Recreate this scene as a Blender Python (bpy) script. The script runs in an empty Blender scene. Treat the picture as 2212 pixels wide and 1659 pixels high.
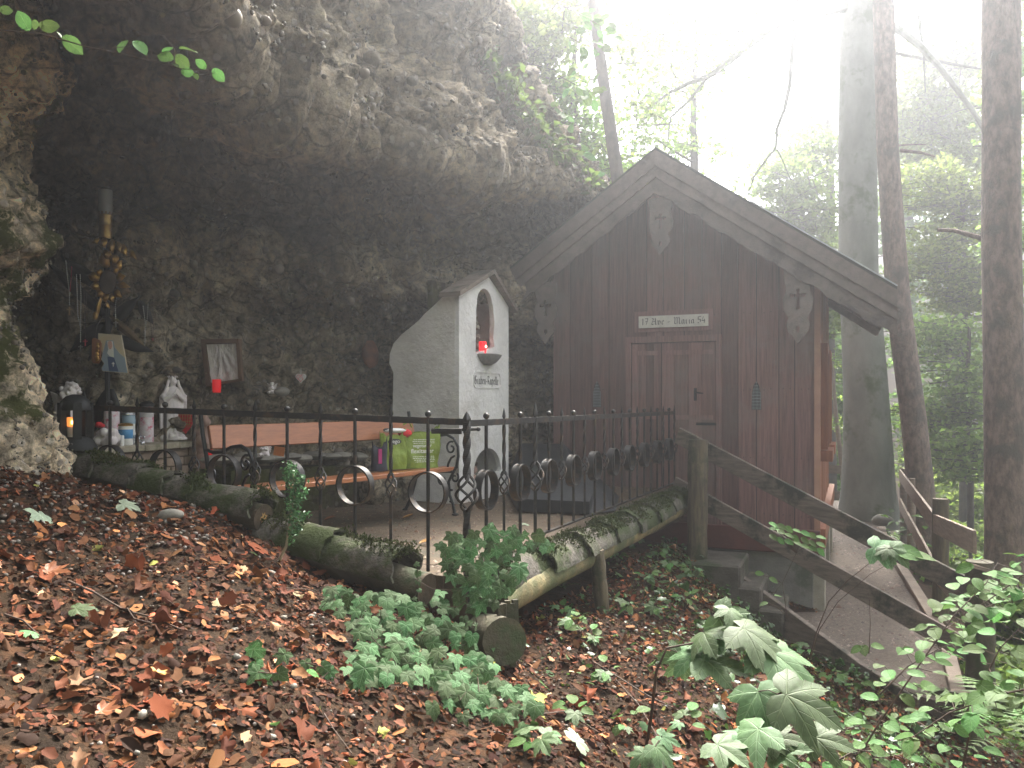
import bpy, bmesh, math, random
import numpy as np
from mathutils import Vector, Matrix, noise
random.seed(7); np.random.seed(7)
S = bpy.context.scene
COL = S.collection
# ------------------------------------------------------------------ camera, world, sun, exposure
F = 1725.0; CX = 1106.0; HZ = 865.0
cam_d = bpy.data.cameras.new("camera"); cam = bpy.data.objects.new("camera", cam_d); COL.objects.link(cam)
cam.location = (0, 0, 0); cam.rotation_euler = (math.radians(90), 0, 0)
cam_d.sensor_width = 36; cam_d.lens = 36 * F / 2212; cam_d.shift_y = (HZ - 829.5) / 2212
cam_d.clip_start = 0.05; cam_d.clip_end = 600
S.camera = cam
SUN_EL, SUN_AZ = 49.0, 21.0           # azimuth to the right of +Y
w = bpy.data.worlds.new("World"); S.world = w; w.use_nodes = True
nt = w.node_tree; bg = nt.nodes["Background"]
sky = nt.nodes.new("ShaderNodeTexSky"); sky.sky_type = 'NISHITA'; sky.sun_disc = False
sky.sun_elevation = math.radians(SUN_EL); sky.sun_rotation = math.radians(SUN_AZ)
sky.dust_density = 4.0; sky.air_density = 1.0; sky.ozone_density = 1.0
hsv = nt.nodes.new("ShaderNodeHueSaturation"); hsv.inputs["Saturation"].default_value = .2      # hazy white sky
nt.links.new(sky.outputs[0], hsv.inputs["Color"]); nt.links.new(hsv.outputs[0], bg.inputs[0]); bg.inputs[1].default_value = 0.15
sd = bpy.data.lights.new("sun", 'SUN'); so = bpy.data.objects.new("sun", sd); COL.objects.link(so)
sd.energy = 4.6; sd.angle = math.radians(10); sd.color = (1.0, 0.94, 0.85)
a, e = math.radians(SUN_AZ), math.radians(SUN_EL)
sdir = Vector((math.sin(a) * math.cos(e), math.cos(a) * math.cos(e), math.sin(e)))
so.rotation_euler = sdir.to_track_quat('Z', 'Y').to_euler()
S.view_settings.view_transform = 'Standard'; S.view_settings.look = 'None'
S.view_settings.gamma = 1; S.view_settings.exposure = 2.55; S.view_settings.use_curve_mapping = False
S.render.engine = 'CYCLES'
S.cycles.use_denoising = True; S.cycles.max_bounces = 6; S.cycles.diffuse_bounces = 3
S.cycles.transparent_max_bounces = 6; S.cycles.volume_bounces = 0; S.cycles.sample_clamp_indirect = 4
HAZE_DENS = 0.012

# ------------------------------------------------------------------ helpers
def P(px, py, Y): return Vector((Y * (px - CX) / F, Y, Y * (HZ - py) / F))
def V(*a): return Vector(a)
def link(o, parent=None):
    COL.objects.link(o)
    if parent: o.parent = parent
    return o
def tag(o, label=None, cat=None, group=None, kind=None):
    if label: o["label"] = label
    if cat: o["category"] = cat
    if group: o["group"] = group
    if kind: o["kind"] = kind
    return o
def thing(name, label, cat, group=None, loc=(0, 0, 0)):
    o = bpy.data.objects.new(name, None); o.location = loc; o.empty_display_size = .1
    link(o); return tag(o, label, cat, group)

class MB:
    def __init__(s): s.v = []; s.f = []; s.smooth = False
    def add(s, vs, fs):
        n = len(s.v); s.v += [tuple(v) for v in vs]; s.f += [tuple(i + n for i in f) for f in fs]; return s
    def box(s, c, size, rot=None, bev=0):
        c = Vector(c); sx, sy, sz = [q / 2 for q in size]
        vs = [Vector((x * sx, y * sy, z * sz)) for x in (-1, 1) for y in (-1, 1) for z in (-1, 1)]
        if rot is not None: vs = [rot @ v for v in vs]
        return s.add([c + v for v in vs], [(0, 1, 3, 2), (4, 6, 7, 5), (0, 4, 5, 1), (2, 3, 7, 6), (0, 2, 6, 4), (1, 5, 7, 3)])
    def beam(s, a, b, wd, ht, up=(0, 0, 1)):
        a, b, up = Vector(a), Vector(b), Vector(up); d = (b - a).normalized(); sd_ = d.cross(up).normalized(); u = sd_.cross(d)
        vs = []
        for p in (a, b):
            for (i, j) in ((-1, -1), (1, -1), (1, 1), (-1, 1)): vs.append(p + sd_ * wd / 2 * i + u * ht / 2 * j)
        return s.add(vs, [(3, 2, 1, 0), (4, 5, 6, 7), (0, 1, 5, 4), (1, 2, 6, 5), (2, 3, 7, 6), (3, 0, 4, 7)])
    def tube(s, pts, r, n=8, cap=True, jit=0):
        pts = [Vector(p) for p in pts]; m = len(pts)
        if not hasattr(r, '__len__'): r = [r] * m
        vs = []; prev = None
        for i, p in enumerate(pts):
            t = (pts[min(i + 1, m - 1)] - pts[max(i - 1, 0)]).normalized()
            if prev is None:
                x = t.cross(Vector((0, 0, 1)))
                if x.length < .1: x = t.cross(Vector((1, 0, 0)))
            else: x = prev - t * prev.dot(t)
            x.normalize(); y = t.cross(x); prev = x
            for k in range(n):
                an = 2 * math.pi * k / n; rr = r[i] * (1 + (random.uniform(-jit, jit) if jit else 0))
                vs.append(p + x * rr * math.cos(an) + y * rr * math.sin(an))
        fs = [(i * n + k, i * n + (k + 1) % n, (i + 1) * n + (k + 1) % n, (i + 1) * n + k) for i in range(m - 1) for k in range(n)]
        if cap: fs += [tuple(range(n - 1, -1, -1)), tuple(range((m - 1) * n, m * n))]
        return s.add(vs, fs)
    def lathe(s, c, prof, n=16, sx=1, sy=1, rot=None):
        c = Vector(c); vs = []
        for (r, z) in prof:
            for k in range(n):
                an = 2 * math.pi * k / n; v = Vector((r * sx * math.cos(an), r * sy * math.sin(an), z))
                if rot is not None: v = rot @ v
                vs.append(c + v)
        m = len(prof)
        fs = [(i * n + k, i * n + (k + 1) % n, (i + 1) * n + (k + 1) % n, (i + 1) * n + k) for i in range(m - 1) for k in range(n)]
        fs += [tuple(range(n - 1, -1, -1)), tuple(range((m - 1) * n, m * n))]
        return s.add(vs, fs)
    def ball(s, c, r, n=10, sc=(1, 1, 1), rot=None, nz=0):
        c = Vector(c); m = max(4, n // 2 + 1); vs = []
        for i in range(1, m):
            th = math.pi * i / m
            for k in range(n):
                an = 2 * math.pi * k / n
                v = Vector((math.sin(th) * math.cos(an) * sc[0], math.sin(th) * math.sin(an) * sc[1], math.cos(th) * sc[2])) * r
                if nz: v *= 1 + random.uniform(-nz, nz)
                if rot is not None: v = rot @ v
                vs.append(c + v)
        top, bot = Vector((0, 0, r * sc[2])), Vector((0, 0, -r * sc[2]))
        if rot is not None: top, bot = rot @ top, rot @ bot
        vs += [c + top, c + bot]; T = len(vs) - 2
        fs = [(i * n + k, (i + 1) * n + k, (i + 1) * n + (k + 1) % n, i * n + (k + 1) % n) for i in range(m - 2) for k in range(n)]
        fs += [(T, k, (k + 1) % n) for k in range(n)] + [(T + 1, (m - 2) * n + (k + 1) % n, (m - 2) * n + k) for k in range(n)]
        return s.add(vs, fs)
    def prism(s, poly, o, ux, uy, th):      # poly in 2D, plane o + ux*a + uy*b, thickness th along -normal
        o, ux, uy = Vector(o), Vector(ux), Vector(uy); nn = ux.cross(uy).normalized() * th
        n = len(poly); f = [o + ux * p[0] + uy * p[1] for p in poly]; b = [p - nn for p in f]
        fs = [tuple(range(n)), tuple(range(2 * n - 1, n - 1, -1))] + [(i, i + n, (i + 1) % n + n, (i + 1) % n) for i in range(n)]
        return s.add(f + b, fs)
    def mesh(s, name, m, smooth=None):
        me = bpy.data.meshes.new(name); me.from_pydata(s.v, [], s.f); me.validate(); me.update()
        if m: me.materials.append(m)
        if s.smooth if smooth is None else smooth:
            me.polygons.foreach_set("use_smooth", [True] * len(me.polygons))
            try: me.set_sharp_from_angle(angle=math.radians(40))
            except Exception: pass
        return me
    def build(s, name, m, parent=None, smooth=None, bevel=0, label=None):
        o = bpy.data.objects.new(name, s.mesh(name, m, smooth)); link(o, parent)
        if parent and parent.type == 'EMPTY': o.matrix_parent_inverse = Matrix.Translation(-Vector(parent.location))
        if bevel:
            b = o.modifiers.new("bevel", 'BEVEL'); b.width = bevel; b.segments = 1; b.limit_method = 'ANGLE'
        if label: o["label"] = label
        return o

def np_mesh(name, v, f, m, parent=None, col=None, smooth=False):
    me = bpy.data.meshes.new(name); v = np.asarray(v, dtype=np.float32); f = np.asarray(f, dtype=np.int32); k = f.shape[1]
    me.vertices.add(len(v)); me.vertices.foreach_set("co", v.ravel())
    me.loops.add(f.size); me.loops.foreach_set("vertex_index", f.ravel())
    me.polygons.add(len(f)); me.polygons.foreach_set("loop_start", np.arange(0, f.size, k, dtype=np.int32))
    try: me.polygons.foreach_set("loop_total", np.full(len(f), k, dtype=np.int32))
    except Exception: pass
    if smooth: me.polygons.foreach_set("use_smooth", np.ones(len(f), dtype=bool))
    me.update(calc_edges=True); me.validate()
    if col is not None:
        c = np.ones((len(v), 4), dtype=np.float32); c[:, :3] = col
        at = me.color_attributes.new("Col", 'FLOAT_COLOR', 'POINT'); at.data.foreach_set("color", c.ravel())
    me.materials.append(m); o = bpy.data.objects.new(name, me); link(o, parent)
    if parent and parent.type == 'EMPTY': o.matrix_parent_inverse = Matrix.Translation(-Vector(parent.location))
    return o

def curve2d(name, loops, o, ux, uy, th, m, parent=None, off=0.0):
    """flat shape with holes, standing on plane o,ux,uy ; th full thickness (centred)"""
    cu = bpy.data.curves.new(name, 'CURVE'); cu.dimensions = '2D'; cu.fill_mode = 'BOTH'; cu.extrude = th / 2
    for lp in loops:
        sp = cu.splines.new('POLY'); sp.points.add(len(lp) - 1); sp.use_cyclic_u = True
        for q, (x, y) in zip(sp.points, lp): q.co = (x, y, 0, 1)
    cu.materials.append(m)
    ux, uy = Vector(ux).normalized(), Vector(uy).normalized(); nn = ux.cross(uy).normalized()
    ob = bpy.data.objects.new(name, cu); link(ob)
    M = Matrix((ux, uy, nn)).transposed().to_4x4(); M.translation = Vector(o) + nn * off
    dg = None
    # turn into a mesh so that parts are plain meshes
    me = bpy.data.meshes.new_from_object(ob); COL.objects.unlink(ob); bpy.data.objects.remove(ob); bpy.data.curves.remove(cu)
    me.transform(M); me.name = name
    if not me.materials: me.materials.append(m)
    ob = bpy.data.objects.new(name, me); link(ob, parent)
    if parent and parent.type == 'EMPTY': ob.matrix_parent_inverse = Matrix.Translation(-Vector(parent.location))
    return ob

def copy_tree(o, M=None, label=None, group=None, parent=None):
    c = o.copy(); COL.objects.link(c)
    if parent: c.parent = parent
    if M is not None: c.matrix_world = M @ Matrix.Translation(o.location)
    if label: c["label"] = label
    if group: c["group"] = group
    for ch in list(o.children):
        d = ch.copy(); COL.objects.link(d); d.parent = c; d.matrix_parent_inverse = ch.matrix_parent_inverse
        for g in list(ch.children):
            h = g.copy(); COL.objects.link(h); h.parent = d; h.matrix_parent_inverse = g.matrix_parent_inverse
    return c

# ------------------------------------------------------------------ materials
def mat(name, c1, c2=None, scale=6, rough=.8, bump=.3, bscale=30, metal=0, spec=.4, c3=None, rnd=0, detail=6, stretch=None, s3=1.5, sss=0, dist=.02, t3=(.52, .62), rand_c=None):
    m = bpy.data.materials.new(name); m.use_nodes = True; n = m.node_tree.nodes; L = m.node_tree.links
    b = n["Principled BSDF"]; b.inputs["Roughness"].default_value = rough; b.inputs["Metallic"].default_value = metal
    b.inputs["Specular IOR Level"].default_value = spec
    tc = n.new("ShaderNodeTexCoord"); mp = n.new("ShaderNodeMapping"); L.new(tc.outputs["Object"], mp.inputs[0])
    if stretch: mp.inputs["Scale"].default_value = stretch
    c2 = c2 or tuple(x * .7 for x in c1)
    nz = n.new("ShaderNodeTexNoise"); nz.inputs["Scale"].default_value = scale; nz.inputs["Detail"].default_value = detail; nz.inputs["Roughness"].default_value = .62
    L.new(mp.outputs[0], nz.inputs["Vector"])
    r = n.new("ShaderNodeValToRGB"); r.color_ramp.elements[0].position = .36; r.color_ramp.elements[1].position = .64
    r.color_ramp.elements[0].color = (*c2, 1); r.color_ramp.elements[1].color = (*c1, 1); L.new(nz.outputs["Fac"], r.inputs[0])
    out = r.outputs[0]
    if c3:
        n3 = n.new("ShaderNodeTexNoise"); n3.inputs["Scale"].default_value = s3; n3.inputs["Detail"].default_value = 8; n3.inputs["Roughness"].default_value = .7; L.new(tc.outputs["Object"], n3.inputs["Vector"])
        r3 = n.new("ShaderNodeValToRGB"); r3.color_ramp.elements[0].position = t3[0]; r3.color_ramp.elements[1].position = t3[1]; L.new(n3.outputs["Fac"], r3.inputs[0])
        mx = n.new("ShaderNodeMix"); mx.data_type = 'RGBA'; L.new(r3.outputs[0], mx.inputs[0]); L.new(out, mx.inputs[6]); mx.inputs[7].default_value = (*c3, 1); out = mx.outputs[2]
    if rand_c:
        oi = n.new("ShaderNodeObjectInfo"); mx = n.new("ShaderNodeMix"); mx.data_type = 'RGBA'; L.new(oi.outputs["Random"], mx.inputs[0]); L.new(out, mx.inputs[6]); mx.inputs[7].default_value = (*rand_c, 1); out = mx.outputs[2]
    if rnd:
        oi = n.new("ShaderNodeObjectInfo"); hs = n.new("ShaderNodeHueSaturation"); mr = n.new("ShaderNodeMapRange")
        mr.inputs[3].default_value = 1 - rnd; mr.inputs[4].default_value = 1 + rnd; L.new(oi.outputs["Random"], mr.inputs[0]); L.new(mr.outputs[0], hs.inputs["Value"]); L.new(out, hs.inputs["Color"]); out = hs.outputs[0]
    L.new(out, b.inputs["Base Color"])
    if bump:
        nb = n.new("ShaderNodeTexNoise"); nb.inputs["Scale"].default_value = bscale; nb.inputs["Detail"].default_value = 6; nb.inputs["Roughness"].default_value = .65; L.new(mp.outputs[0], nb.inputs["Vector"])
        bp = n.new("ShaderNodeBump"); bp.inputs["Strength"].default_value = bump; bp.inputs["Distance"].default_value = dist; L.new(nb.outputs["Fac"], bp.inputs["Height"]); L.new(bp.outputs[0], b.inputs["Normal"])
    m["out"] = 1
    return m

def glass(name, col=(1, 1, 1), rough=.05, alpha=.35):
    m = bpy.data.materials.new(name); m.use_nodes = True; b = m.node_tree.nodes["Principled BSDF"]
    b.inputs["Base Color"].default_value = (*col, 1); b.inputs["Roughness"].default_value = rough; b.inputs["Transmission Weight"].default_value = 1 - alpha
    b.inputs["IOR"].default_value = 1.2
    return m
def emit(name, col, st, base=None):
    m = bpy.data.materials.new(name); m.use_nodes = True; b = m.node_tree.nodes["Principled BSDF"]
    b.inputs["Base Color"].default_value = (*(base or col), 1); b.inputs["Emission Color"].default_value = (*col, 1); b.inputs["Emission Strength"].default_value = st
    b.inputs["Roughness"].default_value = .4
    return m
def leafmat(name, col=None, trans=.45, rough=.45, attr=False, rnd=.25, hue=.02, spec=.4, vein=None, ribs=None, ribc=None, ribw=.012):
    m = bpy.data.materials.new(name); m.use_nodes = True; n = m.node_tree.nodes; L = m.node_tree.links; b = n["Principled BSDF"]; out = n["Material Output"]
    b.inputs["Roughness"].default_value = rough; b.inputs["Specular IOR Level"].default_value = spec
    if attr:
        c = n.new("ShaderNodeVertexColor"); c.layer_name = "Col"; src = c.outputs[0]
    else:
        c = n.new("ShaderNodeRGB"); c.outputs[0].default_value = (*col, 1); src = c.outputs[0]
    if vein:
        tc = n.new("ShaderNodeTexCoord"); nz = n.new("ShaderNodeTexNoise"); nz.inputs["Scale"].default_value = 9; nz.inputs["Detail"].default_value = 5; L.new(tc.outputs["Object"], nz.inputs[0])
        r = n.new("ShaderNodeValToRGB"); r.color_ramp.elements[0].position = .4; r.color_ramp.elements[1].position = .65; L.new(nz.outputs[0], r.inputs[0])
        mx = n.new("ShaderNodeMix"); mx.data_type = 'RGBA'; L.new(r.outputs[0], mx.inputs[0]); L.new(src, mx.inputs[6]); mx.inputs[7].default_value = (*vein, 1); src = mx.outputs[2]
    if ribs:
        tc = n.new("ShaderNodeTexCoord"); prev = None
        def vm(op, a_, b_):
            q = n.new("ShaderNodeVectorMath"); q.operation = op
            for s_, i in ((a_, 0), (b_, 1)):
                if s_ is None: continue
                if isinstance(s_, tuple): q.inputs[i].default_value = s_
                else: L.new(s_, q.inputs[i])
            return q.outputs["Value"]
        def mt(op, a_, b_=None):
            q = n.new("ShaderNodeMath"); q.operation = op
            for s_, i in ((a_, 0), (b_, 1)):
                if s_ is None: continue
                if isinstance(s_, (int, float)): q.inputs[i].default_value = s_
                else: L.new(s_, q.inputs[i])
            return q.outputs[0]
        lines = [(0, 0, r_) for r_ in ribs]
        for r_ in ribs:                      # side veins branching from each main rib
            for f_ in (.3, .5, .7):
                for sg in (-1, 1): lines.append((f_ * math.sin(math.radians(r_)), f_ * math.cos(math.radians(r_)), r_ + sg * 42))
        for (ox, oy, r_) in lines:
            an = math.radians(r_); c_, s_ = math.cos(an), math.sin(an); main = (ox, oy) == (0, 0)
            sb = n.new("ShaderNodeVectorMath"); sb.operation = 'SUBTRACT'; L.new(tc.outputs["Object"], sb.inputs[0]); sb.inputs[1].default_value = (ox, oy, 0)
            d = mt('ABSOLUTE', vm('DOT_PRODUCT', sb.outputs[0], (c_, -s_, 0))); al = vm('DOT_PRODUCT', sb.outputs[0], (s_, c_, 0))
            pen = mt('LESS_THAN', al, 0.0); d = mt('ADD', d, pen)
            if not main: d = mt('ADD', mt('MULTIPLY', d, 2.2), mt('GREATER_THAN', al, .35))
            prev = d if prev is None else mt('MINIMUM', prev, d)
        rr = n.new("ShaderNodeMapRange"); rr.inputs[1].default_value = ribw * .5; rr.inputs[2].default_value = ribw * 1.6; rr.inputs[3].default_value = 1; rr.inputs[4].default_value = 0; L.new(prev, rr.inputs[0])
        mx = n.new("ShaderNodeMix"); mx.data_type = 'RGBA'; L.new(rr.outputs[0], mx.inputs[0]); L.new(src, mx.inputs[6]); mx.inputs[7].default_value = (*ribc, 1); src = mx.outputs[2]
        bp = n.new("ShaderNodeBump"); bp.inputs["Strength"].default_value = .6; bp.inputs["Distance"].default_value = .004; bp.invert = True; L.new(rr.outputs[0], bp.inputs["Height"]); L.new(bp.outputs[0], b.inputs["Normal"])
    oi = n.new("ShaderNodeObjectInfo"); hs = n.new("ShaderNodeHueSaturation"); mr = n.new("ShaderNodeMapRange")
    mr.inputs[3].default_value = 1 - rnd; mr.inputs[4].default_value = 1 + rnd; L.new(oi.outputs["Random"], mr.inputs[0]); L.new(mr.outputs[0], hs.inputs["Value"])
    mh = n.new("ShaderNodeMapRange"); mh.inputs[3].default_value = .5 - hue; mh.inputs[4].default_value = .5 + hue; L.new(oi.outputs["Random"], mh.inputs[0]); L.new(mh.outputs[0], hs.inputs["Hue"])
    L.new(src, hs.inputs["Color"]); L.new(hs.outputs[0], b.inputs["Base Color"])
    tr = n.new("ShaderNodeBsdfTranslucent"); L.new(hs.outputs[0], tr.inputs[0]); ms = n.new("ShaderNodeMixShader"); ms.inputs[0].default_value = trans
    L.new(b.outputs[0], ms.inputs[1]); L.new(tr.outputs[0], ms.inputs[2]); L.new(ms.outputs[0], out.inputs[0])
    return m

def rockmat(name, tint=1.0, moss=.0, moss_z=None):
    m = bpy.data.materials.new(name); m.use_nodes = True; n = m.node_tree.nodes; L = m.node_tree.links; b = n["Principled BSDF"]
    b.inputs["Roughness"].default_value = .92; b.inputs["Specular IOR Level"].default_value = .2
    tc = n.new("ShaderNodeTexCoord").outputs["Object"]
    def nz(sc, d=6, r=.6):
        q = n.new("ShaderNodeTexNoise"); q.inputs["Scale"].default_value = sc; q.inputs["Detail"].default_value = d; q.inputs["Roughness"].default_value = r; L.new(tc, q.inputs["Vector"]); return q.outputs["Fac"]
    def ramp(src, st):
        r = n.new("ShaderNodeValToRGB"); e = r.color_ramp.elements
        while len(e) < len(st): e.new(.5)
        for q, (p, c) in zip(e, st): q.position = p; q.color = (*[x * tint for x in c], 1)
        L.new(src, r.inputs[0]); return r.outputs[0]
    def mix(f, A, B, mode='MIX'):
        q = n.new("ShaderNodeMix"); q.data_type = 'RGBA'; q.blend_type = mode
        if isinstance(f, float): q.inputs[0].default_value = f
        else: L.new(f, q.inputs[0])
        for s_, i in ((A, 6), (B, 7)):
            if isinstance(s_, tuple): q.inputs[i].default_value = (*s_, 1)
            else: L.new(s_, q.inputs[i])
        return q.outputs[2]
    base = ramp(nz(1.3, 8, .7), [(.34, (.065, .057, .043)), (.5, (.15, .125, .09)), (.66, (.26, .23, .175))])
    fine = ramp(nz(14, 8, .75), [(.38, (.30, .30, .30)), (.62, (1.35, 1.3, 1.25))])
    c = mix(1.0, base, fine, 'MULTIPLY')
    vo = n.new("ShaderNodeTexVoronoi"); vo.inputs["Scale"].default_value = 16; vo.inputs["Randomness"].default_value = 1; L.new(tc, vo.inputs["Vector"])
    vr = n.new("ShaderNodeValToRGB"); vr.color_ramp.elements[0].position = .28; vr.color_ramp.elements[1].position = .42; vr.color_ramp.elements[0].color = (1, 1, 1, 1); vr.color_ramp.elements[1].color = (0, 0, 0, 1); L.new(vo.outputs["Distance"], vr.inputs[0])
    sep = n.new("ShaderNodeSeparateColor"); L.new(vo.outputs["Color"], sep.inputs[0])
    gt = n.new("ShaderNodeMath"); gt.operation = 'GREATER_THAN'; gt.inputs[1].default_value = .62; L.new(sep.outputs[0], gt.inputs[0])
    mu = n.new("ShaderNodeMath"); mu.operation = 'MULTIPLY'; L.new(gt.outputs[0], mu.inputs[0]); L.new(vr.outputs[0], mu.inputs[1])
    mu2 = n.new("ShaderNodeMath"); mu2.operation = 'MULTIPLY'; L.new(mu.outputs[0], mu2.inputs[0]); mu2.inputs[1].default_value = .75
    peb = ramp(sep.outputs[1], [(.1, (.07, .06, .05)), (.5, (.17, .15, .13)), (.9, (.30, .27, .23))])
    c = mix(mu2.outputs[0], c, peb)
    dn = n.new("ShaderNodeTexNoise"); dn.inputs["Scale"].default_value = 3; L.new(tc, dn.inputs["Vector"])
    va = n.new("ShaderNodeVectorMath"); va.operation = 'MULTIPLY_ADD'; L.new(dn.outputs["Color"], va.inputs[0]); va.inputs[1].default_value = (.5, .5, .5); L.new(tc, va.inputs[2])
    mpz = n.new("ShaderNodeMapping"); mpz.inputs["Scale"].default_value = (1, 1, 2.2); L.new(va.outputs[0], mpz.inputs[0])
    ve = n.new("ShaderNodeTexVoronoi"); ve.feature = 'DISTANCE_TO_EDGE'; ve.inputs["Scale"].default_value = 1.7; L.new(mpz.outputs[0], ve.inputs["Vector"])
    cr = n.new("ShaderNodeValToRGB"); cr.color_ramp.elements[0].position = .0; cr.color_ramp.elements[1].position = .05; cr.color_ramp.elements[0].color = (.35, .33, .3, 1); L.new(ve.outputs["Distance"], cr.inputs[0])
    c = mix(1.0, c, cr.outputs[0], 'MULTIPLY')
    stn = ramp(nz(.55, 5, .6), [(.42, (.68, .68, .68)), (.6, (1, 1, 1))])
    c = mix(1.0, c, stn, 'MULTIPLY')
    if moss:
        mf = ramp(nz(2.1, 8, .75), [(.5 - moss * .3, (0, 0, 0)), (.62 - moss * .3, (1, 1, 1))])
        c = mix(mf, c, (.075, .08, .022))
    L.new(c, b.inputs["Base Color"])
    ad = n.new("ShaderNodeMath"); ad.operation = 'MULTIPLY_ADD'; L.new(mu.outputs[0], ad.inputs[0]); ad.inputs[1].default_value = .35; L.new(nz(24, 8, .8), ad.inputs[2])
    bp = n.new("ShaderNodeBump"); bp.inputs["Strength"].default_value = 1.0; bp.inputs["Distance"].default_value = .055; L.new(ad.outputs[0], bp.inputs["Height"]); L.new(bp.outputs[0], b.inputs["Normal"])
    return m

M = {}
M['rock'] = rockmat("conglomerate_rock", 1.4)
M['rock_pillar'] = rockmat("mossy_conglomerate", 1.9, .03)
M['rock_wall'] = rockmat("cave_back_rock", 1.0, .25)
M['soil'] = mat("forest_soil", (.04, .025, .015), (.018, .012, .008), 9, .95, .8, 40, c3=(.07, .035, .018), s3=7, spec=.08)
M['forest_floor'] = M['soil']
M['terrace'] = mat("gravelly_earth", (.12, .085, .05), (.07, .05, .032), 14, .9, .5, 90, c3=(.05, .05, .03), s3=1.6, dist=.01)
M['path'] = mat("wet_gravel", (.17, .135, .105), (.095, .075, .06), 30, .8, 1.0, 70, spec=.25, c3=(.10, .075, .055), s3=1.3, dist=.012)
M['concrete'] = mat("foundation_concrete", (.24, .23, .2), (.16, .15, .135), 5, .9, .3, 60, c3=(.10, .11, .08), s3=2)
M['iron'] = mat("wrought_iron", (.04, .037, .034), (.02, .02, .02), 25, .5, .35, 60, metal=.6, spec=.5, c3=(.085, .055, .033), s3=9, dist=.004)
M['castiron'] = mat("black_cast_iron", (.014, .015, .016), (.008, .008, .009), 20, .3, .15, 50, metal=.3, spec=.5)
M['redwood'] = mat("red_brown_stained_planks", (.21, .112, .10), (.125, .068, .062), 4, .75, .5, 18, stretch=(11, 11, .6), rnd=.3, c3=(.17, .13, .118), s3=1.3, t3=(.48, .68), dist=.01)
M['redside'] = mat("red_brown_side_boards", (.30, .115, .055), (.20, .075, .04), 3, .55, .2, 14, stretch=(9, 9, .9), rnd=.15, dist=.008)
M['barge'] = mat("weathered_barge_board", (.18, .145, .125), (.12, .097, .085), 4, .75, .3, 20, stretch=(3, 3, 3), rnd=.12, c3=(.075, .06, .055), s3=3)
M['roofing'] = mat("roofing_felt", (.07, .07, .07), (.04, .045, .035), 8, .85, .4, 60, c3=(.06, .07, .02), s3=4)
M['metaledge'] = mat("zinc_edge", (.55, .57, .6), (.4, .42, .45), 8, .35, .05, 40, metal=.8)
M['white'] = mat("white_lime_plaster", (.76, .74, .71), (.62, .6, .57), 3.5, .88, .7, 16, c3=(.5, .47, .42), s3=1.7, dist=.03, t3=(.54, .72))
M['orangewood'] = mat("varnished_bench_wood", (.36, .135, .05), (.25, .085, .03), 4, .38, .1, 40, stretch=(2, 2, 14), rnd=.12, spec=.5)
M['greywood'] = mat("weathered_grey_board", (.22, .175, .14), (.12, .096, .076), 4, .8, .4, 26, stretch=(1.2, 1.2, 9), rnd=.12, c3=(.05, .05, .035), s3=3)
M['palewood'] = mat("pale_weathered_rail", (.26, .2, .15), (.17, .13, .1), 4, .75, .35, 26, stretch=(1.2, 1.2, 9), rnd=.12)
M['post'] = mat("round_post_wood", (.16, .125, .075), (.075, .06, .042), 4, .85, .5, 26, stretch=(9, 9, 1), c3=(.05, .055, .025), s3=3)
M['yellowlog'] = mat("debarked_yellow_log", (.28, .215, .095), (.15, .115, .055), 5, .75, .5, 30, stretch=(2, 2, 2), c3=(.085, .095, .035), s3=2.2, t3=(.46, .6))
M['darklog'] = mat("dark_wet_log", (.10, .085, .05), (.05, .043, .028), 5, .8, .6, 26, c3=(.04, .055, .02), s3=3)
M['logend'] = mat("sawn_log_end", (.085, .06, .035), (.05, .036, .022), 9, .85, .4, 40)
M['heart'] = mat("yellow_heartwood", (.42, .26, .09), (.30, .17, .06), 30, .7, .3, 40)
M['tile'] = mat("mossy_cement_tile", (.16, .14, .115), (.07, .063, .05), 16, .95, 1.0, 38, c3=(.04, .055, .012), s3=3.2, rnd=.15, t3=(.45, .56))
M['moss'] = mat("moss", (.075, .10, .015), (.035, .05, .008), 26, .95, 1, 90, c3=(.09, .085, .02), s3=9, dist=.03)
M['rockstone'] = mat("embedded_cobble", (.17, .15, .115), (.09, .08, .06), 14, .9, .8, 30, rnd=.3, c3=(.12, .10, .07), s3=5)
M['stone'] = mat("field_stone", (.26, .24, .2), (.16, .15, .125), 8, .85, .4, 40, rnd=.3)
M['brick'] = mat("tan_brick", (.30, .225, .165), (.22, .16, .115), 9, .88, .5, 50, rnd=.2)
M['slab'] = mat("pale_stone_slab", (.36, .32, .24), (.24, .21, .15), 7, .85, .5, 40, c3=(.16, .15, .09), s3=4)
M['plaster'] = mat("white_figurine_plaster", (.72, .66, .64), (.6, .55, .53), 9, .75, .2, 40)
M['pinkstone'] = mat("pale_pink_weathered_stone", (.40, .27, .22), (.28, .18, .14), 8, .85, .4, 30)
M['gold'] = mat("aged_gold_leaf_metal", (.55, .33, .09), (.30, .17, .05), 12, .35, .2, 30, metal=.75)
M['brass'] = mat("aged_brass", (.45, .30, .12), (.28, .18, .07), 14, .3, .1, 30, metal=.9)
M['bronze'] = mat("dull_bronze_leaf", (.20, .14, .08), (.12, .085, .05), 12, .5, .2, 30, metal=.5)
M['black'] = mat("matte_black_metal", (.012, .013, .013), (.006, .007, .007), 10, .6, .2, 30)
M['darkwedge'] = mat("dark_wedge_surface", (.02, .022, .024), (.012, .014, .016), 4, .55, .2, 14)
M['red'] = emit("glowing_red_candle_plastic", (.7, .004, .008), .07, (.5, .008, .012))  # faint glow put into the red plastic, though no flame burns inside
M['redlit'] = emit("lit_red_candle_plastic", (1, .01, .015), .45, (.6, .01, .015))
M['flame'] = emit("candle_flame", (1, .35, .25), 7)
M['flame2'] = emit("candle_flame_warm", (1, .42, .1), 3)
M['wax'] = mat("white_wax", (.75, .73, .68), (.68, .66, .6), 4, .5, .05, 20)
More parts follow.
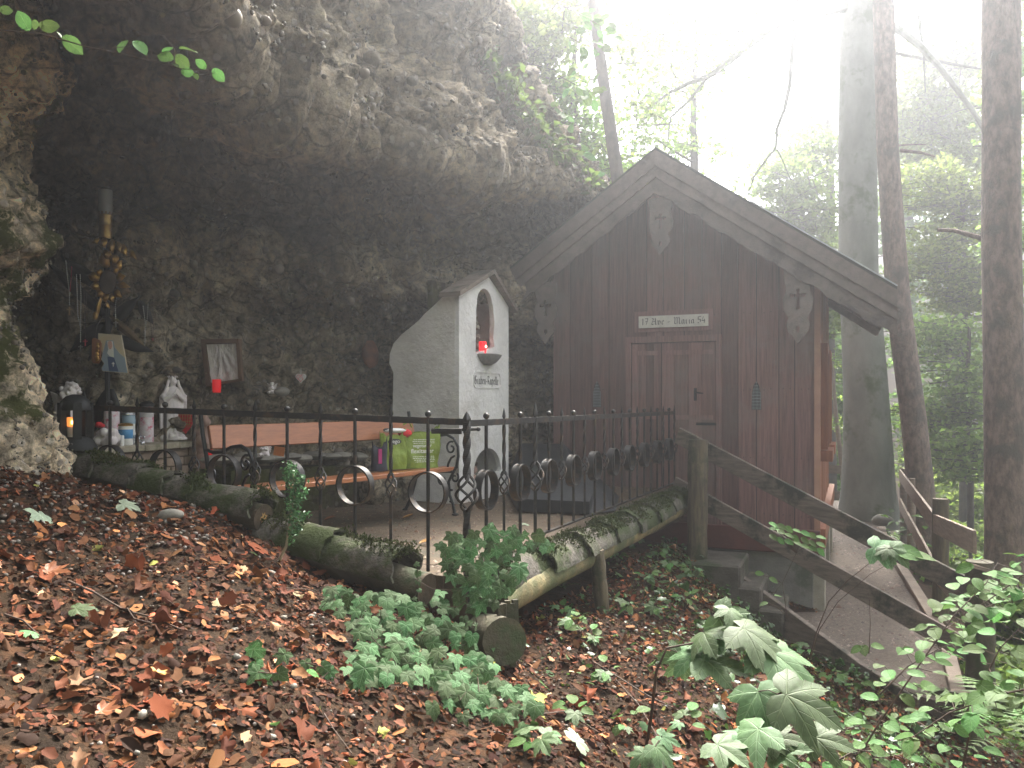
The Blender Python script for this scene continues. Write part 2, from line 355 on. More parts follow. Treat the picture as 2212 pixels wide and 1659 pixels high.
M['wax_glow'] = emit("glowing_candle_wax", (1, .28, .05), .22, (.8, .5, .3))
M['glass'] = glass("clear_glass"); M['frost'] = mat("frosted_grey_glass", (.36, .38, .40), (.31, .33, .35), 3, .25, 0, 10, spec=.6)
M['foil'] = mat("crinkled_silver_foil", (.75, .7, .68), (.6, .56, .54), 3, .28, .9, 5, metal=.45, stretch=(3, 3, .9), dist=.08)
M['lime'] = mat("lime_green_bag", (.22, .30, .03), (.16, .22, .02), 3, .5, .5, 9, dist=.04)
M['whitep'] = mat("white_print", (.75, .75, .72), (.7, .7, .68), 4, .6, 0, 10)
M['blackp'] = mat("black_print", (.03, .03, .03), (.03, .03, .03), 4, .7, 0, 10)
M['letter'] = mat("dark_grey_lettering", (.06, .06, .055), (.08, .08, .075), 30, .8, 0, 10)
M['signwhite'] = mat("white_painted_sign", (.62, .6, .54), (.5, .48, .44), 8, .6, .05, 20)
M['redcloth'] = mat("red_cloth", (.6, .02, .02), (.5, .015, .02), 5, .7, .2, 20)
M['bluegrey'] = mat("blue_grey_label", (.30, .40, .45), (.25, .34, .4), 5, .5, 0, 10)
M['blue'] = mat("blue_print", (.08, .28, .5), (.06, .22, .42), 8, .5, 0, 10)
M['pinkp'] = mat("pink_floral_print", (.55, .42, .43), (.62, .6, .6), 24, .5, 0, 10, c3=(.5, .08, .14), s3=18)
M['silver'] = mat("silver_foil_ornament", (.7, .7, .72), (.5, .5, .52), 20, .2, .8, 30, metal=1)
M['skin'] = mat("painted_flesh", (.62, .4, .33), (.58, .36, .3), 5, .8, 0, 10)
M['cream'] = mat("painted_cream", (.62, .5, .3), (.5, .45, .38), 5, .7, 0, 10)
M['paleblue'] = mat("painted_pale_blue", (.30, .37, .44), (.26, .33, .4), 5, .7, 0, 10)
M['darkblue'] = mat("painted_dark_blue", (.06, .1, .2), (.05, .08, .17), 5, .7, 0, 10)
M['plaque'] = mat("brown_wood_plaque", (.30, .12, .05), (.22, .09, .04), 5, .6, .1, 20, stretch=(4, 4, 1))
M['frame'] = mat("brown_box_frame", (.13, .075, .045), (.09, .05, .03), 5, .7, .2, 20)
M['card'] = mat("orange_card", (.55, .2, .06), (.5, .17, .05), 5, .7, 0, 10)
M['mesh'] = mat("grey_wire_mesh", (.3, .32, .33), (.22, .24, .25), 5, .5, 0, 10)
M['beech'] = mat("smooth_beech_bark", (.17, .175, .15), (.10, .105, .085), 3, .85, .35, 18, c3=(.055, .07, .03), s3=1.5, stretch=(1, 1, .5))
M['spruce'] = mat("scaly_spruce_bark", (.24, .175, .14), (.10, .075, .06), 16, .9, 1, 26, stretch=(1, 1, .45), dist=.04, c3=(.10, .085, .07), s3=3)
M['bark'] = mat("grey_bark", (.10, .085, .07), (.05, .045, .04), 12, .9, .8, 26, stretch=(1, 1, .5))
M['twig'] = mat("thin_brown_twig", (.10, .065, .045), (.06, .04, .03), 12, .8, .2, 26)
M['dryleaf'] = leafmat("dry_fallen_leaf", attr=True, trans=.10, rough=.75, rnd=.0, spec=.1)
M['pebble'] = leafmat("pebble_stone", attr=True, trans=.0, rough=.7, rnd=.0)
M['crown'] = leafmat("backlit_beech_leaves", attr=True, trans=.62, rough=.5, rnd=.12)
M['ivyleaf'] = leafmat("glossy_ivy_leaf", (.048, .10, .03), .2, .62, rnd=.4, hue=.03, spec=.14, vein=(.07, .125, .05), ribs=(0, 52, -52, 112, -112), ribc=(.12, .18, .09), ribw=.018)
M['mapleleaf'] = leafmat("sycamore_leaf", (.08, .14, .05), .25, .6, rnd=.35, hue=.03, vein=(.11, .19, .075), ribs=(0, 43, -43, 97, -97), ribc=(.16, .24, .11), ribw=.012)
M['palegreen'] = leafmat("pale_underside_leaf", (.30, .36, .25), .2, .7, rnd=.1)
M['freshleaf'] = leafmat("fresh_green_leaf", (.10, .19, .045), .35, .6, rnd=.35, hue=.03, spec=.2, vein=(.075, .15, .04), ribs=(0,), ribc=(.15, .24, .09), ribw=.012)
M['boxleaf'] = leafmat("box_leaf", attr=True, trans=.3, rough=.35, rnd=.1)
M['brownleaf'] = leafmat("large_brown_leaf", (.36, .16, .06), .15, .55, rnd=.3, hue=.02)
# ------------------------------------------------------------------ site geometry
yaw = math.radians(23)
u = V(math.cos(yaw), -math.sin(yaw), 0)            # along chapel front, to the right
vb = V(math.sin(yaw), math.cos(yaw), 0)            # into the chapel
CR = V(3.21, 8.45, 0)                              # front right corner of the chapel (plan)
CW = 2.93; CL = CR - u * CW
FLOOR = -1.48
def solve_w(px, off=0.0):                          # distance left from right corner on front plane for picture column
    k = (px - CX) / F; o = CR - vb * off
    return (o.x - k * o.y) / (u.x - k * u.y)
def front_pt(wd, z, off=0.0):
    p = CR - u * wd - vb * off; return V(p.x, p.y, z)
C0 = V(-.258, 4.56, 0); SL = V(-.461, .18, 0); SR = V(.208, .44, 0)
NL = V(-.18, -.461, 0).normalized(); NR = V(.44, -.208, 0).normalized()   # outward normals of the fence

# terrain ------------------------------------------------------------------
cp = [(0, 0, -1.5), (-2, 0, -.85), (-4, 2, -.05), (-5, 4, .2), (2, 0, -2.0), (4, 1, -2.8), (0, -4, -1.5), (-6, -4, .3), (5, -4, -3.2),
      (-1.67, 2.6, -.81), (-1.28, 2.0, -.92), (-2.1, 3.3, -.64), (-2.8, 4.4, -.37), (-3.3, 5.3, -.43), (-1.9, 5.0, -.72), (-1.48, 4.75, -.83),
      (-1.08, 4.5, -.97), (-.55, 4.2, -1.13), (-.04, 4.25, -1.42), (0, 2.9, -1.33), (-.7, 2.4, -1.10), (-.94, 3.2, -1.0), (-.25, 3.6, -1.28), (.35, 3.1, -1.45),
      (1.03, 3.6, -1.68), (2.18, 4.2, -2.0), (1.14, 5, -1.57), (1.93, 5.6, -1.92), (2.4, 5.5, -2.3), (3.1, 5.9, -2.5), (1.12, 6.5, -1.50), (.62, 5.8, -1.5), (.25, 4.9, -1.45),
      (1.9, 8.2, -1.62), (1.45, 7.5, -1.50), (2.3, 7.5, -2.2), (2.0, 7.0, -1.85), (2.6, 6.9, -2.28),
      (-1, 6.5, -1.25), (0.2, 7.5, -1.3), (1.2, 8.7, -1.5), (-2.5, 6.3, -1.1), (-1, 8.4, -1.2), (.3, 9.6, -1.3),
      (3.26, 8.3, -2.26), (4.7, 12.2, -2.28), (5.9, 14.5, -2.3), (3.4, 6.5, -2.42), (4.3, 8.0, -2.4), (5.7, 11.7, -2.35), (2, 11, -2.3), (3, 14, -2.3), (7, 17, -2.3),
      (4.9, 7.2, -3.1), (6, 7, -4), (7.5, 12, -3.6), (9, 16, -4.2), (8, 4, -5), (5, 3.5, -3.4), (3.5, 3, -2.8), (12, 9, -6.5), (14, 18, -6.5), (12, 0, -7), (22, 14, -9), (20, 30, -7), (10, 30, -4),
      (3, 22, -2), (0, 20, 2), (-6, 14, 3), (-10, 6, 3), (-8, -8, 2), (10, -12, -6), (30, -10, -10), (40, 40, 4), (60, 20, 4), (25, 60, 9), (0, 60, 9), (-30, 30, 12), (-30, -10, 8), (60, 70, 18), (0, -40, 2), (50, -40, -4), (-40, 70, 18), (70, -10, 0), (90, 90, 22), (-60, 0, 16), (-50, -50, 10), (0, 90, 16)]
cp = np.array(cp, dtype=float)
def tps(r2): return np.where(r2 > 1e-12, .5 * r2 * np.log(r2 + 1e-12), 0)
_n = len(cp); _A = np.zeros((_n + 3, _n + 3)); _d = ((cp[:, None, :2] - cp[None, :, :2]) ** 2).sum(-1)
_A[:_n, :_n] = tps(_d) + np.eye(_n) * .02; _A[:_n, _n] = 1; _A[:_n, _n + 1:] = cp[:, :2]; _A[_n, :_n] = 1; _A[_n + 1:, :_n] = cp[:, :2].T
_w = np.linalg.solve(_A, np.concatenate([cp[:, 2], [0, 0, 0]]))
def ground(x, y):
    x = np.atleast_1d(np.asarray(x, float)); y = np.atleast_1d(np.asarray(y, float)); out = np.zeros(len(x))
    for i in range(0, len(x), 20000):
        q = np.stack([x[i:i + 20000], y[i:i + 20000]], 1); d = ((q[:, None] - cp[None, :, :2]) ** 2).sum(-1)
        out[i:i + 20000] = tps(d) @ _w[:_n] + _w[_n] + q @ _w[_n + 1:]
    out += .018 * np.sin(x * 5.1 + y * 2.3) + .014 * np.sin(x * 9.7 - y * 7.9) + .01 * np.sin(y * 15 + x * 4)
    return out
def gz(x, y): return float(ground(x, y)[0])
def grid_axis(lo, hi, c0, c1, fine, grow=1.16):
    xs = list(np.arange(c0, c1, fine)); s = fine; q = c1
    while q < hi: xs.append(q); s *= grow; q += s
    xs.append(hi); s = fine; q = c0; left = []
    while q > lo: s *= grow; q -= s; left.append(max(q, lo))
    return np.array(sorted(set(left + xs)))
def inpoly(x, y, poly):
    x = np.asarray(x); y = np.asarray(y); r = np.zeros(x.shape, bool); n = len(poly)
    for i in range(n):
        x1, y1 = poly[i][:2]; x2, y2 = poly[(i + 1) % n][:2]
        c = ((y1 > y) != (y2 > y)) & (x < (x2 - x1) * (y - y1) / (y2 - y1 + 1e-12) + x1); r ^= c
    return r
gx = grid_axis(-75, 95, -4.5, 6.5, .07); gy = grid_axis(-55, 95, 1.2, 10.5, .07)
GX, GY = np.meshgrid(gx, gy, indexing='ij'); GZ = ground(GX.ravel(), GY.ravel()).reshape(GX.shape)
path_poly = [(2.02, 8.35), (2.55, 7.55), (3.0, 6.95), (3.2, 6.3), (3.42, 6.1), (4.06, 7.5), (4.75, 9.5), (5.7, 12.2), (6.3, 13.6), (7.6, 17.5), (5.9, 18.5), (5.3, 14.5), (4.5, 11.5), (3.22, 8.4)]
terr_poly = [(C0.x + .0, C0.y - .03), (-3.05, 5.62), (-4.6, 7.2), (-2.2, 8.4), (-.2, 9.6), (.8, 10.2), (1.95, 9.15), (1.9, 8.85)]
mk = inpoly(GX, GY, path_poly); GZ[mk] = np.minimum(GZ[mk], -2.33)
ins = [(C0.x + .03, C0.y + .1), (-2.9, 5.75), (-4.6, 7.3), (-2.2, 8.6), (.8, 10.3), (1.95, 9.3), (1.78, 8.9)]
mk = inpoly(GX, GY, ins); GZ[mk] = np.minimum(GZ[mk], -1.12)
nx, ny = GX.shape; gv = np.stack([GX.ravel(), GY.ravel(), GZ.ravel()], 1)
ii = np.arange(nx * ny).reshape(nx, ny); gf = np.stack([ii[:-1, :-1], ii[1:, :-1], ii[1:, 1:], ii[:-1, 1:]], -1).reshape(-1, 4)
tag(np_mesh("ground", gv, gf, M['soil'], smooth=True), kind='structure', label="leaf covered forest slope")

# terrace floor and path (thin gravelly sheets with thickness) -------------
def slab_mesh(name, poly, zf, th, m, res=.12, amp=.012):
    xs = [p[0] for p in poly]; ys = [p[1] for p in poly]
    bm = bmesh.new(); vs = [bm.verts.new((p[0], p[1], 0)) for p in poly]; bm.faces.new(vs)
    # cut into a grid
    for axis, lo, hi in ((0, min(xs), max(xs)), (1, min(ys), max(ys))):
        q = lo + res
        while q < hi:
            co = (q, 0, 0) if axis == 0 else (0, q, 0); no = (1, 0, 0) if axis == 0 else (0, 1, 0)
            bmesh.ops.bisect_plane(bm, geom=bm.verts[:] + bm.edges[:] + bm.faces[:], plane_co=co, plane_no=no); q += res
    top = bm.faces[:]
    for v_ in bm.verts: v_.co.z = zf(v_.co.x, v_.co.y) + amp * (noise.noise(v_.co * 2.3) + .4 * noise.noise(v_.co * 7))
    r = bmesh.ops.extrude_face_region(bm, geom=top)
    for g in r['geom']:
        if isinstance(g, bmesh.types.BMVert): g.co.z -= 0
    for f_ in top:
        for v_ in f_.verts: v_.co.z = v_.co.z
    newv = [g for g in r['geom'] if isinstance(g, bmesh.types.BMVert)]
    for v_ in newv: v_.co.z += 0
    oldv = set(v_ for f_ in top if f_.is_valid for v_ in f_.verts)
    for v_ in oldv: v_.co.z -= th
    bmesh.ops.recalc_face_normals(bm, faces=bm.faces[:])
    me = bpy.data.meshes.new(name); bm.to_mesh(me); bm.free(); me.materials.append(m)
    o = bpy.data.objects.new(name, me); link(o); return o
tag(slab_mesh("terrace_floor", terr_poly, lambda x, y: -1.0, .3, M['terrace']), kind='structure', label="earthen terrace floor")
def path_z(x, y): return -2.2 - .10 * max(0, (8.5 - y)) / 2 - .02
tag(slab_mesh("path", path_poly, path_z, .35, M['path']), kind='structure', label="wet gravel path along the chapel")

# rock ---------------------------------------------------------------------
st = [  # base xy, lip xyz, top xyz
 ((-6.8, -6.5), (-5.0, -6.6, 3.0), (-5.4, -6.6, 6.5)),  # unseen rock, added behind the viewpoint to dim the cave
 ((-6.6, -2.5), (-3.9, -3.2, 3.2), (-4.3, -3.4, 6.5)),  # likewise added out of view to block sky light
 ((-6.2, 1.5), (-2.6, -.6, 2.9), (-3.2, -.8, 6.2)),
 ((-5.6, 3.6), (-2.1, 1.2, 2.6), (-2.4, 1.3, 5.2)),
 ((-5.0, 5.4), (-1.78, 3.2, 2.32), (-1.9, 3.5, 5.3)),
 ((-4.3, 6.6), (-1.72, 4.3, 2.10), (-1.6, 4.9, 5.4)),
 ((-3.3, 7.2), (-1.80, 5.1, 2.08), (-1.3, 6.0, 5.4)),
 ((-2.35, 7.75), (-1.25, 6.3, 2.08), (-.85, 7.1, 5.2)),
 ((-1.5, 8.25), (-.7, 7.3, 2.2), (-.35, 8.3, 4.35)),
 ((-.75, 8.85), (-.1, 8.2, 2.3), (.25, 9.0, 3.55)),
 ((-.1, 9.75), (.55, 9.0, 2.42), (.8, 9.6, 2.95)),
 ((.55, 10.9), (.98, 9.7, 2.42), (1.12, 10.0, 2.62)),
 ((1.2, 12.9), (1.6, 12.2, 2.1), (1.9, 12.6, 2.3)),
 ((2.0, 15.5), (2.2, 15.0, 1.6), (2.4, 15.5, 1.9))]
prof = []
for (b, l, t) in st:
    b = V(b[0], b[1], 0); l = Vector(l); t = Vector(t); l2 = V(l.x, l.y, 0); o = (l2 - b); dist = o.length; o = o / dist; back = -o
    def at(d, z): q = b + o * d; return V(q.x, q.y, z)
    def lt(f, dz=0): q = l.lerp(t, f); return V(q.x, q.y, q.z + dz)
    prof.append([at(-.1, -1.7), at(.12, -1.0), at(.05, -.45), at(-.02, .15), at(-.1, .5), at(-.32, .82), at(.02, 1.06), at(.12, 1.36), at(-.42, 1.68), at(dist * .22, l.z + .30), at(dist * .72, l.z + .40), l + o * .02,
                 lt(.08) + o * .06, lt(.3) + o * .02, lt(.6), lt(.88), t + V(0, 0, .02), V(t.x, t.y, t.z + .15) + back * .8, V(t.x, t.y, t.z + .6) + back * 3.2, V(t.x, t.y, t.z + .9) + back * 7])
A = np.array([[list(p) for p in r] for r in prof])     # stations x rows x 3
def catmull(A, n, axis):
    A = np.moveaxis(A, axis, 0); k = len(A); t = np.linspace(0, k - 1, n); i = np.clip(t.astype(int), 0, k - 2); f = (t - i)[:, None, None]
    p0 = A[np.clip(i - 1, 0, k - 1)]; p1 = A[i]; p2 = A[i + 1]; p3 = A[np.clip(i + 2, 0, k - 1)]
    r = .5 * ((2 * p1) + (-p0 + p2) * f + (2 * p0 - 5 * p1 + 4 * p2 - p3) * f ** 2 + (-p0 + 3 * p1 - 3 * p2 + p3) * f ** 3)
    return np.moveaxis(r, 0, axis)
def displace(G, amps, flip=1, seed=0):
    du = np.gradient(G, axis=0); dv = np.gradient(G, axis=1); N = np.cross(du, dv); N /= np.linalg.norm(N, axis=-1, keepdims=True) + 1e-9; N *= flip
    fl = G.reshape(-1, 3); nf = N.reshape(-1, 3); out = np.zeros(len(fl)); sv = Vector((seed * 3.1, seed * 1.7, seed))
    for i in range(len(fl)):
        p = Vector(fl[i]) + sv
        d = 0
        a1, a2, a3, a4 = amps
        d += a1 * noise.noise(p * .75)
        d += a2 * noise.ridged_multi_fractal(p * 1.9, .8, 2.1, 3, .7, 1.8) - a2
        d += a3 * noise.turbulence(p * 5.5, 3, False)
        vd = noise.voronoi(p * 7.0)[0][0]; d += a4 * max(0, .5 - vd) * 2
        vd = noise.voronoi(p * 18.0)[0][0]; d += a4 * .45 * max(0, .5 - vd) * 2
        out[i] = d
    return (fl + nf * out[:, None]).reshape(G.shape)
G = catmull(catmull(A, 470, 0), 330, 1)
_rows = np.linspace(0, 19, 330)
G = displace(G, (.50, .26, .13, .075), flip=-1)
n0, n1 = G.shape[:2]; ii = np.arange(n0 * n1).reshape(n0, n1)
rf = np.stack([ii[:-1, :-1], ii[1:, :-1], ii[1:, 1:], ii[:-1, 1:]], -1).reshape(-1, 4)
rock = np_mesh("rock_overhang", G.reshape(-1, 3), rf, M['rock'], smooth=True)
tag(rock, kind='structure', label="overhanging conglomerate rock")
RG = G
def rock_hit(px, py, default=7.0, rows=None):     # nearest rock surface point seen at a picture position (for hanging things)
    X = RG[..., 0]; Y = RG[..., 1]; Z = RG[..., 2]; ok = Y > 2
    qx = CX + F * X / np.where(ok, Y, 1); qy = HZ - F * Z / np.where(ok, Y, 1); d = (qx - px) ** 2 + (qy - py) ** 2
    m_ = ok & (d < 18 ** 2)
    if not m_.any(): return default
    return float(Y[m_].min())
# left pillar
ed = [(-120, 115), (0, 108), (80, 112), (140, 120), (185, 95), (215, 50), (300, 42), (335, 16), (370, 22), (430, 76), (500, 92), (565, 78), (600, 36), (650, 12), (700, 20), (760, 46), (850, 76), (920, 98), (990, 110), (1100, 140)]
pc = V(-3.75, 4.45, 0); rings = []
zs = np.linspace(4.2, -1.2, 200); an = np.linspace(-math.pi * .72, math.pi * .75, 190)
ez = [(HZ - y) * 4.6 / F for y, x in ed][::-1]; er = [((x - CX) / F * 4.6 - pc.x) for y, x in ed][::-1]
G = np.zeros((200, 190, 3))
for i, z in enumerate(zs):
    r = np.interp(z, ez, er); G[i, :, 0] = pc.x + r * np.cos(an); G[i, :, 1] = pc.y + .12 + (.75 * r + .1) * np.sin(an); G[i, :, 2] = z
G = displace(G, (.08, .09, .09, .07), flip=1, seed=3)
n0, n1 = G.shape[:2]; ii = np.arange(n0 * n1).reshape(n0, n1)
rf = np.stack([ii[:-1, :-1], ii[1:, :-1], ii[1:, 1:], ii[:-1, 1:]], -1).reshape(-1, 4)
tag(np_mesh("rock_pillar", G.reshape(-1, 3), rf, M['rock_pillar'], smooth=True), kind='structure', label="pale mossy rock pillar at the cave mouth")
# embedded cobbles standing proud of the rock
def cobble(name, c, r, sc, m, parent=None, n=14, nz=.05, rot=None):
    mb = MB(); mb.smooth = True; mb.ball(c, r, n, sc, rot or Matrix.Rotation(random.uniform(0, 6), 3, 'Z') @ Matrix.Rotation(random.uniform(-.5, .5), 3, 'X'), nz); o = mb.build(name, m, parent)
    return o
for (px, py, s_) in [(802, 128, 30), (832, 150, 14), (858, 170, 12), (890, 175, 18), (905, 200, 13), (925, 235, 12), (870, 225, 10), (800, 215, 10), (700, 165, 9), (755, 205, 9), (1010, 300, 10),
                     (985, 250, 9), (730, 700, 11), (600, 690, 13), (560, 720, 15), (650, 760, 12), (520, 690, 14), (700, 745, 10), (470, 655, 10), (780, 800, 14), (745, 855, 11), (560, 640, 10), (640, 640, 9), (415, 700, 12), (385, 745, 10), (355, 660, 9), (690, 830, 9), (540, 870, 13), (610, 860, 9), (425, 835, 9)]:
    Yh = rock_hit(px, py)
    cobble("embedded_stone", P(px, py, Yh + .03 + .35 * s_ * Yh / F), s_ * .8 * Yh / F, (1, .8, .75), M['rockstone'], rock, n=16, nz=.09)
# ------------------------------------------------------------------ blackletter strokes (broad nib)
def nib(loops, pts, w=.16, ang=40):
    dx, dy = w / 2 * math.cos(math.radians(ang)), w / 2 * math.sin(math.radians(ang))
    for a_, b_ in zip(pts[:-1], pts[1:]):
        q = [(a_[0] - dx, a_[1] - dy), (a_[0] + dx, a_[1] + dy), (b_[0] + dx, b_[1] + dy), (b_[0] - dx, b_[1] - dy)]
        ar = sum(q[i][0] * q[(i + 1) % 4][1] - q[(i + 1) % 4][0] * q[i][1] for i in range(4))
        if abs(ar) < 1e-4: continue
        loops.append(q if ar > 0 else q[::-1])
GL = {  # strokes in a box about .6 wide, x-height .6, caps 1
 '1': (.45, [[(.05, .75), (.22, .95), (.2, 0)]]), '7': (.6, [[(.05, .95), (.5, .95), (.22, 0)], [(.1, .5), (.45, .5)]]),
 '5': (.55, [[(.5, .95), (.12, .95), (.1, .55), (.4, .55), (.45, .2), (.2, 0), (.05, .08)]]), '4': (.6, [[(.3, .95), (.05, .35), (.55, .35)], [(.42, .6), (.4, 0)]]),
 'A': (.85, [[(.05, .85), (.18, .98), (.3, .8), (.1, .3), (.05, .08), (.25, 0), (.45, .1)], [(.3, .8), (.6, .98), (.62, .1), (.75, 0)], [(.2, .45), (.6, .5)]]),
 'v': (.55, [[(.05, .6), (.15, .5), (.15, .1), (.28, 0), (.45, .15), (.45, .45), (.3, .6)]]),
 'e': (.5, [[(.15, .5), (.12, .1), (.25, 0), (.4, .1)], [(.15, .55), (.3, .62), (.38, .45), (.15, .3)]]),
 'M': (1.15, [[(.0, .85), (.15, 1), (.28, .85), (.22, .1), (.08, 0)], [(.28, .85), (.5, 1), (.6, .85), (.58, 0)], [(.6, .85), (.82, 1), (.92, .8), (.9, .1), (1.05, 0)], [(.22, .1), (.4, .0)]]),
 'a': (.55, [[(.12, .5), (.1, .1), (.2, 0), (.38, .12)], [(.12, .52), (.28, .62), (.4, .5), (.4, .08), (.5, 0)]]),
 'r': (.42, [[(.05, .52), (.15, .6), (.15, .06), (.26, 0)], [(.18, .48), (.34, .6)]]), 'i': (.32, [[(.05, .52), (.15, .6), (.15, .06), (.26, 0)], [(.13, .8), (.18, .85)]]),
 'G': (.8, [[(.55, .85), (.35, 1), (.1, .85), (.08, .2), (.3, 0), (.6, .1), (.62, .45), (.4, .55)], [(.3, .85), (.35, .3)]]),
 'b': (.55, [[(.08, .95), (.14, .85), (.12, .08), (.28, 0), (.45, .12), (.42, .5), (.25, .6)]]), 'n': (.6, [[(.05, .52), (.15, .6), (.15, 0)], [(.15, .5), (.35, .62), (.42, .5), (.42, .06), (.52, 0)]]),
 'K': (.8, [[(.1, .98), (.18, .9), (.16, .05), (.05, 0)], [(.16, .9), (.45, 1), (.6, .82), (.2, .5), (.5, .3), (.52, .1), (.68, 0)]]),
 'p': (.55, [[(.05, .52), (.14, .6), (.13, -.3)], [(.14, .5), (.3, .62), (.43, .48), (.42, .12), (.2, .02)]]), 'l': (.3, [[(.08, .95), (.15, .88), (.13, .06), (.25, 0)]]),
 '-': (.45, [[(.05, .3), (.38, .36)]]), ' ': (.35, []), '.': (.2, [[(.1, 0), (.15, .04)]])}
def blackletter(name, text, o, ux, uy, h, m, parent, w=.13, space=.04, total=None, off=.003):
    adv = sum(GL[c][0] + space for c in text); sx = (total / adv if total else h)
    x = 0; obs = []
    mb = MB(); uxv, uyv = Vector(ux).normalized(), Vector(uy).normalized(); nn = uxv.cross(uyv)
    k = 0
    for c in text:
        loops = []
        for s_ in GL[c][1]: nib(loops, s_, w)
        for lp in loops:
            k += 1
            mb.prism([((x + q[0]) * sx, q[1] * h) for q in lp], Vector(o) + nn * (off + .00012 * (k % 7)), uxv, uyv, .0012)
        x += GL[c][0] + space
    return mb.build(name, m, parent)

# ------------------------------------------------------------------ chapel
chapel = thing("chapel", "small wooden gabled chapel of red-brown vertical planks with carved barge boards", "chapel", loc=front_pt(CW / 2, -2.2))
EAVE_R, EAVE_L, SLOPE = 2.37, 1.80, .695
wap = 1.608; APEX = 2.72
def roof_z(wd): return APEX - SLOPE * abs(wd - wap)
DEPTH = 5.0
# planks of the front wall
def zlow(wd): return FLOOR
DW0, DW1, DTOP = solve_w(1548), solve_w(1364), .66
edges = [0]
for stop in (DW0 - .05, DW1 + .05, CW):
    n_ = max(1, round((stop - edges[-1]) / .2)); s0_ = edges[-1]
    for k in range(1, n_ + 1): edges.append(s0_ + (stop - s0_) * (k + (random.uniform(-.12, .12) if k < n_ else 0)) / n_)
def plank(w0, w1, z0, z1l, z1r, off, m, parent, th=.025, name="plank", gap=.004):
    w0 += gap; w1 -= gap
    a_, b_ = front_pt(w0, 0, off), front_pt(w1, 0, off); mb = MB()
    vs = []
    for dd in (0, -th):
        A_, B_ = front_pt(w0, 0, off + dd), front_pt(w1, 0, off + dd)
        vs += [V(A_.x, A_.y, z0), V(B_.x, B_.y, z0), V(B_.x, B_.y, z1l), V(A_.x, A_.y, z1r)]
    mb.add(vs, [(0, 3, 2, 1), (4, 5, 6, 7), (0, 1, 5, 4), (1, 2, 6, 5), (2, 3, 7, 6), (3, 0, 4, 7)])
    return mb.build(name, m, parent)
for i in range(len(edges) - 1):
    w0, w1 = edges[i], edges[i + 1]; off = random.uniform(-.003, .004)
    zt0, zt1 = roof_z(w0) - .12, roof_z(w1) - .12
    if w1 < DW0 + .01 or w0 > DW1 - .01 or False: plank(w0, w1, FLOOR, zt1, zt0, off, M['redwood'], chapel)
    else: plank(w0, w1, DTOP + .06 if (w0 < DW1 - .02 and w1 > DW0 + .02) else FLOOR, zt1, zt0, off, M['redwood'], chapel)
mb = MB()  # inner backing so that joints are dark
mb.prism([(0.03, FLOOR + .02), (CW - .03, FLOOR + .02), (CW - .03, roof_z(CW) - .15), (wap, APEX - .2), (.03, roof_z(0) - .15)][::-1], front_pt(0, 0, -.03), -u, V(0, 0, 1), .02)
mb.build("backing", M['black'], chapel)
mb = MB()      # rows of nail heads
for i in range(len(edges) - 1):
    wm = (edges[i] + edges[i + 1]) / 2
    for zn in (FLOOR + .25, -.62, .12, .95):
        if zn > roof_z(wm) - .5: continue
        for dw in (-.035, .035):
            if DW0 - .05 < wm < DW1 + .05 and zn < DTOP + .1: continue
            mb.box(front_pt(wm + dw, zn + random.uniform(-.01, .01), .006), (.009, .006, .009), Matrix.Rotation(-yaw, 3, 'Z'))
nl_ = mb.build("nail_heads", M['iron'], chapel); nl_["kind"] = 'stuff'
# door: two leaves, frame, ledge strips, handle
dmid = solve_w(1429)
mb = MB()
for (wa, wb, za, zb) in ((DW0 - .06, DW0, FLOOR, DTOP + .07), (DW1, DW1 + .06, FLOOR, DTOP + .07), (DW0, DW1, DTOP, DTOP + .07)):
    c_ = front_pt((wa + wb) / 2, (za + zb) / 2, .012); mb.box(c_, (wb - wa, .045, zb - za), Matrix.Rotation(-yaw, 3, 'Z'))
frame_ = mb.build("door_frame", M['redwood'], chapel)
RZ = Matrix.Rotation(-yaw, 3, 'Z')
for k, (wa, wb) in enumerate(((DW0 + .006, dmid - .004), (dmid + .004, DW1 - .006))):
    mb = MB(); mb.box(front_pt((wa + wb) / 2, (FLOOR + DTOP) / 2, -.012), (wb - wa, .03, DTOP - FLOOR - .01), RZ)
    leaf_ = mb.build("door_leaf", M['redwood'], chapel)
    mb = MB()
    for zc in (DTOP - .12, DTOP - .85, FLOOR + .2): mb.box(front_pt((wa + wb) / 2, zc, .010), (wb - wa - .06, .02, .05), RZ)
    mb.build("door_ledge", M['redwood'], leaf_)
    for j in range(4):
        mb = MB(); wj = wa + (wb - wa) * (j + .5) / 4; mb.box(front_pt(wj, (FLOOR + DTOP) / 2, .0065), ((wb - wa) / 4 - .008, .012, DTOP - FLOOR - .03), RZ); mb.build("door_board", M['redwood'], leaf_)
mb = MB(); q = front_pt(solve_w(1503), (HZ - 852) * 9 / F, .03); mb.box(q, (.03, .015, .14), RZ); mb.tube([q + V(0, -.01, .02), q + V(.0, -.05, .02), q + V(.07, -.07, .01)], .008, 6)
mb.build("door_handle", M['iron'], chapel)
mb = MB(); q = front_pt(solve_w(1528), (HZ - 915) * 9 / F, .02); mb.box(q, (.24, .012, .03), RZ); mb.build("strap_hinge", M['iron'], chapel)
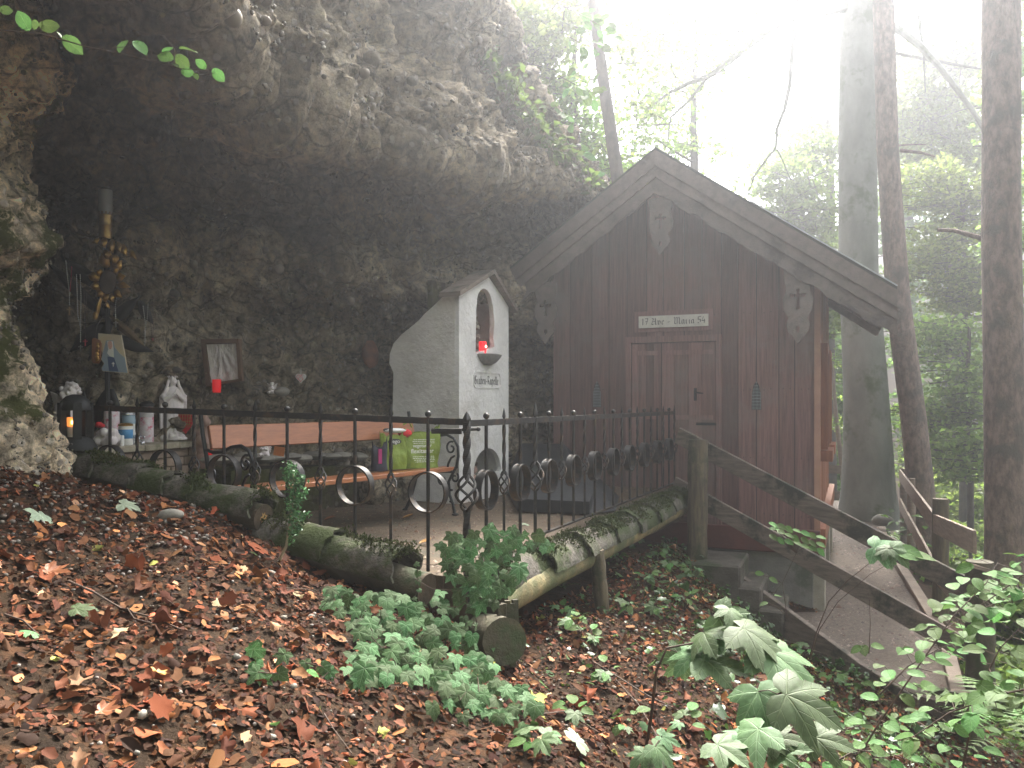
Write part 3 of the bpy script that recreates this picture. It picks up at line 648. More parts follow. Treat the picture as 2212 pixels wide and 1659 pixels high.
# small mesh lancets
for px, y0, y1 in ((1290, 822, 880), (1634, 825, 884)):
    wc = solve_w(px); zc0 = (HZ - y1) * 9.1 / F; zc1 = (HZ - y0) * 9.1 / F; W2 = .05; lo = zc0; hi = zc1
    shp = [(-W2, lo), (W2, lo), (W2 * .9, lo + (hi - lo) * .55), (W2 * .55, lo + (hi - lo) * .85), (0, hi), (-W2 * .55, lo + (hi - lo) * .85), (-W2 * .9, lo + (hi - lo) * .55)]
    o_ = front_pt(wc, 0, .006); lan = curve2d("vent_opening", [shp], o_, u, V(0, 0, 1), .004, M['black'], chapel)
    mb = MB()
    for i in range(9): zq = lo + (hi - lo) * (i + .5) / 9; ww = np.interp(zq, [lo, lo + (hi - lo) * .55, hi], [W2, W2 * .85, .004]); mb.box(front_pt(wc, zq, .011), (ww * 2, .002, .003), RZ)
    for i in range(7): xx = -W2 + 2 * W2 * (i + .5) / 7; top = lo + (hi - lo) * (1 - abs(xx) / W2 * .45); mb.box(front_pt(wc - xx, (lo + top) / 2, .0125), (.003, .002, top - lo), RZ)
    mb.build("wire_mesh", M['mesh'], lan)
# sign
ws0, ws1 = solve_w(1381), solve_w(1531); zs0, zs1 = (HZ - 706.5) * 9.0 / F, (HZ - 680.5) * 9.0 / F
mb = MB(); mb.box(front_pt((ws0 + ws1) / 2, (zs0 + zs1) / 2 + .005, .012), (ws0 - ws1 + .1, .02, zs1 - zs0 + .1), RZ); mb.build("sign_backing_board", M['redwood'], chapel)
mb = MB(); mb.box(front_pt((ws0 + ws1) / 2, (zs0 + zs1) / 2, .028), (ws0 - ws1, .012, zs1 - zs0), RZ); sg = mb.build("sign_board", M['signwhite'], chapel, bevel=.002)
blackletter("lettering", "17 Ave - Maria 54", front_pt(ws0 - .035, zs0 + .035, .035), u, V(0, 0, 1), .075, M['letter'], sg, w=.15, total=ws0 - ws1 - .06)
# base board and foundation
mb = MB(); mb.box(front_pt(CW / 2 - .02, FLOOR - .02 + .0, .03), (CW + .06, .05, .26), RZ); mb.build("base_board", mat("painted_base_board", (.13, .042, .03), (.09, .033, .024), 4, .6, .2, 20), chapel, bevel=.01)
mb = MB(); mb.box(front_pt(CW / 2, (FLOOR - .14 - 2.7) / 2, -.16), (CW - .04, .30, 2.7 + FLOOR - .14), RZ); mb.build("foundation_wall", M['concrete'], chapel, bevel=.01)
# side wall boards
def side_pt(t, z, off=0.0):
    p = CR + vb * t + u * off; return V(p.x, p.y, z)
RS = Matrix.Rotation(-yaw, 3, 'Z')
t = 0.03; zt = roof_z(0) - .04
while t < DEPTH:
    wd_ = random.uniform(.16, .2); off = random.uniform(0, .01); mb = MB(); mb.box(side_pt(t + wd_ / 2, (FLOOR + zt) / 2, off), (.025, wd_ - .008, zt - FLOOR), RS); mb.build("plank", M['redside'], chapel); t += wd_
mb = MB(); mb.box(side_pt(-.005, (FLOOR + zt) / 2, .02), (.06, .05, zt - FLOOR), RS); mb.build("corner_board", mat("pale_corner_trim", (.42, .24, .17), (.34, .18, .13), 4, .5, .1, 20), chapel)
for t0 in (.55, 1.9):       # two side windows with protruding frames and sills
    mb = MB()
    for (a0, a1, z0, z1) in ((t0, t0 + .1, -.55, .55), (t0 + .6, t0 + .7, -.55, .55), (t0, t0 + .7, .55, .64)): mb.box(side_pt((a0 + a1) / 2, (z0 + z1) / 2, .06), (.10, a1 - a0, z1 - z0), RS)
    wf = mb.build("window_frame", M['redside'], chapel)
    mb = MB(); mb.box(side_pt(t0 + .35, -.62, .08), (.16, .8, .12), RS); mb.build("window_sill", M['redside'], wf)
    mb = MB(); mb.box(side_pt(t0 + .35, 0, .022), (.01, .5, 1.08), RS); mb.build("window_pane", mat("dark_window_glass", (.03, .035, .04), None, 3, .1, 0, 5), wf)
mb = MB(); mb.prism([(0, 0), (DEPTH, 0), (DEPTH, -.2), (0, -.2)], side_pt(0, FLOOR + .12, .10), vb, V(0, 0, 1), .09); mb.build("side_base_board", M['redside'], chapel)
for t0 in (0.02, 1.9, 3.6):
    mb = MB(); mb.box(side_pt(t0 + .15, (FLOOR - .05 - 2.7) / 2, -.03), (.25, .3, 2.7 + FLOOR - .05), RS); mb.build("foundation_pier", mat("lit_concrete_pier", (.38, .35, .28), (.28, .26, .2), 5, .9, .3, 60), chapel, bevel=.01)  # pier concrete is a paler copy with the sunlit tone put into its colour
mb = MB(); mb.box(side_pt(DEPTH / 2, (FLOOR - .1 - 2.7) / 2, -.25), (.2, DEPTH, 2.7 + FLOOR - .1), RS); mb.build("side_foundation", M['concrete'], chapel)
# left wall and rear wall
mb = MB(); q = CL + vb * DEPTH / 2; mb.box((q.x, q.y, (FLOOR + roof_z(CW)) / 2 - .05), (.03, DEPTH, roof_z(CW) - FLOOR - .05), RS); mb.build("left_wall", M['redwood'], chapel)
mb = MB(); mb.prism([(0, FLOOR), (CW, FLOOR), (CW, roof_z(CW) - .1), (wap, APEX - .15), (0, roof_z(0) - .1)][::-1], CR + vb * DEPTH, -u, V(0, 0, 1), .03); mb.build("rear_wall", M['redwood'], chapel)
# roof : two slopes, thick boards under felt
OV = .42
for sgn, ev in ((1, EAVE_R), (-1, EAVE_L)):
    wA, wB = wap, wap - sgn * ev
    pts = [front_pt(wA, APEX + .0, OV), front_pt(wB, roof_z(wB), OV)]
    n_b = 12
    back = vb * (DEPTH + OV + .3)
    for k in range(n_b):    # underside boards seen below the eaves
        f0, f1 = k / n_b + .004, (k + 1) / n_b - .004
        a_, b_ = pts[0].lerp(pts[1], f0), pts[0].lerp(pts[1], f1); mb = MB(); dn = V(0, 0, -.028)
        mb.add([a_, b_, b_ + back, a_ + back, a_ + dn, b_ + dn, b_ + back + dn, a_ + back + dn], [(0, 3, 2, 1), (4, 5, 6, 7), (0, 1, 5, 4), (1, 2, 6, 5), (2, 3, 7, 6), (3, 0, 4, 7)])
        mb.build("roof_board", M['barge'], chapel)
    a_, b_ = pts[0] + V(0, 0, .004), pts[1] + V(0, 0, .004); up = V(0, 0, .03); mb = MB()
    if sgn == -1: b_ = b_ + (b_ - a_) * .02
    a_ -= vb * .02; b_ -= vb * .02
    mb.add([a_, b_, b_ + back, a_ + back, a_ + up, b_ + up, b_ + back + up, a_ + back + up], [(0, 3, 2, 1), (4, 5, 6, 7), (0, 1, 5, 4), (1, 2, 6, 5), (2, 3, 7, 6), (3, 0, 4, 7)])
    mb.build("roof_covering", M['roofing'], chapel)
    if sgn == 1:
        mb = MB(); a2, b2 = a_.lerp(b_, .42) + up, b_ + up; mb.beam(a2 - vb * .004 + V(0, 0, .006), b2 - vb * .004 + V(0, 0, .006), .02, .012); mb.build("verge_edge_strip", M['metaledge'], chapel)
    # stepped barge boards
    def bb(d0, d1, off, name, scal=False, e0=0.0, e1=1.0, flip=1):
        L_ = (wB - wA); n_ = 60 if scal else 2; top = []; bot = []
        for i in range(n_ + 1):
            f = e0 + (e1 - e0) * i / n_; wq = wA + L_ * f; zt_ = roof_z(wq)
            top.append((-(wq - wA), zt_ - d0 - APEX)); s_ = 0
            if scal:
                ph = (f * abs(L_) / .30) % 1.0
                s_ = .055 * abs(math.sin(ph * math.pi)) + (.03 if ph < .12 or ph > .9 else 0) + .015 * math.sin(f * 40)
            bot.append((-(wq - wA), zt_ - d1 + s_ - APEX))
        return curve2d(name, [top + bot[::-1]], front_pt(wA, APEX, off), u, V(0, 0, 1), .022, M['barge'], chapel)
    bb(.0, .17, OV + .024, "barge_board"); bb(.15, .29, OV + .0, "barge_board"); bb(.27, .50, OV - .026, "scalloped_barge_board", True)
    # rear barge seen below the eave
# pendants with cross and drop cut through
def pendant(px, ytop, ybot, half, name="pendant_board"):
    wc = solve_w(px, OV); q = front_pt(wc, 0, OV + .0); Yd = q.y
    zt_, zb_ = (HZ - ytop) * Yd / F, (HZ - ybot) * Yd / F; H_ = zt_ - zb_; W_ = half * Yd / F
    sil = [(0.95, 0), (.92, .18), (.78, .26), (.82, .32), (1.0, .42), (.95, .55), (.62, .66), (.70, .70), (.80, .76), (.66, .84), (.34, .90), (.16, .97), (0, 1.0)]
    out = [(W_ * a_, -b_ * H_) for a_, b_ in sil] + [(-W_ * a_, -b_ * H_) for a_, b_ in sil[::-1][1:]]
    def cr(cx_, cy_, s_): k_ = .16; return [(cx_ + s_ * p[0], cy_ + s_ * p[1]) for p in [(-k_, 1), (k_, 1), (k_ * .8, .38 + k_), (.75, .38 + k_ * 1.2), (.75, .38 - k_ * 1.2), (k_ * .8, .38 - k_), (k_ * 1.2, -1), (-k_ * 1.2, -1), (-k_ * .8, .38 - k_), (-.75, .38 - k_ * 1.2), (-.75, .38 + k_ * 1.2), (-k_ * .8, .38 + k_)]]
    drop = [(W_ * .13 * math.cos(t_) , -H_ * .80 + H_ * .035 * math.sin(t_) * (1.7 if math.sin(t_) < 0 else 1)) for t_ in np.linspace(0, 2 * math.pi, 10)[:-1]]
    curve2d(name, [out, cr(0, -H_ * .42, H_ * .13), drop], V(q.x, q.y, zt_), u, V(0, 0, 1), .024, M['barge'], chapel, off=-.05 + .0)
pendant(1425, 425, 548, 27); pendant(1176, 610, 742, 26); pendant(1723, 575, 742, 31)
# eave bracket beams
for wd_ in (.04, CW - .04):
    mb = MB(); a_ = front_pt(wd_, roof_z(wd_) - .2, OV + .0); mb.beam(a_, a_ + vb * .5, .1, .12); mb.build("purlin_end", M['barge'], chapel)
q = side_pt(.0, 0, 0)
for t_ in (-.3, 1.2, 2.7, 4.2):
    mb = MB(); a_ = side_pt(t_, roof_z(0) - .09, .02); b_ = side_pt(t_, roof_z(-.72) - .09, .72); mb.beam(a_, b_, .08, .1); mb.build("rafter_tail", M['barge'], chapel)

# low dark wedge with a sloping top, by the lower left corner of the chapel
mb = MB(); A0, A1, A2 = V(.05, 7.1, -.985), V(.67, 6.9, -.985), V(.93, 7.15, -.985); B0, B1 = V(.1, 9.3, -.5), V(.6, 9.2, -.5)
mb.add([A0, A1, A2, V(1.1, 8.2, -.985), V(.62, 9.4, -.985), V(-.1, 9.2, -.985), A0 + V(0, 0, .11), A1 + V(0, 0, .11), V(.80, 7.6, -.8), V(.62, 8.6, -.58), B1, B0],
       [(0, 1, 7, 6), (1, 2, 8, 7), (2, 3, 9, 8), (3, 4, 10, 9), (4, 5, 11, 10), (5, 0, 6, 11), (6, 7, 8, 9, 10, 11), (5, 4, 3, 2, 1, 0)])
tag(mb.build("dark_wedge", M['darkwedge']), "low dark sloping wedge on the terrace between white shrine pillar and chapel", "cover")

# ------------------------------------------------------------------ white wayside shrine pillar
A0 = V(-.51, 7.7, 0); q_ = V(.46, .89, 0).normalized(); fl = V(-q_.y, q_.x, 0); W_ = 1.03; nf_ = V(q_.y, -q_.x, 0)
shr = thing("shrine_pillar", "white plastered wayside pillar with arched niche and small gabled roof", "shrine", loc=(A0.x, A0.y, -1))
ZT = 1.04; ZA = 1.27; ta = .57
def ell(cx_, cz_, rx, rz_, n_=14): return [(cx_ + rx * math.cos(t_), cz_ + rz_ * math.sin(t_)) for t_ in np.linspace(0, math.pi, n_)]
outer = [(0, -1.3), (W_, -1.3), (W_, ZT - .02), (ta * W_, ZA), (0, ZT - .0)]
niche = [(.31 * W_, .47)] + [(.68 * W_ + .012 * math.sin(k * 2.1), .47 + k * .09) for k in range(1, 6)] + [(.66 * W_, .98)] + ell(.49 * W_, .98, .155 * W_, .16)[1:] + [(.32 * W_, .9)]
low = [(.26 * W_, -.84), (.84 * W_, -.74)] + ell(.55 * W_, -.74, .28 * W_, .25)[1:-1] + [(.27 * W_, -.76)]
curve2d("front_wall", [outer, niche, low], V(A0.x, A0.y, 0), q_, V(0, 0, 1), .05, M['white'], shr, off=-.025)
# flank : irregular plastered wall running back to the rock
sil = [(997, 632), (975, 636), (955, 642), (935, 662), (915, 680), (905, 692), (888, 706), (868, 722), (850, 742), (842, 765), (841, 785), (850, 805), (849, 850), (848, 900), (852, 1000), (856, 1120)]
fp = [(.05, -1.3), (.05, ZT)]
for (px, py) in sil[1:]:
    k = (px - CX) / F; tt = (A0.x - k * A0.y) / (k * fl.y - fl.x); p_ = A0 + fl * tt
    fp.append((tt, (HZ - py) * p_.y / F))
fp.append((fp[-1][0], -1.3))
mb = MB(); curve2d("flank_wall", [fp], V(A0.x, A0.y, 0), fl, V(0, 0, 1), .16, M['white'], shr, off=.08)
mb = MB(); c_ = A0 + q_ * (W_ - .06) - nf_ * .5; mb.box((c_.x, c_.y, -.13), (.12, .86, 2.34), Matrix.Rotation(math.atan2(q_.y, q_.x), 3, 'Z')); mb.build("right_wall", M['white'], shr)
mb = MB(); c_ = A0 + q_ * (W_ / 2) - nf_ * .40; mb.box((c_.x, c_.y, .0), (W_ - .2, .06, 2.4), Matrix.Rotation(math.atan2(q_.y, q_.x), 3, 'Z')); mb.build("niche_back", M['rock_wall'], shr)
Rq = Matrix.Rotation(math.atan2(q_.y, q_.x), 3, 'Z')
mb = MB(); c_ = A0 + q_ * (.5 * W_) - nf_ * .25; mb.box((c_.x, c_.y, .44), (W_ * .7, .3, .06), Rq); mb.box((c_.x, c_.y, -.87), (W_ * .7, .3, .06), Rq); mb.build("niche_floor", M['stone'], shr)
random.seed(21)
for k in range(26):       # rubble lining the niche
    z_ = .52 + (k % 13) * .05; side = .34 if k < 13 else .64
    c_ = A0 + q_ * ((side + random.uniform(-.02, .03)) * W_) - nf_ * random.uniform(.16, .3); cobble("niche_stone", (c_.x, c_.y, z_), random.uniform(.035, .055), (1, 1, .75), M['stone'], shr, n=8, nz=.12)
mb = MB(); mb.smooth = True; c_ = A0 + q_ * (.52 * W_) + nf_ * .01
mb.lathe((c_.x, c_.y, .37), [(.05, -.01), (.12, .02), (.17, .065), (.19, .095), (.15, .105)], 18, 1, .75, Rq); mb.build("stone_ledge", mat("grey_stone_ledge", (.27, .27, .25), (.17, .17, .16), 20, .9, .6, 50), shr)
for (t0, t1, z0, z1) in ((-.09, ta, ZT - .045, ZA + .03), (ta, 1.08, ZA + .03, ZT - .09)):
    a_ = A0 + q_ * (t0 * W_) + nf_ * .07; b_ = A0 + q_ * (t1 * W_) + nf_ * .07; a_.z, b_.z = z0, z1; bk = -nf_ * .24; mb = MB(); up = V(0, 0, .045)
    mb.add([a_, b_, b_ + bk, a_ + bk, a_ + up, b_ + up, b_ + bk + up, a_ + bk + up], [(0, 3, 2, 1), (4, 5, 6, 7), (0, 1, 5, 4), (1, 2, 6, 5), (2, 3, 7, 6), (3, 0, 4, 7)])
    mb.build("roof_board", M['greywood'], shr)
# recessed panel with lettering
rc = [(W_ * a_, z_) for a_, z_ in ((.30, .13), (.78, .13), (.81, .16), (.81, .25), (.78, .285), (.30, .285), (.27, .25), (.27, .16))]
mb = MB(); n_ = len(rc)
for i in range(n_):
    p0, p1 = rc[i], rc[(i + 1) % n_]; mb.beam(A0 + q_ * p0[0] + V(0, 0, p0[1]) + nf_ * .002, A0 + q_ * p1[0] + V(0, 0, p1[1]) + nf_ * .002, .012, .012, up=(0.01, 0, 1))
mb.build("panel_rim", M['white'], shr)
blackletter("lettering", "Graben-Kapelle", A0 + q_ * (.285 * W_) + V(0, 0, .165), q_, V(0, 0, 1), .085, M['letter'], shr, w=.13, total=.49 * W_)
# candle in the niche
def candle_cup(name, base, r, h, m, lab, cat, flame=False, lid=None):
    t = thing(name, lab, cat, loc=base); mb = MB(); mb.smooth = True; mb.lathe(base, [(r * .86, 0), (r * .9, h * .05), (r, h * .5), (r, h), (r * .9, h)], 18); mb.build("cup", m, t)
    if lid: mb = MB(); mb.smooth = True; mb.lathe(V(*base) + V(0, 0, h * .98), [(r * 1.04, 0), (r * 1.06, r * .3), (r * .8, r * .6), (r * .3, r * .75)], 18); mb.build("lid", lid, t)
    if flame: mb = MB(); mb.smooth = True; mb.ball(V(*base) + nf_ * r * .98 + V(0, 0, h * .62), r * .3, 8, (1, 1, 1.0)); mb.build("flame", M['flame'], t)
    return t
c_ = A0 + q_ * (.50 * W_) - nf_ * .03
candle_cup("grave_candle", V(c_.x, c_.y, .475), .037, .125, M['redlit'], "lit red grave candle in the niche of the white pillar", "candle", True)
# figure lying in the lower arch
t = thing("small_figurine", "small pale angel figurine lying in the lower arch of the white pillar", "figurine", loc=A0 + q_ * .4 + V(0, 0, -.84))
mb = MB(); mb.smooth = True; b0 = A0 + q_ * (.40 * W_) - nf_ * .12 + V(0, 0, -.84)
mb.ball(b0 + V(0, 0, .05), .06, 10, (1.3, 1, .8)); mb.ball(b0 + V(.03, .05, .13), .045, 10); mb.ball(b0 + V(-.03, -.04, .14), .035, 10, (.5, 1.6, 1)); o_ = mb.build("body", M['pinkstone'], t)

# ------------------------------------------------------------------ iron fence
def fence_run(name, lab, Sv, n, zr, zc, zb, right, loc):
    T = thing(name, lab, "fence", loc=loc); d = Sv.normalized(); nn = V(d.y, -d.x, 0)
    def pos(i): return C0 + Sv * i
    ang = math.atan2(d.y, d.x); RR = Matrix.Rotation(ang, 3, 'Z')
    # top rail, hammered flat bar in segments
    mb = MB(); N = n * 10
    a_ = [pos(i * n / N) + V(0, 0, zr(i * n / N) + (.0012 * (i % 2))) for i in range(N + 1)]
    vs = []
    for p in a_:
        for (dx, dz) in ((-.007, -.019), (.007, -.019), (.007, .019), (-.007, .019)): vs.append(p + nn * dx + V(0, 0, dz))
    fs = [(i * 4 + k, i * 4 + (k + 1) % 4, i * 4 + 4 + (k + 1) % 4, i * 4 + 4 + k) for i in range(N) for k in range(4)] + [(3, 2, 1, 0), (N * 4, N * 4 + 1, N * 4 + 2, N * 4 + 3)]
    mb.add(vs, fs); mb.build("top_rail", M['iron'], T)
    if right:
        mb = MB(); mb.beam(pos(2) + V(0, 0, zb(2)), pos(n) + V(0, 0, zb(n)), .03, .012); mb.build("bottom_rail", M['iron'], T)
    # shared meshes built at origin
    def ring_mesh():
        mb = MB(); mb.smooth = True; vs = []; K = 32
        for (r_, y_) in ((.112, -.027), (.121, -.027), (.121, .027), (.112, .027)):
            for k in range(K): an_ = 2 * math.pi * k / K; vs.append(V(r_ * math.cos(an_), y_, r_ * math.sin(an_)))
        fs = [(j * K + k, j * K + (k + 1) % K, ((j + 1) % 4) * K + (k + 1) % K, ((j + 1) % 4) * K + k) for j in range(4) for k in range(K)]
        mb.add(vs, fs); return mb.mesh("ring", M['iron'])
    def ball_mesh(): mb = MB(); mb.smooth = True; mb.ball((0, 0, 0), .0195, 14); mb.tube([(0, 0, -.024), (0, 0, -.012)], .008, 8); return mb.mesh("ball_finial", M['iron'])
    def spear_mesh(s): mb = MB(); mb.lathe((0, 0, 0), [(.007 * s, 0), (.016 * s, .018 * s), (.0165 * s, .026 * s), (.008 * s, .055 * s), (.001, .075 * s)], 8, 1.0, .55); return mb.mesh("spear_finial", M['iron'])
    def basket_mesh(r_, h_, w_):
        mb = MB(); mb.smooth = True
        for k in range(4):
            pts = []
            for i in range(15):
                f = i / 14; an_ = k * math.pi / 2 + f * math.pi * 1.15; rr = .006 + r_ * math.sin(math.pi * f) ** .75; pts.append(V(rr * math.cos(an_), rr * math.sin(an_), (f - .5) * h_))
            mb.tube(pts, w_, 6)
        return mb.mesh("basket", M['iron'])
    rm, bl, sp, bs = ring_mesh(), ball_mesh(), spear_mesh(1), basket_mesh(.027, .145, .0055)
    def put(me, nm, loc_, par):
        o = bpy.data.objects.new(nm, me); link(o, par); o.matrix_parent_inverse = Matrix.Translation(-Vector(T.location)); o.matrix_world = Matrix.Translation(loc_) @ RR.to_4x4(); return o
    for i2 in range(1, 2 * n + 1):
        i = i2 / 2; p = pos(i); z1 = zr(i); z0 = zb(i) if not (right and i >= 2) else zb(i)
        thick = (right and i2 == 4) or (not right and i2 == 2 * n)
        if i2 % 2 == 1:          # straight bar with ring and ball
            mb = MB(); mb.tube([V(p.x, p.y, z0), V(p.x, p.y, z1 + .012)], .0108, 8); b = mb.build("straight_bar", M['iron'], T, smooth=True)
            for me, nm, z_ in ((rm, "ring", zc(i)), (bl, "ball_finial", z1 + .04)):
                o = bpy.data.objects.new(nm, me); link(o, b); o.matrix_basis = Matrix.Translation(V(p.x, p.y, z_)) @ RR.to_4x4()
        else:                     # twisted bar with basket and spear
            mb = MB(); rr = .016 if thick else .012; bh = .10 if thick else .0725; zc_ = zc(i) + .02
            for (za, zb_) in ((zc_ + bh - .004, z1 + .012), (z0 - (.12 if thick else 0), zc_ - bh + .004)):
                vs = []; K = 22 if za > zc_ else 2
                for j in range(K + 1):
                    f = j / K; tw = f * 5 * (1 if za > zc_ else 0)
                    for k in range(4): an_ = tw + k * math.pi / 2 + math.pi / 4; vs.append(V(p.x + rr * math.cos(an_), p.y + rr * math.sin(an_), za + (zb_ - za) * f))
                mb.add(vs, [(j * 4 + k, j * 4 + (k + 1) % 4, j * 4 + 4 + (k + 1) % 4, j * 4 + 4 + k) for j in range(K) for k in range(4)] + [(3, 2, 1, 0), (K * 4, K * 4 + 1, K * 4 + 2, K * 4 + 3)])
            b = mb.build("twisted_bar", M['iron'], T)
            bm_ = basket_mesh(.05, .2, .0075) if thick else bs; sm_ = spear_mesh(1.55) if thick else sp
            for me, nm, z_ in ((bm_, "basket", zc_), (sm_, "spear_finial", z1 + .012)):
                o = bpy.data.objects.new(nm, me); link(o, b); o.matrix_basis = Matrix.Translation(V(p.x, p.y, z_)) @ RR.to_4x4()
    return T
fl_ = fence_run("iron_fence", "left run of wrought iron fence in front of the bench and altar", SL, 6, lambda i: -.125 + .0125 * i, lambda i: -.545 + .021 * i, lambda i: -1.0 + .01 * i, False, C0 + V(0, 0, -1))
fr_ = fence_run("iron_fence", "right run of wrought iron fence leading from corner post to the chapel", SR, 10, lambda i: -.132 - .0008 * i, lambda i: -.535, lambda i: -.925 - (.0 if i >= 2 else .09), True, C0 + SR * 10 + V(0, 0, -1))
pc_ = thing("fence_post", "thick twisted iron corner post with pointed tip where both fence runs meet", "fence post", loc=C0 + V(0, 0, -1.1))
mb = MB(); p = C0 + V(.0, -.0, 0); zc_ = -.53
for (za, zb_, tw_) in ((-.98, -1.0, 0),):
    pass
def sqbar(mb, p, za, zb_, r_, tw, K):
    vs = []
    for j in range(K + 1):
        f = j / K
        for k in range(4): an_ = tw * f + k * math.pi / 2 + 1.1; vs.append(V(p.x + r_ * math.cos(an_), p.y + r_ * math.sin(an_), za + (zb_ - za) * f))
    mb.add(vs, [(j * 4 + k, j * 4 + (k + 1) % 4, j * 4 + 4 + (k + 1) % 4, j * 4 + 4 + k) for j in range(K) for k in range(4)] + [(3, 2, 1, 0), (K * 4, K * 4 + 1, K * 4 + 2, K * 4 + 3)])
sqbar(mb, p, -.44, -.115, .024, 6, 26); sqbar(mb, p, -1.15, -.62, .024, 5, 20); mb.build("shaft", M['iron'], pc_)
mb = MB(); mb.smooth = True
for k in range(4):
    pts = [V(p.x + (.008 + .055 * math.sin(math.pi * i / 16) ** .75) * math.cos(k * math.pi / 2 + i / 16 * 3.8), p.y + (.008 + .055 * math.sin(math.pi * i / 16) ** .75) * math.sin(k * math.pi / 2 + i / 16 * 3.8), -.53 + (i / 16 - .5) * .21) for i in range(17)]
    mb.tube(pts, .0085, 6)
mb.build("basket", M['iron'], pc_)
mb = MB(); mb.lathe((p.x, p.y, -.115), [(.024, 0), (.024, .01), (.012, .035), (.001, .052)], 4); mb.build("spear_finial", M['iron'], pc_)
mb = MB(); mb.tube([p + V(-.21, .08, -.175), p + V(.06, .02, -.165)], .009, 8); mb.ball(p + V(.065, .02, -.165), .013, 8); mb.box(p + V(-.12, .05, -.178), (.19, .014, .03), Matrix.Rotation(-.37, 3, 'Z')); mb.build("latch_bolt", M['iron'], pc_)

# ------------------------------------------------------------------ bench
e_ = V(.575, .818, 0); f_ = V(.818, -.575, 0); B0 = V(-1.80, 5.15, -1.0)     # front left seat corner (floor level)
bench = thing("park_bench", "park bench with brown wooden planks and scrolled black cast iron ends", "bench", loc=B0 + e_ * 1.1)
BL = 2.27
for k, (d0, d1) in enumerate(((.0, .125), (.14, .265), (.28, .40))):
    mb = MB(); a_ = B0 - f_ * ((d0 + d1) / 2) + V(0, 0, .40 - .008 * k); mb.beam(a_, a_ + e_ * BL, d1 - d0, .035); mb.build("seat_plank", M['orangewood'], bench, bevel=.004)
mb = MB(); a_ = B0 - f_ * .43 + e_ * .12 + V(0, 0, .745); b_ = a_ + e_ * (BL - .2); mb.beam(a_, b_, .17, .028, up=f_ + V(0, 0, .25)); 
mb2 = MB(); mb2.beam(a_, b_, .03, .165, up=V(0, 0, 1) - f_ * .25); mb2.build("back_plank", M['orangewood'], bench, bevel=.004)
for s_ in (.10, BL - .06):
    def L(a, z): return B0 + e_ * s_ - f_ * (.40 - a) + V(0, 0, z)      # a: 0 back .. .45 front
    mb = MB(); mb.smooth = True; rr = .013
    mb.tube([L(-.14, .0), L(-.07, .12), L(-.01, .30), L(.0, .42), L(-.03, .6), L(-.08, .78), L(-.10, .90)], rr * 1.15, 8)
    mb.tube([L(.0, .385), L(.2, .37), L(.42, .38)], rr, 8)
    mb.tube([L(-.03, .66), L(.05, .645), L(.15, .655), L(.25, .69), L(.35, .70), L(.43, .67), L(.475, .60), L(.48, .52), L(.46, .43), L(.42, .37), L(.37, .29), L(.38, .18), L(.42, .1), L(.44, .0)], rr, 8)
    mb.tube([L(.44, .52), L(.40, .50), L(.37, .455), L(.36, .42)], rr * .8, 8)
    for (cx_, cz_, r0, a0, sg_) in ((.40, .585, .06, 1.2, 1), (.44, .33, .045, 1.0, -1), (.30, .30, .05, 2.5, 1), (.02, .5, .05, -1, 1)):
        pts = [L(cx_ + r0 * (1 - i / 22) * math.cos(a0 + sg_ * i * .42), cz_ + r0 * (1 - i / 22) * math.sin(a0 + sg_ * i * .42)) for i in range(17)]; mb.tube(pts, rr * .72, 6)
    for z_ in (.42, .12, .22): mb.ball(L(.455 if z_ > .3 else .40, z_), .02, 8, (1, 1, .6))
    mb.ball(L(.445, .01), .026, 8, (1.2, 1, .6)); mb.ball(L(-.14, .01), .026, 8, (1.2, 1, .6))
    mb.build("iron_end_frame", M['castiron'], bench)
# ------------------------------------------------------------------ bags on the bench
def bagmesh(c, wd, ht, dp, dirv, m, name, parent, seed=0, open_=.25):
    rg = random.Random(seed); d = Vector(dirv).normalized(); n_ = V(d.y, -d.x, 0); vs = []; R_, K = 16, 44
    for j in range(R_ + 1):
        f = j / R_; w2 = wd / 2 * (1 + .1 * f); d2 = dp / 2 * (1 - .65 * f)
        for k in range(K):
            an_ = 2 * math.pi * k / K; cc, ss = math.cos(an_), math.sin(an_)
            x = w2 * (abs(cc) ** .55) * (1 if cc > 0 else -1); y = d2 * (abs(ss) ** .55) * (1 if ss > 0 else -1)
            z = ht * f; wr = .022 * noise.noise(V(x * 8 + seed, y * 8, z * 6)) + .010 * abs(noise.noise(V(x * 22 + seed, y * 20, z * 12)))
            if j == R_: z += .075 * abs(cc) ** 2 * (1 if cc > 0 else .5) + .012 * math.sin(k * 1.1 + seed)
            vs.append(Vector(c) + d * (x + wr) + n_ * (y + wr * 1.6) + V(0, 0, z))
    fs = [(j * K + k, j * K + (k + 1) % K, (j + 1) * K + (k + 1) % K, (j + 1) * K + k) for j in range(R_) for k in range(K)] + [tuple(range(K - 1, -1, -1))]
    mb = MB(); mb.smooth = True; mb.add(vs, fs); return mb.build(name, m, parent)
def textpart(body, o, ux, size, m, parent, name="lettering", bold=False):
    cu = bpy.data.curves.new(name, 'FONT'); cu.body = body; cu.size = size; cu.extrude = .0006; cu.offset = .002 * size * 4 if bold else 0; cu.align_x = 'CENTER'
    cu.materials.append(m); ob = bpy.data.objects.new(name, cu); link(ob); me = bpy.data.meshes.new_from_object(ob); COL.objects.unlink(ob); bpy.data.objects.remove(ob)
    ux = Vector(ux).normalized(); uy = V(0, 0, 1); nn = ux.cross(uy); Mx = Matrix((ux, uy, nn)).transposed().to_4x4(); Mx.translation = Vector(o) + nn * .002
    me.transform(Mx); me.materials.clear(); me.materials.append(m); o2 = bpy.data.objects.new(name, me); link(o2, parent)
    if parent.type == 'EMPTY': o2.matrix_parent_inverse = Matrix.Translation(-Vector(parent.location))
    return o2
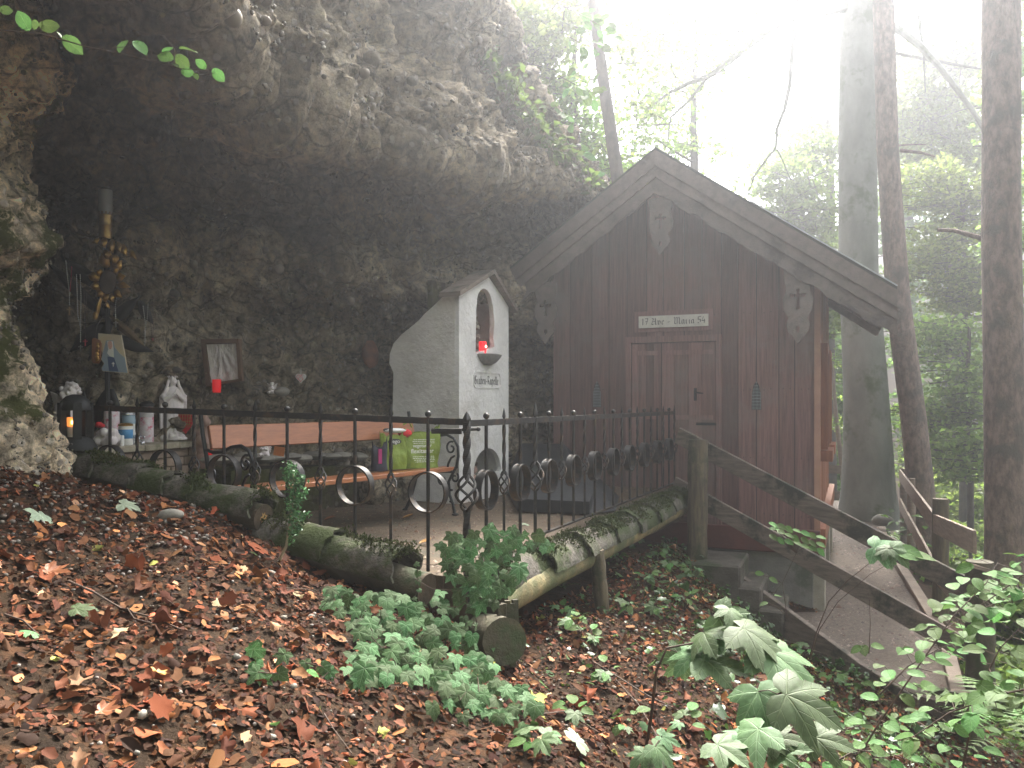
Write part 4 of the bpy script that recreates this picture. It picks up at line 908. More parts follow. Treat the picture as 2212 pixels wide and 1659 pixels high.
bq = B0 + e_ * (BL - .25) - f_ * .2 + V(0, 0, .42); bd = V(.88, .47, 0).normalized(); bn = V(bd.y, -bd.x, 0)
t = thing("shopping_bag", "large lime green shopping bag with pale lettering at right end of bench", "bag", loc=bq)
bagmesh(bq, .34, .30, .17, bd, M['lime'], "bag_body", t, 3)
for z_, s_, tx in ((.20, .05, "vegetarier"), (.145, .062, "flexitarier")):
    textpart(tx, bq + bn * .093 + V(0, 0, z_ * .9) - bd * .01, bd, s_ * .85, M['whitep'], t, bold=(s_ > .04))
mb = MB(); Rb_ = Matrix.Rotation(math.atan2(bd.y, bd.x), 3, 'Z')      # faint illegible fine print as broken dashes
for zl in (.245, .23, .215, .10, .085, .07, .055):
    xl = -.10 + random.uniform(0, .02)
    while xl < .09:
        wl = random.uniform(.008, .022); mb.box(bq + bn * .0945 + bd * (xl + wl / 2) + V(0, 0, zl), (wl, .0008, .005), Rb_); xl += wl + random.uniform(.004, .008)
mb.build("fine_print", M['whitep'], t)["kind"] = 'stuff'
mb = MB(); mb.smooth = True
for sg_ in (-1, 1):
    a_ = bq + bd * sg_ * .1 + V(0, 0, .35); mb.tube([a_ - bd * .03 * sg_, a_ + V(0, 0, .05) + bn * .01, a_ + bd * .05 * sg_ + V(0, 0, .02)], .008, 6)
mb.build("handle", M['lime'], t)
bq2 = B0 + e_ * (BL - .52) - f_ * .26 + V(0, 0, .42)
t = thing("shopping_bag", "narrow lime green bag with black oval vego badge, leaning behind larger bag", "bag", loc=bq2)
bagmesh(bq2, .22, .28, .10, bd, M['lime'], "bag_body", t, 9)
mb = MB(); mb.ball(bq2 + bn * .052 + V(0, 0, .235), .06, 16, (1, .06, .42), Matrix.Rotation(math.atan2(bd.y, bd.x), 3, 'Z')); bdg = mb.build("badge", M['blackp'], t)
textpart("vego", bq2 + bn * .059 + V(0, 0, .223), bd, .045, M['whitep'], t, bold=True)
bq3 = B0 + e_ * (BL - .68) - f_ * .27 + V(0, 0, .42)
t = thing("pink_pouch", "dark pouch with pink trim at the left of green shopping bags", "bag", loc=bq3)
bagmesh(bq3, .10, .2, .08, bd, mat("dark_pouch", (.03, .03, .05), None, 4, .5, .3, 10), "pouch_body", t, 5)
mb = MB(); mb.box(bq3 + bn * .045 + V(0, 0, .12), (.03, .012, .12), Matrix.Rotation(math.atan2(bd.y, bd.x), 3, 'Z')); mb.build("pink_trim", mat("pink_fabric", (.5, .03, .2), None, 4, .6, .1, 10), t)
bq4 = bq2 + V(.04, .05, .29)
t = thing("cloth_bundle", "red and white cloth bundle on top of green shopping bags", "cloth", loc=bq4)
mb = MB(); mb.smooth = True; mb.ball(bq4 + bd * .06 + V(0, 0, .01), .05, 12, (1.2, .8, .75), None, .06); mb.build("red_cloth", M['redcloth'], t)
mb = MB(); mb.smooth = True; mb.ball(bq4 - bd * .03 + V(0, 0, .035), .07, 12, (1.5, .8, .3), Matrix.Rotation(.4, 3, 'Z'), .05); mb.build("white_cloth", M['whitep'], t)
mb = MB(); mb.smooth = True; mb.ball(bq4 - bd * .1 + V(0, 0, .04), .025, 8, (1.4, 1, .7)); mb.build("black_cap", M['blackp'], t)

# ------------------------------------------------------------------ altar of bricks with slab
altar = thing("brick_altar", "low tan brick altar with pale stone slab carrying candles and statues", "altar", loc=(-2.9, 6.2, -1))
S0, S1 = V(-2.97, 5.62, 0), V(-2.70, 6.85, 0); ad = (S1 - S0).normalized(); an_a = V(-ad.y, ad.x, 0)   # an_a points left (into altar)
if an_a.x > 0: an_a = -an_a
Ra = Matrix.Rotation(math.atan2(ad.y, ad.x), 3, 'Z'); ALZ = -.34; LA = (S1 - S0).length
segs = [0, .55, .98, LA]
for k in range(3):
    mid = S0 + ad * ((segs[k] + segs[k + 1]) / 2) + an_a * .3; mb = MB(); mb.box((mid.x, mid.y, ALZ - .025 - .003 * k), (segs[k + 1] - segs[k] - .006, .66, .05), Ra); mb.build("slab", M['slab'], altar, bevel=.006)
row = 0; z_ = ALZ - .055
while z_ > -1.05:
    xq = -.06 if row % 2 else 0.0
    while xq < LA - .05:
        mid = S0 + ad * (xq + .115) + an_a * (.07 + random.uniform(-.004, .004)); mb = MB(); mb.box((mid.x, mid.y, z_ - .036), (.222, .11, .066), Ra); mb.build("brick", M['brick'], altar, bevel=.004); xq += .232
    z_ -= .074; row += 1
mb = MB(); mid = S0 + ad * (LA / 2) + an_a * .35; mb.box((mid.x, mid.y, -.72), (LA - .06, .46, .64), Ra); mb.build("core", M['brick'], altar)
def on_altar(px, Y=None, depth=.2):
    k = (px - CX) / F; tt = (S0.x + an_a.x * depth - k * (S0.y + an_a.y * depth)) / (k * ad.y - ad.x); p_ = S0 + an_a * depth + ad * tt; return V(p_.x, p_.y, ALZ)
def remesh(o, vox=.006, sm=True):
    m_ = o.modifiers.new("remesh", 'REMESH'); m_.mode = 'VOXEL'; m_.voxel_size = vox; m_.use_smooth_shade = sm; return o
# Madonna figurine
pm = on_altar(373, depth=.22); H = (950 - 806) * pm.y / F
t = thing("madonna_statue", "white praying madonna statue with crown on the altar slab", "statue", loc=pm)
mb = MB(); mb.smooth = True; s = H / 1.0; fx = V(.62, -.78, 0).normalized(); sx_ = V(-fx.y, fx.x, 0)
def pf(x, y, z): return pm + sx_ * x * s + fx * y * s + V(0, 0, z * s)
vs = []; K = 40; prof_m = [(.02, .165), (.14, .15), (.17, .15), (.36, .135), (.52, .155), (.62, .165), (.70, .15), (.765, .10), (.80, .05), (.83, .045)]
prof_m = [(.06, .16), (.2, .145), (.36, .15), (.5, .158), (.60, .160), (.68, .148), (.74, .112), (.78, .075), (.80, .045), (.83, .04)]
for (z_, r_) in prof_m:
    for k in range(K):
        an_ = 2 * math.pi * k / K; fo = 1 + (.07 * math.sin(9 * an_ + z_ * 3) + .05 * math.sin(17 * an_)) * max(0, min(1, (.62 - z_) * 3))
        vs.append(pf(r_ * fo * math.cos(an_), r_ * .68 * fo * math.sin(an_), z_))
mb.add(vs, [(i * K + k, i * K + (k + 1) % K, (i + 1) * K + (k + 1) % K, (i + 1) * K + k) for i in range(len(prof_m) - 1) for k in range(K)] + [tuple(range(K - 1, -1, -1)), tuple(range((len(prof_m) - 1) * K, len(prof_m) * K))])
mb.ball(pf(0, .012, .88), .058 * s, 14, (.85, .95, 1.15)); mb.ball(pf(0, .065, .872), .012 * s, 6)
mb.ball(pf(0, -.03, .875), .07 * s, 14, (1, .85, 1.1))
for sg_ in (-1, 1):
    mb.tube([pf(sg_ * .068, .02, .90), pf(sg_ * .082, .03, .82), pf(sg_ * .11, .04, .74), pf(sg_ * .15, .03, .64)], [.018 * s, .022 * s, .03 * s, .04 * s], 8)
    mb.tube([pf(sg_ * .15, .03, .66), pf(sg_ * .13, .10, .60), pf(sg_ * .05, .15, .66), pf(sg_ * .012, .165, .70)], [.05 * s, .045 * s, .028 * s, .018 * s], 8)
    mb.tube([pf(sg_ * .012, .165, .68), pf(sg_ * .006, .175, .765)], [.016 * s, .006 * s], 6)
    mb.tube([pf(sg_ * .17, .03, .62), pf(sg_ * .178, .02, .4), pf(sg_ * .165, .0, .16)], [.03 * s, .022 * s, .02 * s], 8)
for k in range(10): an_ = k * math.pi / 5; mb.tube([pf(.062 * math.cos(an_), -.01 + .055 * math.sin(an_), .935), pf(.066 * math.cos(an_), -.01 + .058 * math.sin(an_), .965)], [.012 * s, .008 * s], 5)
body = mb.build("figure", M['plaster'], t); remesh(body, .0045)
mb = MB(); mb.smooth = True
for k in range(26): an_ = random.uniform(0, 6.28); r_ = random.uniform(.03, .17); mb.ball(pf(r_ * math.cos(an_), r_ * .9 * math.sin(an_), random.uniform(.02, .14 - r_ * .4)), random.uniform(.03, .06) * s, 8)
mb.lathe(pm, [(.21 * s, 0), (.21 * s, .03 * s), (.18 * s, .05 * s)], 18, 1, .85); remesh(mb.build("cloud_base", M['plaster'], t), .007)
# cherub bust
pb = P(138, 905, 5.95); pb.z = ALZ
t = thing("cherub_bust", "white winged cherub bust with curly hair behind the dark lantern", "statue", loc=pb); s = .36; hc = P(152, 848, 5.95)
mb = MB(); mb.smooth = True; mb.ball(hc, .062, 14, (.9, 1, 1.1)); mb.ball(hc + V(-.03, -.05, -.015), .025, 8); mb.ball(hc + V(.012, -.062, -.005), .012, 6); mb.ball(hc + V(-.02, -.045, -.04), .03, 8)
for k in range(34):
    th, ph = random.uniform(0, 6.28), random.uniform(-.1, 1.5); d_ = V(math.cos(th) * math.cos(ph), math.sin(th) * math.cos(ph), math.sin(ph))
    if d_.y < -.35 and d_.z < .35: continue
    mb.ball(hc + d_ * .066, random.uniform(.014, .022), 6)
mb.tube([hc + V(-.01, 0, -.05), P(138, 880, 5.95), P(136, 935, 5.95), V(pb.x, pb.y, ALZ)], [.035, .06, .09, .1], 12)
remesh(mb.build("bust", M['plaster'], t), .005)
mb = MB(); mb.smooth = True
for k in range(9):
    a_ = P(133, 872 - 2 * k, 5.97); b_ = P(108 + k * 1.5, 846 + k * 6, 5.97); mb.tube([a_, a_.lerp(b_, .5) + V(0, 0, .02 - k * .003), b_], [.012, .014, .005], 6)
remesh(mb.build("wing", M['plaster'], t), .005)
# lantern
pl = P(163, 975, 5.45); pl.z = (HZ - 972) * 5.45 / F
t = thing("grave_lantern", "black cast lantern with domed lid and glowing candle on the altar", "lantern", loc=pl)
hL = (972 - 850) * 5.45 / F; r0 = .11
mb = MB(); mb.smooth = True; mb.lathe(pl, [(r0 * 1.25, 0), (r0 * 1.25, .02), (r0 * 1.0, .07), (r0 * .85, .09)], 18); mb.build("base", M['black'], t)
mb = MB(); mb.smooth = True; mb.lathe(pl + V(0, 0, hL * .70), [(r0 * .95, 0), (r0 * .98, .02), (r0 * .85, .06), (r0 * .55, .095), (r0 * .2, .11)], 18); mb.build("domed_lid", M['black'], t)
for k in range(5):
    an_ = 2 * math.pi * k / 5 + .3; c_ = pl + V(r0 * .82 * math.cos(an_), r0 * .82 * math.sin(an_), .08); mb = MB(); mb.box(c_ + V(0, 0, hL * .31), (.035, .05, hL * .64), Matrix.Rotation(an_, 3, 'Z')); mb.build("corner_post", M['black'], t)
mb = MB(); mb.smooth = True; mb.lathe(pl + V(-.005, -.02, .085), [(.035, 0), (.037, .07), (.035, .075)], 14); mb.build("candle_wax", M['wax'], t)
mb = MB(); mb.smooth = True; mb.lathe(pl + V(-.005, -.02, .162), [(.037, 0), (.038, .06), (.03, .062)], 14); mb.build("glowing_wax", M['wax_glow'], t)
mb = MB(); mb.smooth = True; mb.ball(pl + V(.012, -.062, .19), .010, 8, (.8, .8, 1.4)); mb.build("flame", M['flame2'], t)
# candles on the altar
def jar(px0, px1, ytop, ybot, depth, m, lab, lid=None, band=None, cat="candle", name="grave_candle", square=False):
    px = (px0 + px1) / 2; b = on_altar(px, depth=depth); r = (px1 - px0) / 2 * b.y / F; h = (ybot - ytop) * b.y / F
    t = thing(name, lab, cat, loc=b); mb = MB(); mb.smooth = True; hl = h * .12 if lid else 0
    mb.lathe(b, [(r * .96, 0), (r, .01), (r, h - hl - .01), (r * .9, h - hl)], 20); mb.build("jar_body", m, t)
    if lid: mb = MB(); mb.smooth = True; mb.lathe(b + V(0, 0, h - hl), [(r * 1.03, 0), (r * 1.05, hl * .6), (r * .7, hl), (r * .2, hl * 1.15)], 20); mb.build("lid", lid, t)
    if band:
        bm_, z0, z1 = band; mb = MB(); mb.smooth = True; mb.lathe(b + V(0, 0, h * z0), [(r * 1.005, 0), (r * 1.02, .001), (r * 1.02, h * (z1 - z0) - .001), (r * 1.005, h * (z1 - z0))], 20); mb.build("printed_label", bm_, t)
    return t
jar(226, 257, 886, 958, .26, M['pinkp'], "tall white candle with faded floral print behind the rose stone")
jar(262, 293, 888, 956, .30, M['bluegrey'], "blue grey candle jar with silver lid behind the blue print jar", lid=M['silver'], band=(M['whitep'], .25, .6))
jar(257, 286, 914, 961, .08, M['wax'], "squat candle jar with blue and pink print and gold pierced lid", lid=M['gold'], band=(M['blue'], .3, .72))
jar(259, 268, 938, 961, .015, M['whitep'], "thin white votive tube in front of the blue print jar")
jar(303, 331, 868, 955, .20, M['pinkp'], "tallest pillar candle with rose print and black lid", lid=M['black'], band=(mat("grey_white_sleeve", (.62, .6, .6), (.5, .47, .47), 20, .5, 0, 9), .62, .86))
b = on_altar(231, depth=.1); t = thing("rose_stone", "white rock shaped ornament with a red rose on the altar", "ornament", loc=b)
mb = MB(); mb.smooth = True
for k in range(16): mb.ball(b + V(random.uniform(-.06, .06), random.uniform(-.05, .05), random.uniform(.03, .11)), random.uniform(.03, .045), 8)
remesh(mb.build("white_rock", M['plaster'], t), .006)
mb = MB(); mb.smooth = True; c_ = b + V(-.03, -.05, .155)
for k in range(9): an_ = k * 2.4; mb.ball(c_ + V(.018 * math.cos(an_) * (k % 3) / 2, .018 * math.sin(an_) * (k % 3) / 2, .004 * (k % 4)), .02, 8, (1, 1, .8))
mb.build("rose", M['redcloth'], t)
b = on_altar(296, depth=.05); t = thing("silver_ornament", "crumpled silver foil ornament between the candles", "ornament", loc=b); mb = MB()
for k in range(22): mb.ball(b + V(random.uniform(-.06, .05), random.uniform(-.03, .03), random.uniform(.01, .06)), random.uniform(.008, .02), 5, (1, .6, 1.3), None, .3)
mb.build("foil_petals", M['silver'], t)
# red and gold lattice ornament
lo = P(401, 938, 6.85); t = thing("lattice_plaque", "red shield shaped plaque with gold lattice behind the madonna", "ornament", loc=lo); s = 6.85 / F
sh = [(-16, 0), (-16, -22), (-10, -32), (0, -44), (10, -32), (16, -22), (16, 0)]; oc = P(401, 893, 6.85)
curve2d("plaque_board", [[(a_ * s, b_ * s) for a_, b_ in sh][::-1]], oc, V(1, -.1, 0), V(0, 0, 1), .01, M['redcloth'], t); mb = MB()
for k in range(-2, 3): mb.beam(oc + V(k * 6 * s, -.012, 0), oc + V(k * 4 * s, -.012, -30 * s), .004, .003, up=(0, 1, 0.01))
for k in range(4): mb.beam(oc + V(-14 * s, -.013, -(3 + k * 7) * s), oc + V(14 * s, -.013, -(3 + k * 7) * s), .004, .003, up=(0, 1, .01))
mb.build("gold_lattice", M['gold'], t)
# pink weathered figure
pk = P(441, 1005, 6.75); t = thing("weathered_figure", "weathered pale pink stone figure standing between altar and bench", "statue", loc=pk); s = 6.75 / F
mb = MB(); mb.smooth = True
for (x, y, r_) in ((441, 905, 12), (437, 898, 9), (446, 912, 11), (441, 925, 14), (434, 935, 12), (449, 938, 13), (441, 952, 18), (441, 972, 19), (440, 990, 19), (452, 962, 12), (431, 960, 11), (441, 1003, 18)): mb.ball(P(x, y, 6.75) + V(0, random.uniform(-.02, .02), 0), r_ * s, 10, (1, .8, .9))
remesh(mb.build("figure", M['pinkstone'], t), .01)
candle_cup("grave_candle", P(453, 984, 6.5), .022, .05, M['red'], "small red votive candle at the foot of the pink figure", "candle")
# ledge of stones behind the bench, angel, card
led = thing("stone_ledge", "row of flat grey stones forming a ledge behind the bench", "stones", loc=P(560, 1000, 6.7))
for k in range(14):
    px = 470 + k * 30 + random.uniform(-6, 6); Yk = 6.45 + k * .14; c_ = P(px, 992 - k * .8 + random.uniform(-4, 4), Yk); mb = MB(); mb.smooth = True; mb.ball(c_, .13, 10, (1, .8, random.uniform(.22, .35)), Matrix.Rotation(random.uniform(0, 3), 3, 'Z'), .07); mb.build("flat_stone", M['stone'], led)
mb = MB(); a_, b_ = P(455, 1012, 6.6), P(760, 1000, 8.0); mb.beam(a_ + V(0, 0, -.22), b_ + V(0, 0, -.22), .5, .42); mb.build("retaining_core", M['rock_wall'], led)
def angel(loc, s, lab, m, seed, halo=False):
    rg = random.Random(seed); t = thing("angel_figurine", lab, "figurine", loc=loc); mb = MB(); mb.smooth = True; L_ = Vector(loc)
    mb.tube([L_, L_ + V(0, 0, s * .3), L_ + V(0, 0, s * .58)], [s * .28, s * .22, s * .12], 10); mb.ball(L_ + V(0, -.02 * s, s * .76), s * .17, 12, (1, 1, 1.1))
    for k in range(12): an_ = rg.uniform(0, 6.28); mb.ball(L_ + V(.12 * s * math.cos(an_), .12 * s * math.sin(an_) + .02, s * rg.uniform(.78, .9)), s * .06, 6)
    for sg_ in (-1, 1): mb.tube([L_ + V(sg_ * .15 * s, -.05 * s, s * .5), L_ + V(sg_ * .2 * s, -.18 * s, s * .35), L_ + V(sg_ * .03 * s, -.24 * s, s * .42)], s * .06, 6); mb.tube([L_ + V(sg_ * .1 * s, -.1 * s, s * .12), L_ + V(sg_ * .2 * s, -.35 * s, s * .08)], s * .09, 8)
    remesh(mb.build("body", m, t), s * .03)
    for sg_ in (-1, 1):
        mb = MB(); mb.smooth = True
        for k in range(6): a_ = L_ + V(sg_ * .08 * s, .12 * s, s * .5); b_ = L_ + V(sg_ * (.42 - .03 * k) * s, .14 * s, s * (.85 - k * .13)); mb.tube([a_, a_.lerp(b_, .6) + V(0, 0, .03 * s), b_], [s * .05, s * .05, s * .02], 6)
        mb.build("wing", m, t)
    return t
angel(P(572, 985, 6.6), .15, "small white angel with spread wings on the stones behind the bench", M['plaster'], 2)
angel(P(587, 850, 7.55), .115, "tiny white angel sitting on the rock wall beside a round stone", M['plaster'], 4)
tag(cobble("round_stone", P(609, 846, 7.5), .065, (1.2, .8, .7), M['stone']), "round grey stone beside tiny angel on the rock wall", "stone")
cb = P(603, 975, 6.5); mb = MB(); mb.box(cb, (.085, .008, .075), Matrix.Rotation(.15, 3, 'Y')); o_ = tag(mb.build("orange_card", M['card']), "small orange card leaning by the angel behind the bench", "card")
# wall-hung things
Yw = 7.1
t = thing("foil_picture", "brown wooden frame holding crinkled silver foil, hung on the rock", "picture", loc=P(478, 780, Yw)); s = Yw / F
quad = [(441, 738), (515, 737), (521, 821), (452, 832)]
for i, (w_) in enumerate((9, 8, 5, 10)):
    a_, b_ = P(*quad[i], Yw), P(*quad[(i + 1) % 4], Yw); ex = (b_ - a_).normalized() * .015; mb = MB(); mb.beam(a_ - (ex if i % 2 == 0 else ex * 0), b_ + (ex if i % 2 == 0 else ex * 0), .05 if i else .09, w_ * s, up=(0, 0, 1) if i % 2 == 0 else (1, 0, 0)); mb.build("frame_bar", M['frame'], t)
NQ = 26; q0, q1, q2, q3 = [P(*q, Yw - .012) for q in ((446, 744), (510, 742), (516, 818), (457, 827))]; vs = []
for j in range(NQ + 1):
    for i in range(NQ + 1):
        fx_, fy_ = i / NQ, j / NQ; p_ = q0.lerp(q1, fx_).lerp(q3.lerp(q2, fx_), fy_); ang = math.atan2(fx_ - .42, fy_ + .05); p_ = p_ + V(0, .006 * math.sin(ang * 17) * min(1, fy_ * 2) + .005 * math.sin((fx_ + fy_) * 23) * fy_, 0); vs.append(p_)
mb = MB(); mb.smooth = True; mb.add(vs, [(j * (NQ + 1) + i, (j + 1) * (NQ + 1) + i, (j + 1) * (NQ + 1) + i + 1, j * (NQ + 1) + i + 1) for j in range(NQ) for i in range(NQ)]); mb.build("foil_sheet", M['foil'], t)
candle_cup("grave_candle", P(468, 848, 7.0), .037, .115, M['red'], "unlit red grave candle under the foil picture", "candle")
hp = P(650, 816, 7.65); s = 7.65 / F; hh = [(12 * s * (math.sin(a_) ** 3) , 10 * s * (13 * math.cos(a_) - 5 * math.cos(2 * a_) - 2 * math.cos(3 * a_) - math.cos(4 * a_)) / 14) for a_ in np.linspace(0, 2 * math.pi, 28)[:-1]]
t = thing("heart_pendant", "small white heart with red print hanging on the rock wall", "ornament", loc=hp); curve2d("heart", [hh[::-1]], hp, V(1, -.2, 0), V(0, 0, 1), .012, M['whitep'], t)
mb = MB(); mb.smooth = True
r_in = [(a_ * .72, b_ * .72) for a_, b_ in hh]; mb.tube([hp + V(a_, -.01, b_) for a_, b_ in r_in] + [hp + V(r_in[0][0], -.01, r_in[0][1])], .0022, 5); mb.tube([hp + V(-.02, -.01, -.012), hp + V(-.012, -.01, .014), hp + V(0, -.01, -.006), hp + V(.012, -.01, .014), hp + V(.02, -.01, -.012)], .0022, 5); mb.build("red_print", M['redcloth'], t)
mb = MB(); mb.tube([hp + V(0, -.002, .03), hp + V(.008, 0, .06), hp + V(.0, 0, .09), hp + V(-.008, 0, .06), hp + V(0, 0, .03)], .0015, 5); mb.build("cord", M['whitep'], t)
tag(cobble("reddish_stone", P(800, 765, rock_hit(800, 765, 8) + .0), .13, (.7, .5, 1.2), mat("reddish_stone", (.22, .09, .05), (.1, .05, .035), 8, .85, .4, 30)), "reddish hollowed stone set in rock near the white flank wall", "stone")

# ------------------------------------------------------------------ lamp, gilded flower ornament, rosaries
YA = 6.15; s = YA / F
t = thing("lamp_column", "brass lamp with frosted glass cylinder standing on gilded leaf canopy", "lamp", loc=P(228, 516, YA)); b = P(228, 516, YA)
mb = MB(); mb.smooth = True; mb.lathe(b, [(12.5 * s, 0), (13.5 * s, 4 * s), (13 * s, 26 * s), (14 * s, 28 * s), (13.5 * s, 30 * s), (13.5 * s, 44 * s), (15 * s, 47 * s), (14 * s, 52 * s)], 24); mb.build("brass_body", M['brass'], t)
mb = MB()
for k in range(12): an_ = k * math.pi / 6; mb.box(b + V(14.3 * s * math.cos(an_), 14.3 * s * math.sin(an_), 54 * s), (.012, .006, .022), Matrix.Rotation(an_ + math.pi / 2, 3, 'Z'))
mb.build("pierced_crown", M['bronze'], t)
mb = MB(); mb.smooth = True; mb.lathe(b + V(0, 0, 52 * s), [(13 * s, 0), (14.2 * s, 1 * s), (14.2 * s, 52 * s), (13.5 * s, 53 * s)], 24); mb.build("glass_cylinder", M['frost'], t)
mb = MB(); mb.smooth = True; mb.lathe(b + V(0, 0, 105 * s), [(9 * s, 0), (9 * s, 5 * s), (4 * s, 8 * s)], 16); mb.build("cap", M['black'], t)
orn = thing("flower_ornament", "gilded metal sunflower ornament with cherub heads and leaf canopy on the cave wall", "ornament", loc=P(232, 608, YA + .05))
def petal(base, tip, wd, m, name, curl=.02, parent=orn):
    base, tip = Vector(base), Vector(tip); ax = tip - base; sd_ = ax.cross(V(0, 1, 0)).normalized(); vs = []; fs = []; N = 8
    for i in range(N + 1):
        f = i / N; ww = wd * math.sin(math.pi * min(1, f * .92 + .06)) ** .7 * (1 - f ** 5); c_ = base + ax * f + V(0, -curl * math.sin(math.pi * f), 0)
        for sg_ in (-1, 0, 1): vs.append(c_ + sd_ * ww * sg_ + V(0, .012 * abs(sg_), 0))
    for i in range(N):
        for k in range(2): a0 = i * 3 + k; fs.append((a0, a0 + 1, a0 + 4, a0 + 3))
    mb = MB(); mb.smooth = True; mb.add(vs, fs); o = mb.build(name, m, parent); sm_ = o.modifiers.new("solid", 'SOLIDIFY'); sm_.thickness = .003; return o
arc = [(150, 490), (165, 505), (185, 512), (205, 514), (228, 516), (250, 521), (270, 533), (285, 548), (293, 560)]
mb = MB(); mb.smooth = True; pts = [P(x, y, YA - .05 + .1 * abs(i - 4) / 4) for i, (x, y) in enumerate(arc)]
vs = []
for p_ in pts: vs += [p_ + V(0, -.06, 0), p_ + V(0, .16, 0)]
mb.add(vs, [(2 * i, 2 * i + 1, 2 * i + 3, 2 * i + 2) for i in range(len(pts) - 1)]); o_ = mb.build("canopy_strip", M['bronze'], orn); o_.modifiers.new("solid", 'SOLIDIFY').thickness = .006
for (x0, y0, x1, y1, w_) in ((186, 512, 178, 524, 9), (207, 514, 209, 527, 9), (222, 515, 226, 535, 10), (240, 517, 243, 547, 9), (253, 522, 262, 546, 8), (262, 526, 273, 552, 8), (280, 540, 294, 560, 6), (165, 500, 152, 480, 6), (190, 508, 191, 498, 5)):
    petal(P(x0, y0, YA - .1), P(x1, y1, YA - .13), w_ * s, M['gold'] if x0 > 200 else M['bronze'], "canopy_leaf")
for (hx, hy) in ((231, 550), (247, 560)):
    mb = MB(); mb.smooth = True; hc = P(hx, hy, YA - .05); mb.ball(hc, 8.5 * s, 12, (.9, .9, 1.1)); mb.ball(hc + V(0, -.03, -.004), 2.2 * s, 6)
    for k in range(16): an_ = random.uniform(-.4, 3.5); mb.ball(hc + V(8.5 * s * math.cos(an_), -.004, 8.5 * s * math.sin(an_)), 2.4 * s, 6)
    remesh(mb.build("cherub_head", M['gold'], orn), .004)
petal(P(232, 578, YA), P(218, 545, YA), 12 * s, M['gold'], "cherub_wing"); petal(P(246, 585, YA), P(262, 562, YA), 12 * s, M['gold'], "cherub_wing")
cs = P(233, 609, YA - .02)
mb = MB(); mb.smooth = True; mb.ball(cs, 19 * s, 20, (1, .22, 1.4), Matrix.Rotation(.12, 3, 'Y')); mb.build("oval_disc", mat("dark_oval_disc", (.10, .075, .065), (.07, .055, .05), 14, .7, .2, 30), orn)
for k, (tx, ty, w_) in enumerate(((207, 585, 8), (187, 594, 10), (193, 620, 9), (208, 640, 10), (226, 652, 10), (243, 652, 9), (262, 642, 9), (280, 620, 9), (283, 632, 12), (270, 596, 10), (255, 580, 8))):
    d_ = V(tx - 233, 0, 609 - ty).normalized(); base = cs + V(d_.x * 16 * s, .01 + .004 * (k % 3), d_.z * 24 * s); petal(base, P(tx, ty, YA - .03), w_ * s, M['gold'] if k != 8 else M['bronze'], "petal")
petal(P(218, 640, YA), P(209, 688, YA), 5 * s, M['gold'], "leaf_spoon"); petal(P(228, 652, YA), P(236, 666, YA), 4 * s, M['gold'], "bud")
mb = MB(); mb.smooth = True; mb.ball(P(206, 682, YA - .03), 6.5 * s, 12, (.9, .7, 1.4)); mb.build("gold_drop", M['gold'], orn)
# brown strap leaf and black stems/sheets
t2 = thing("iron_stand", "black iron stand with leaf shaped sheets behind the gilded ornament", "stand", loc=P(235, 950, YA + .1))
mb = MB(); mb.tube([P(232, 955, YA + .12), P(232, 700, YA + .12), P(230, 520, YA + .1)], .02, 8); mb.build("pole", M['black'], t2)
for (x0, y0, x1, y1, w_) in ((215, 620, 140, 560, 30), (235, 690, 95, 560, 24), (240, 700, 300, 640, 26), (300, 650, 330, 700, 22), (225, 700, 150, 760, 34), (240, 690, 190, 780, 30), (250, 730, 330, 760, 28), (232, 840, 205, 930, 26), (240, 840, 262, 930, 22)):
    petal(P(x0, y0, YA + .14), P(x1, y1, YA + .18), w_ * .55 * s, M['black'], "sheet_leaf", parent=t2)
petal(P(236, 682, YA + .02), P(313, 748, YA - .02), 9 * s, M['bronze'], "strap_leaf", parent=t2)
mb = MB(); mb.smooth = True; mb.tube([P(234, 682, YA), P(220, 684, YA), P(209, 703, YA), P(206, 730, YA)], .004, 6); mb.build("hook", M['iron'], t2)
# plaque
pp = [(200, 733), (204, 730), (216, 735), (219, 742), (217, 778), (213, 785), (202, 784), (199, 778)]
t = thing("wooden_plaque", "narrow brown wooden plaque with golden madonna relief hanging by a cord", "plaque", loc=P(209, 730, YA - .05))
oc = P(209, 758, YA - .06); curve2d("board", [[((x - 209) * s, (758 - y) * s) for x, y in pp][::-1]], oc, V(1, 0, 0), V(0, 0, 1), .014, M['plaque'], t)
mb = MB(); mb.smooth = True
for (x, y, r_) in ((211, 743, 3), (211, 749, 4), (210, 757, 4.5), (209, 765, 4.5), (209, 772, 5), (210, 776, 5)): mb.ball(P(x, y, YA - .07), r_ * s, 8, (1, .5, 1), None, .12)
mb.build("gold_relief", M['gold'], t)
# painted board (plain figure in a veil)
t = thing("painted_panel", "irregular painted panel of a veiled figure in blue with white cross", "painting", loc=P(245, 720, YA - .03)); oc = P(245, 765, YA - .03)
def flat(name, pts, m, off, th=.002): return curve2d(name, [[((83 + .15 * x - 245) * s, (765 - (608.3 + .15 * y)) * s) for x, y in pts][::-1]], oc, V(1, 0, 0), V(0, 0, 1), th, m, t, off=off)
flat("board", [(870, 745), (1195, 775), (1295, 1320), (930, 1290), (915, 1250), (955, 1180), (910, 1120), (935, 1030), (905, 960), (870, 850)], M['cream'], 0, .016)
flat("blue_mantle", [(985, 850), (1085, 850), (1110, 950), (1180, 1040), (1250, 1095), (1290, 1314), (935, 1284), (922, 1250), (960, 1180), (918, 1120), (945, 1000)], M['paleblue'], .0095)
flat("dark_tunic", [(1005, 1080), (1100, 1090), (1165, 1295), (1028, 1285)], M['darkblue'], .0115)
flat("white_wimple", [(1000, 860), (1080, 860), (1092, 960), (1098, 1095), (1040, 1075), (1000, 1030), (1020, 980)], M['whitep'], .0135)
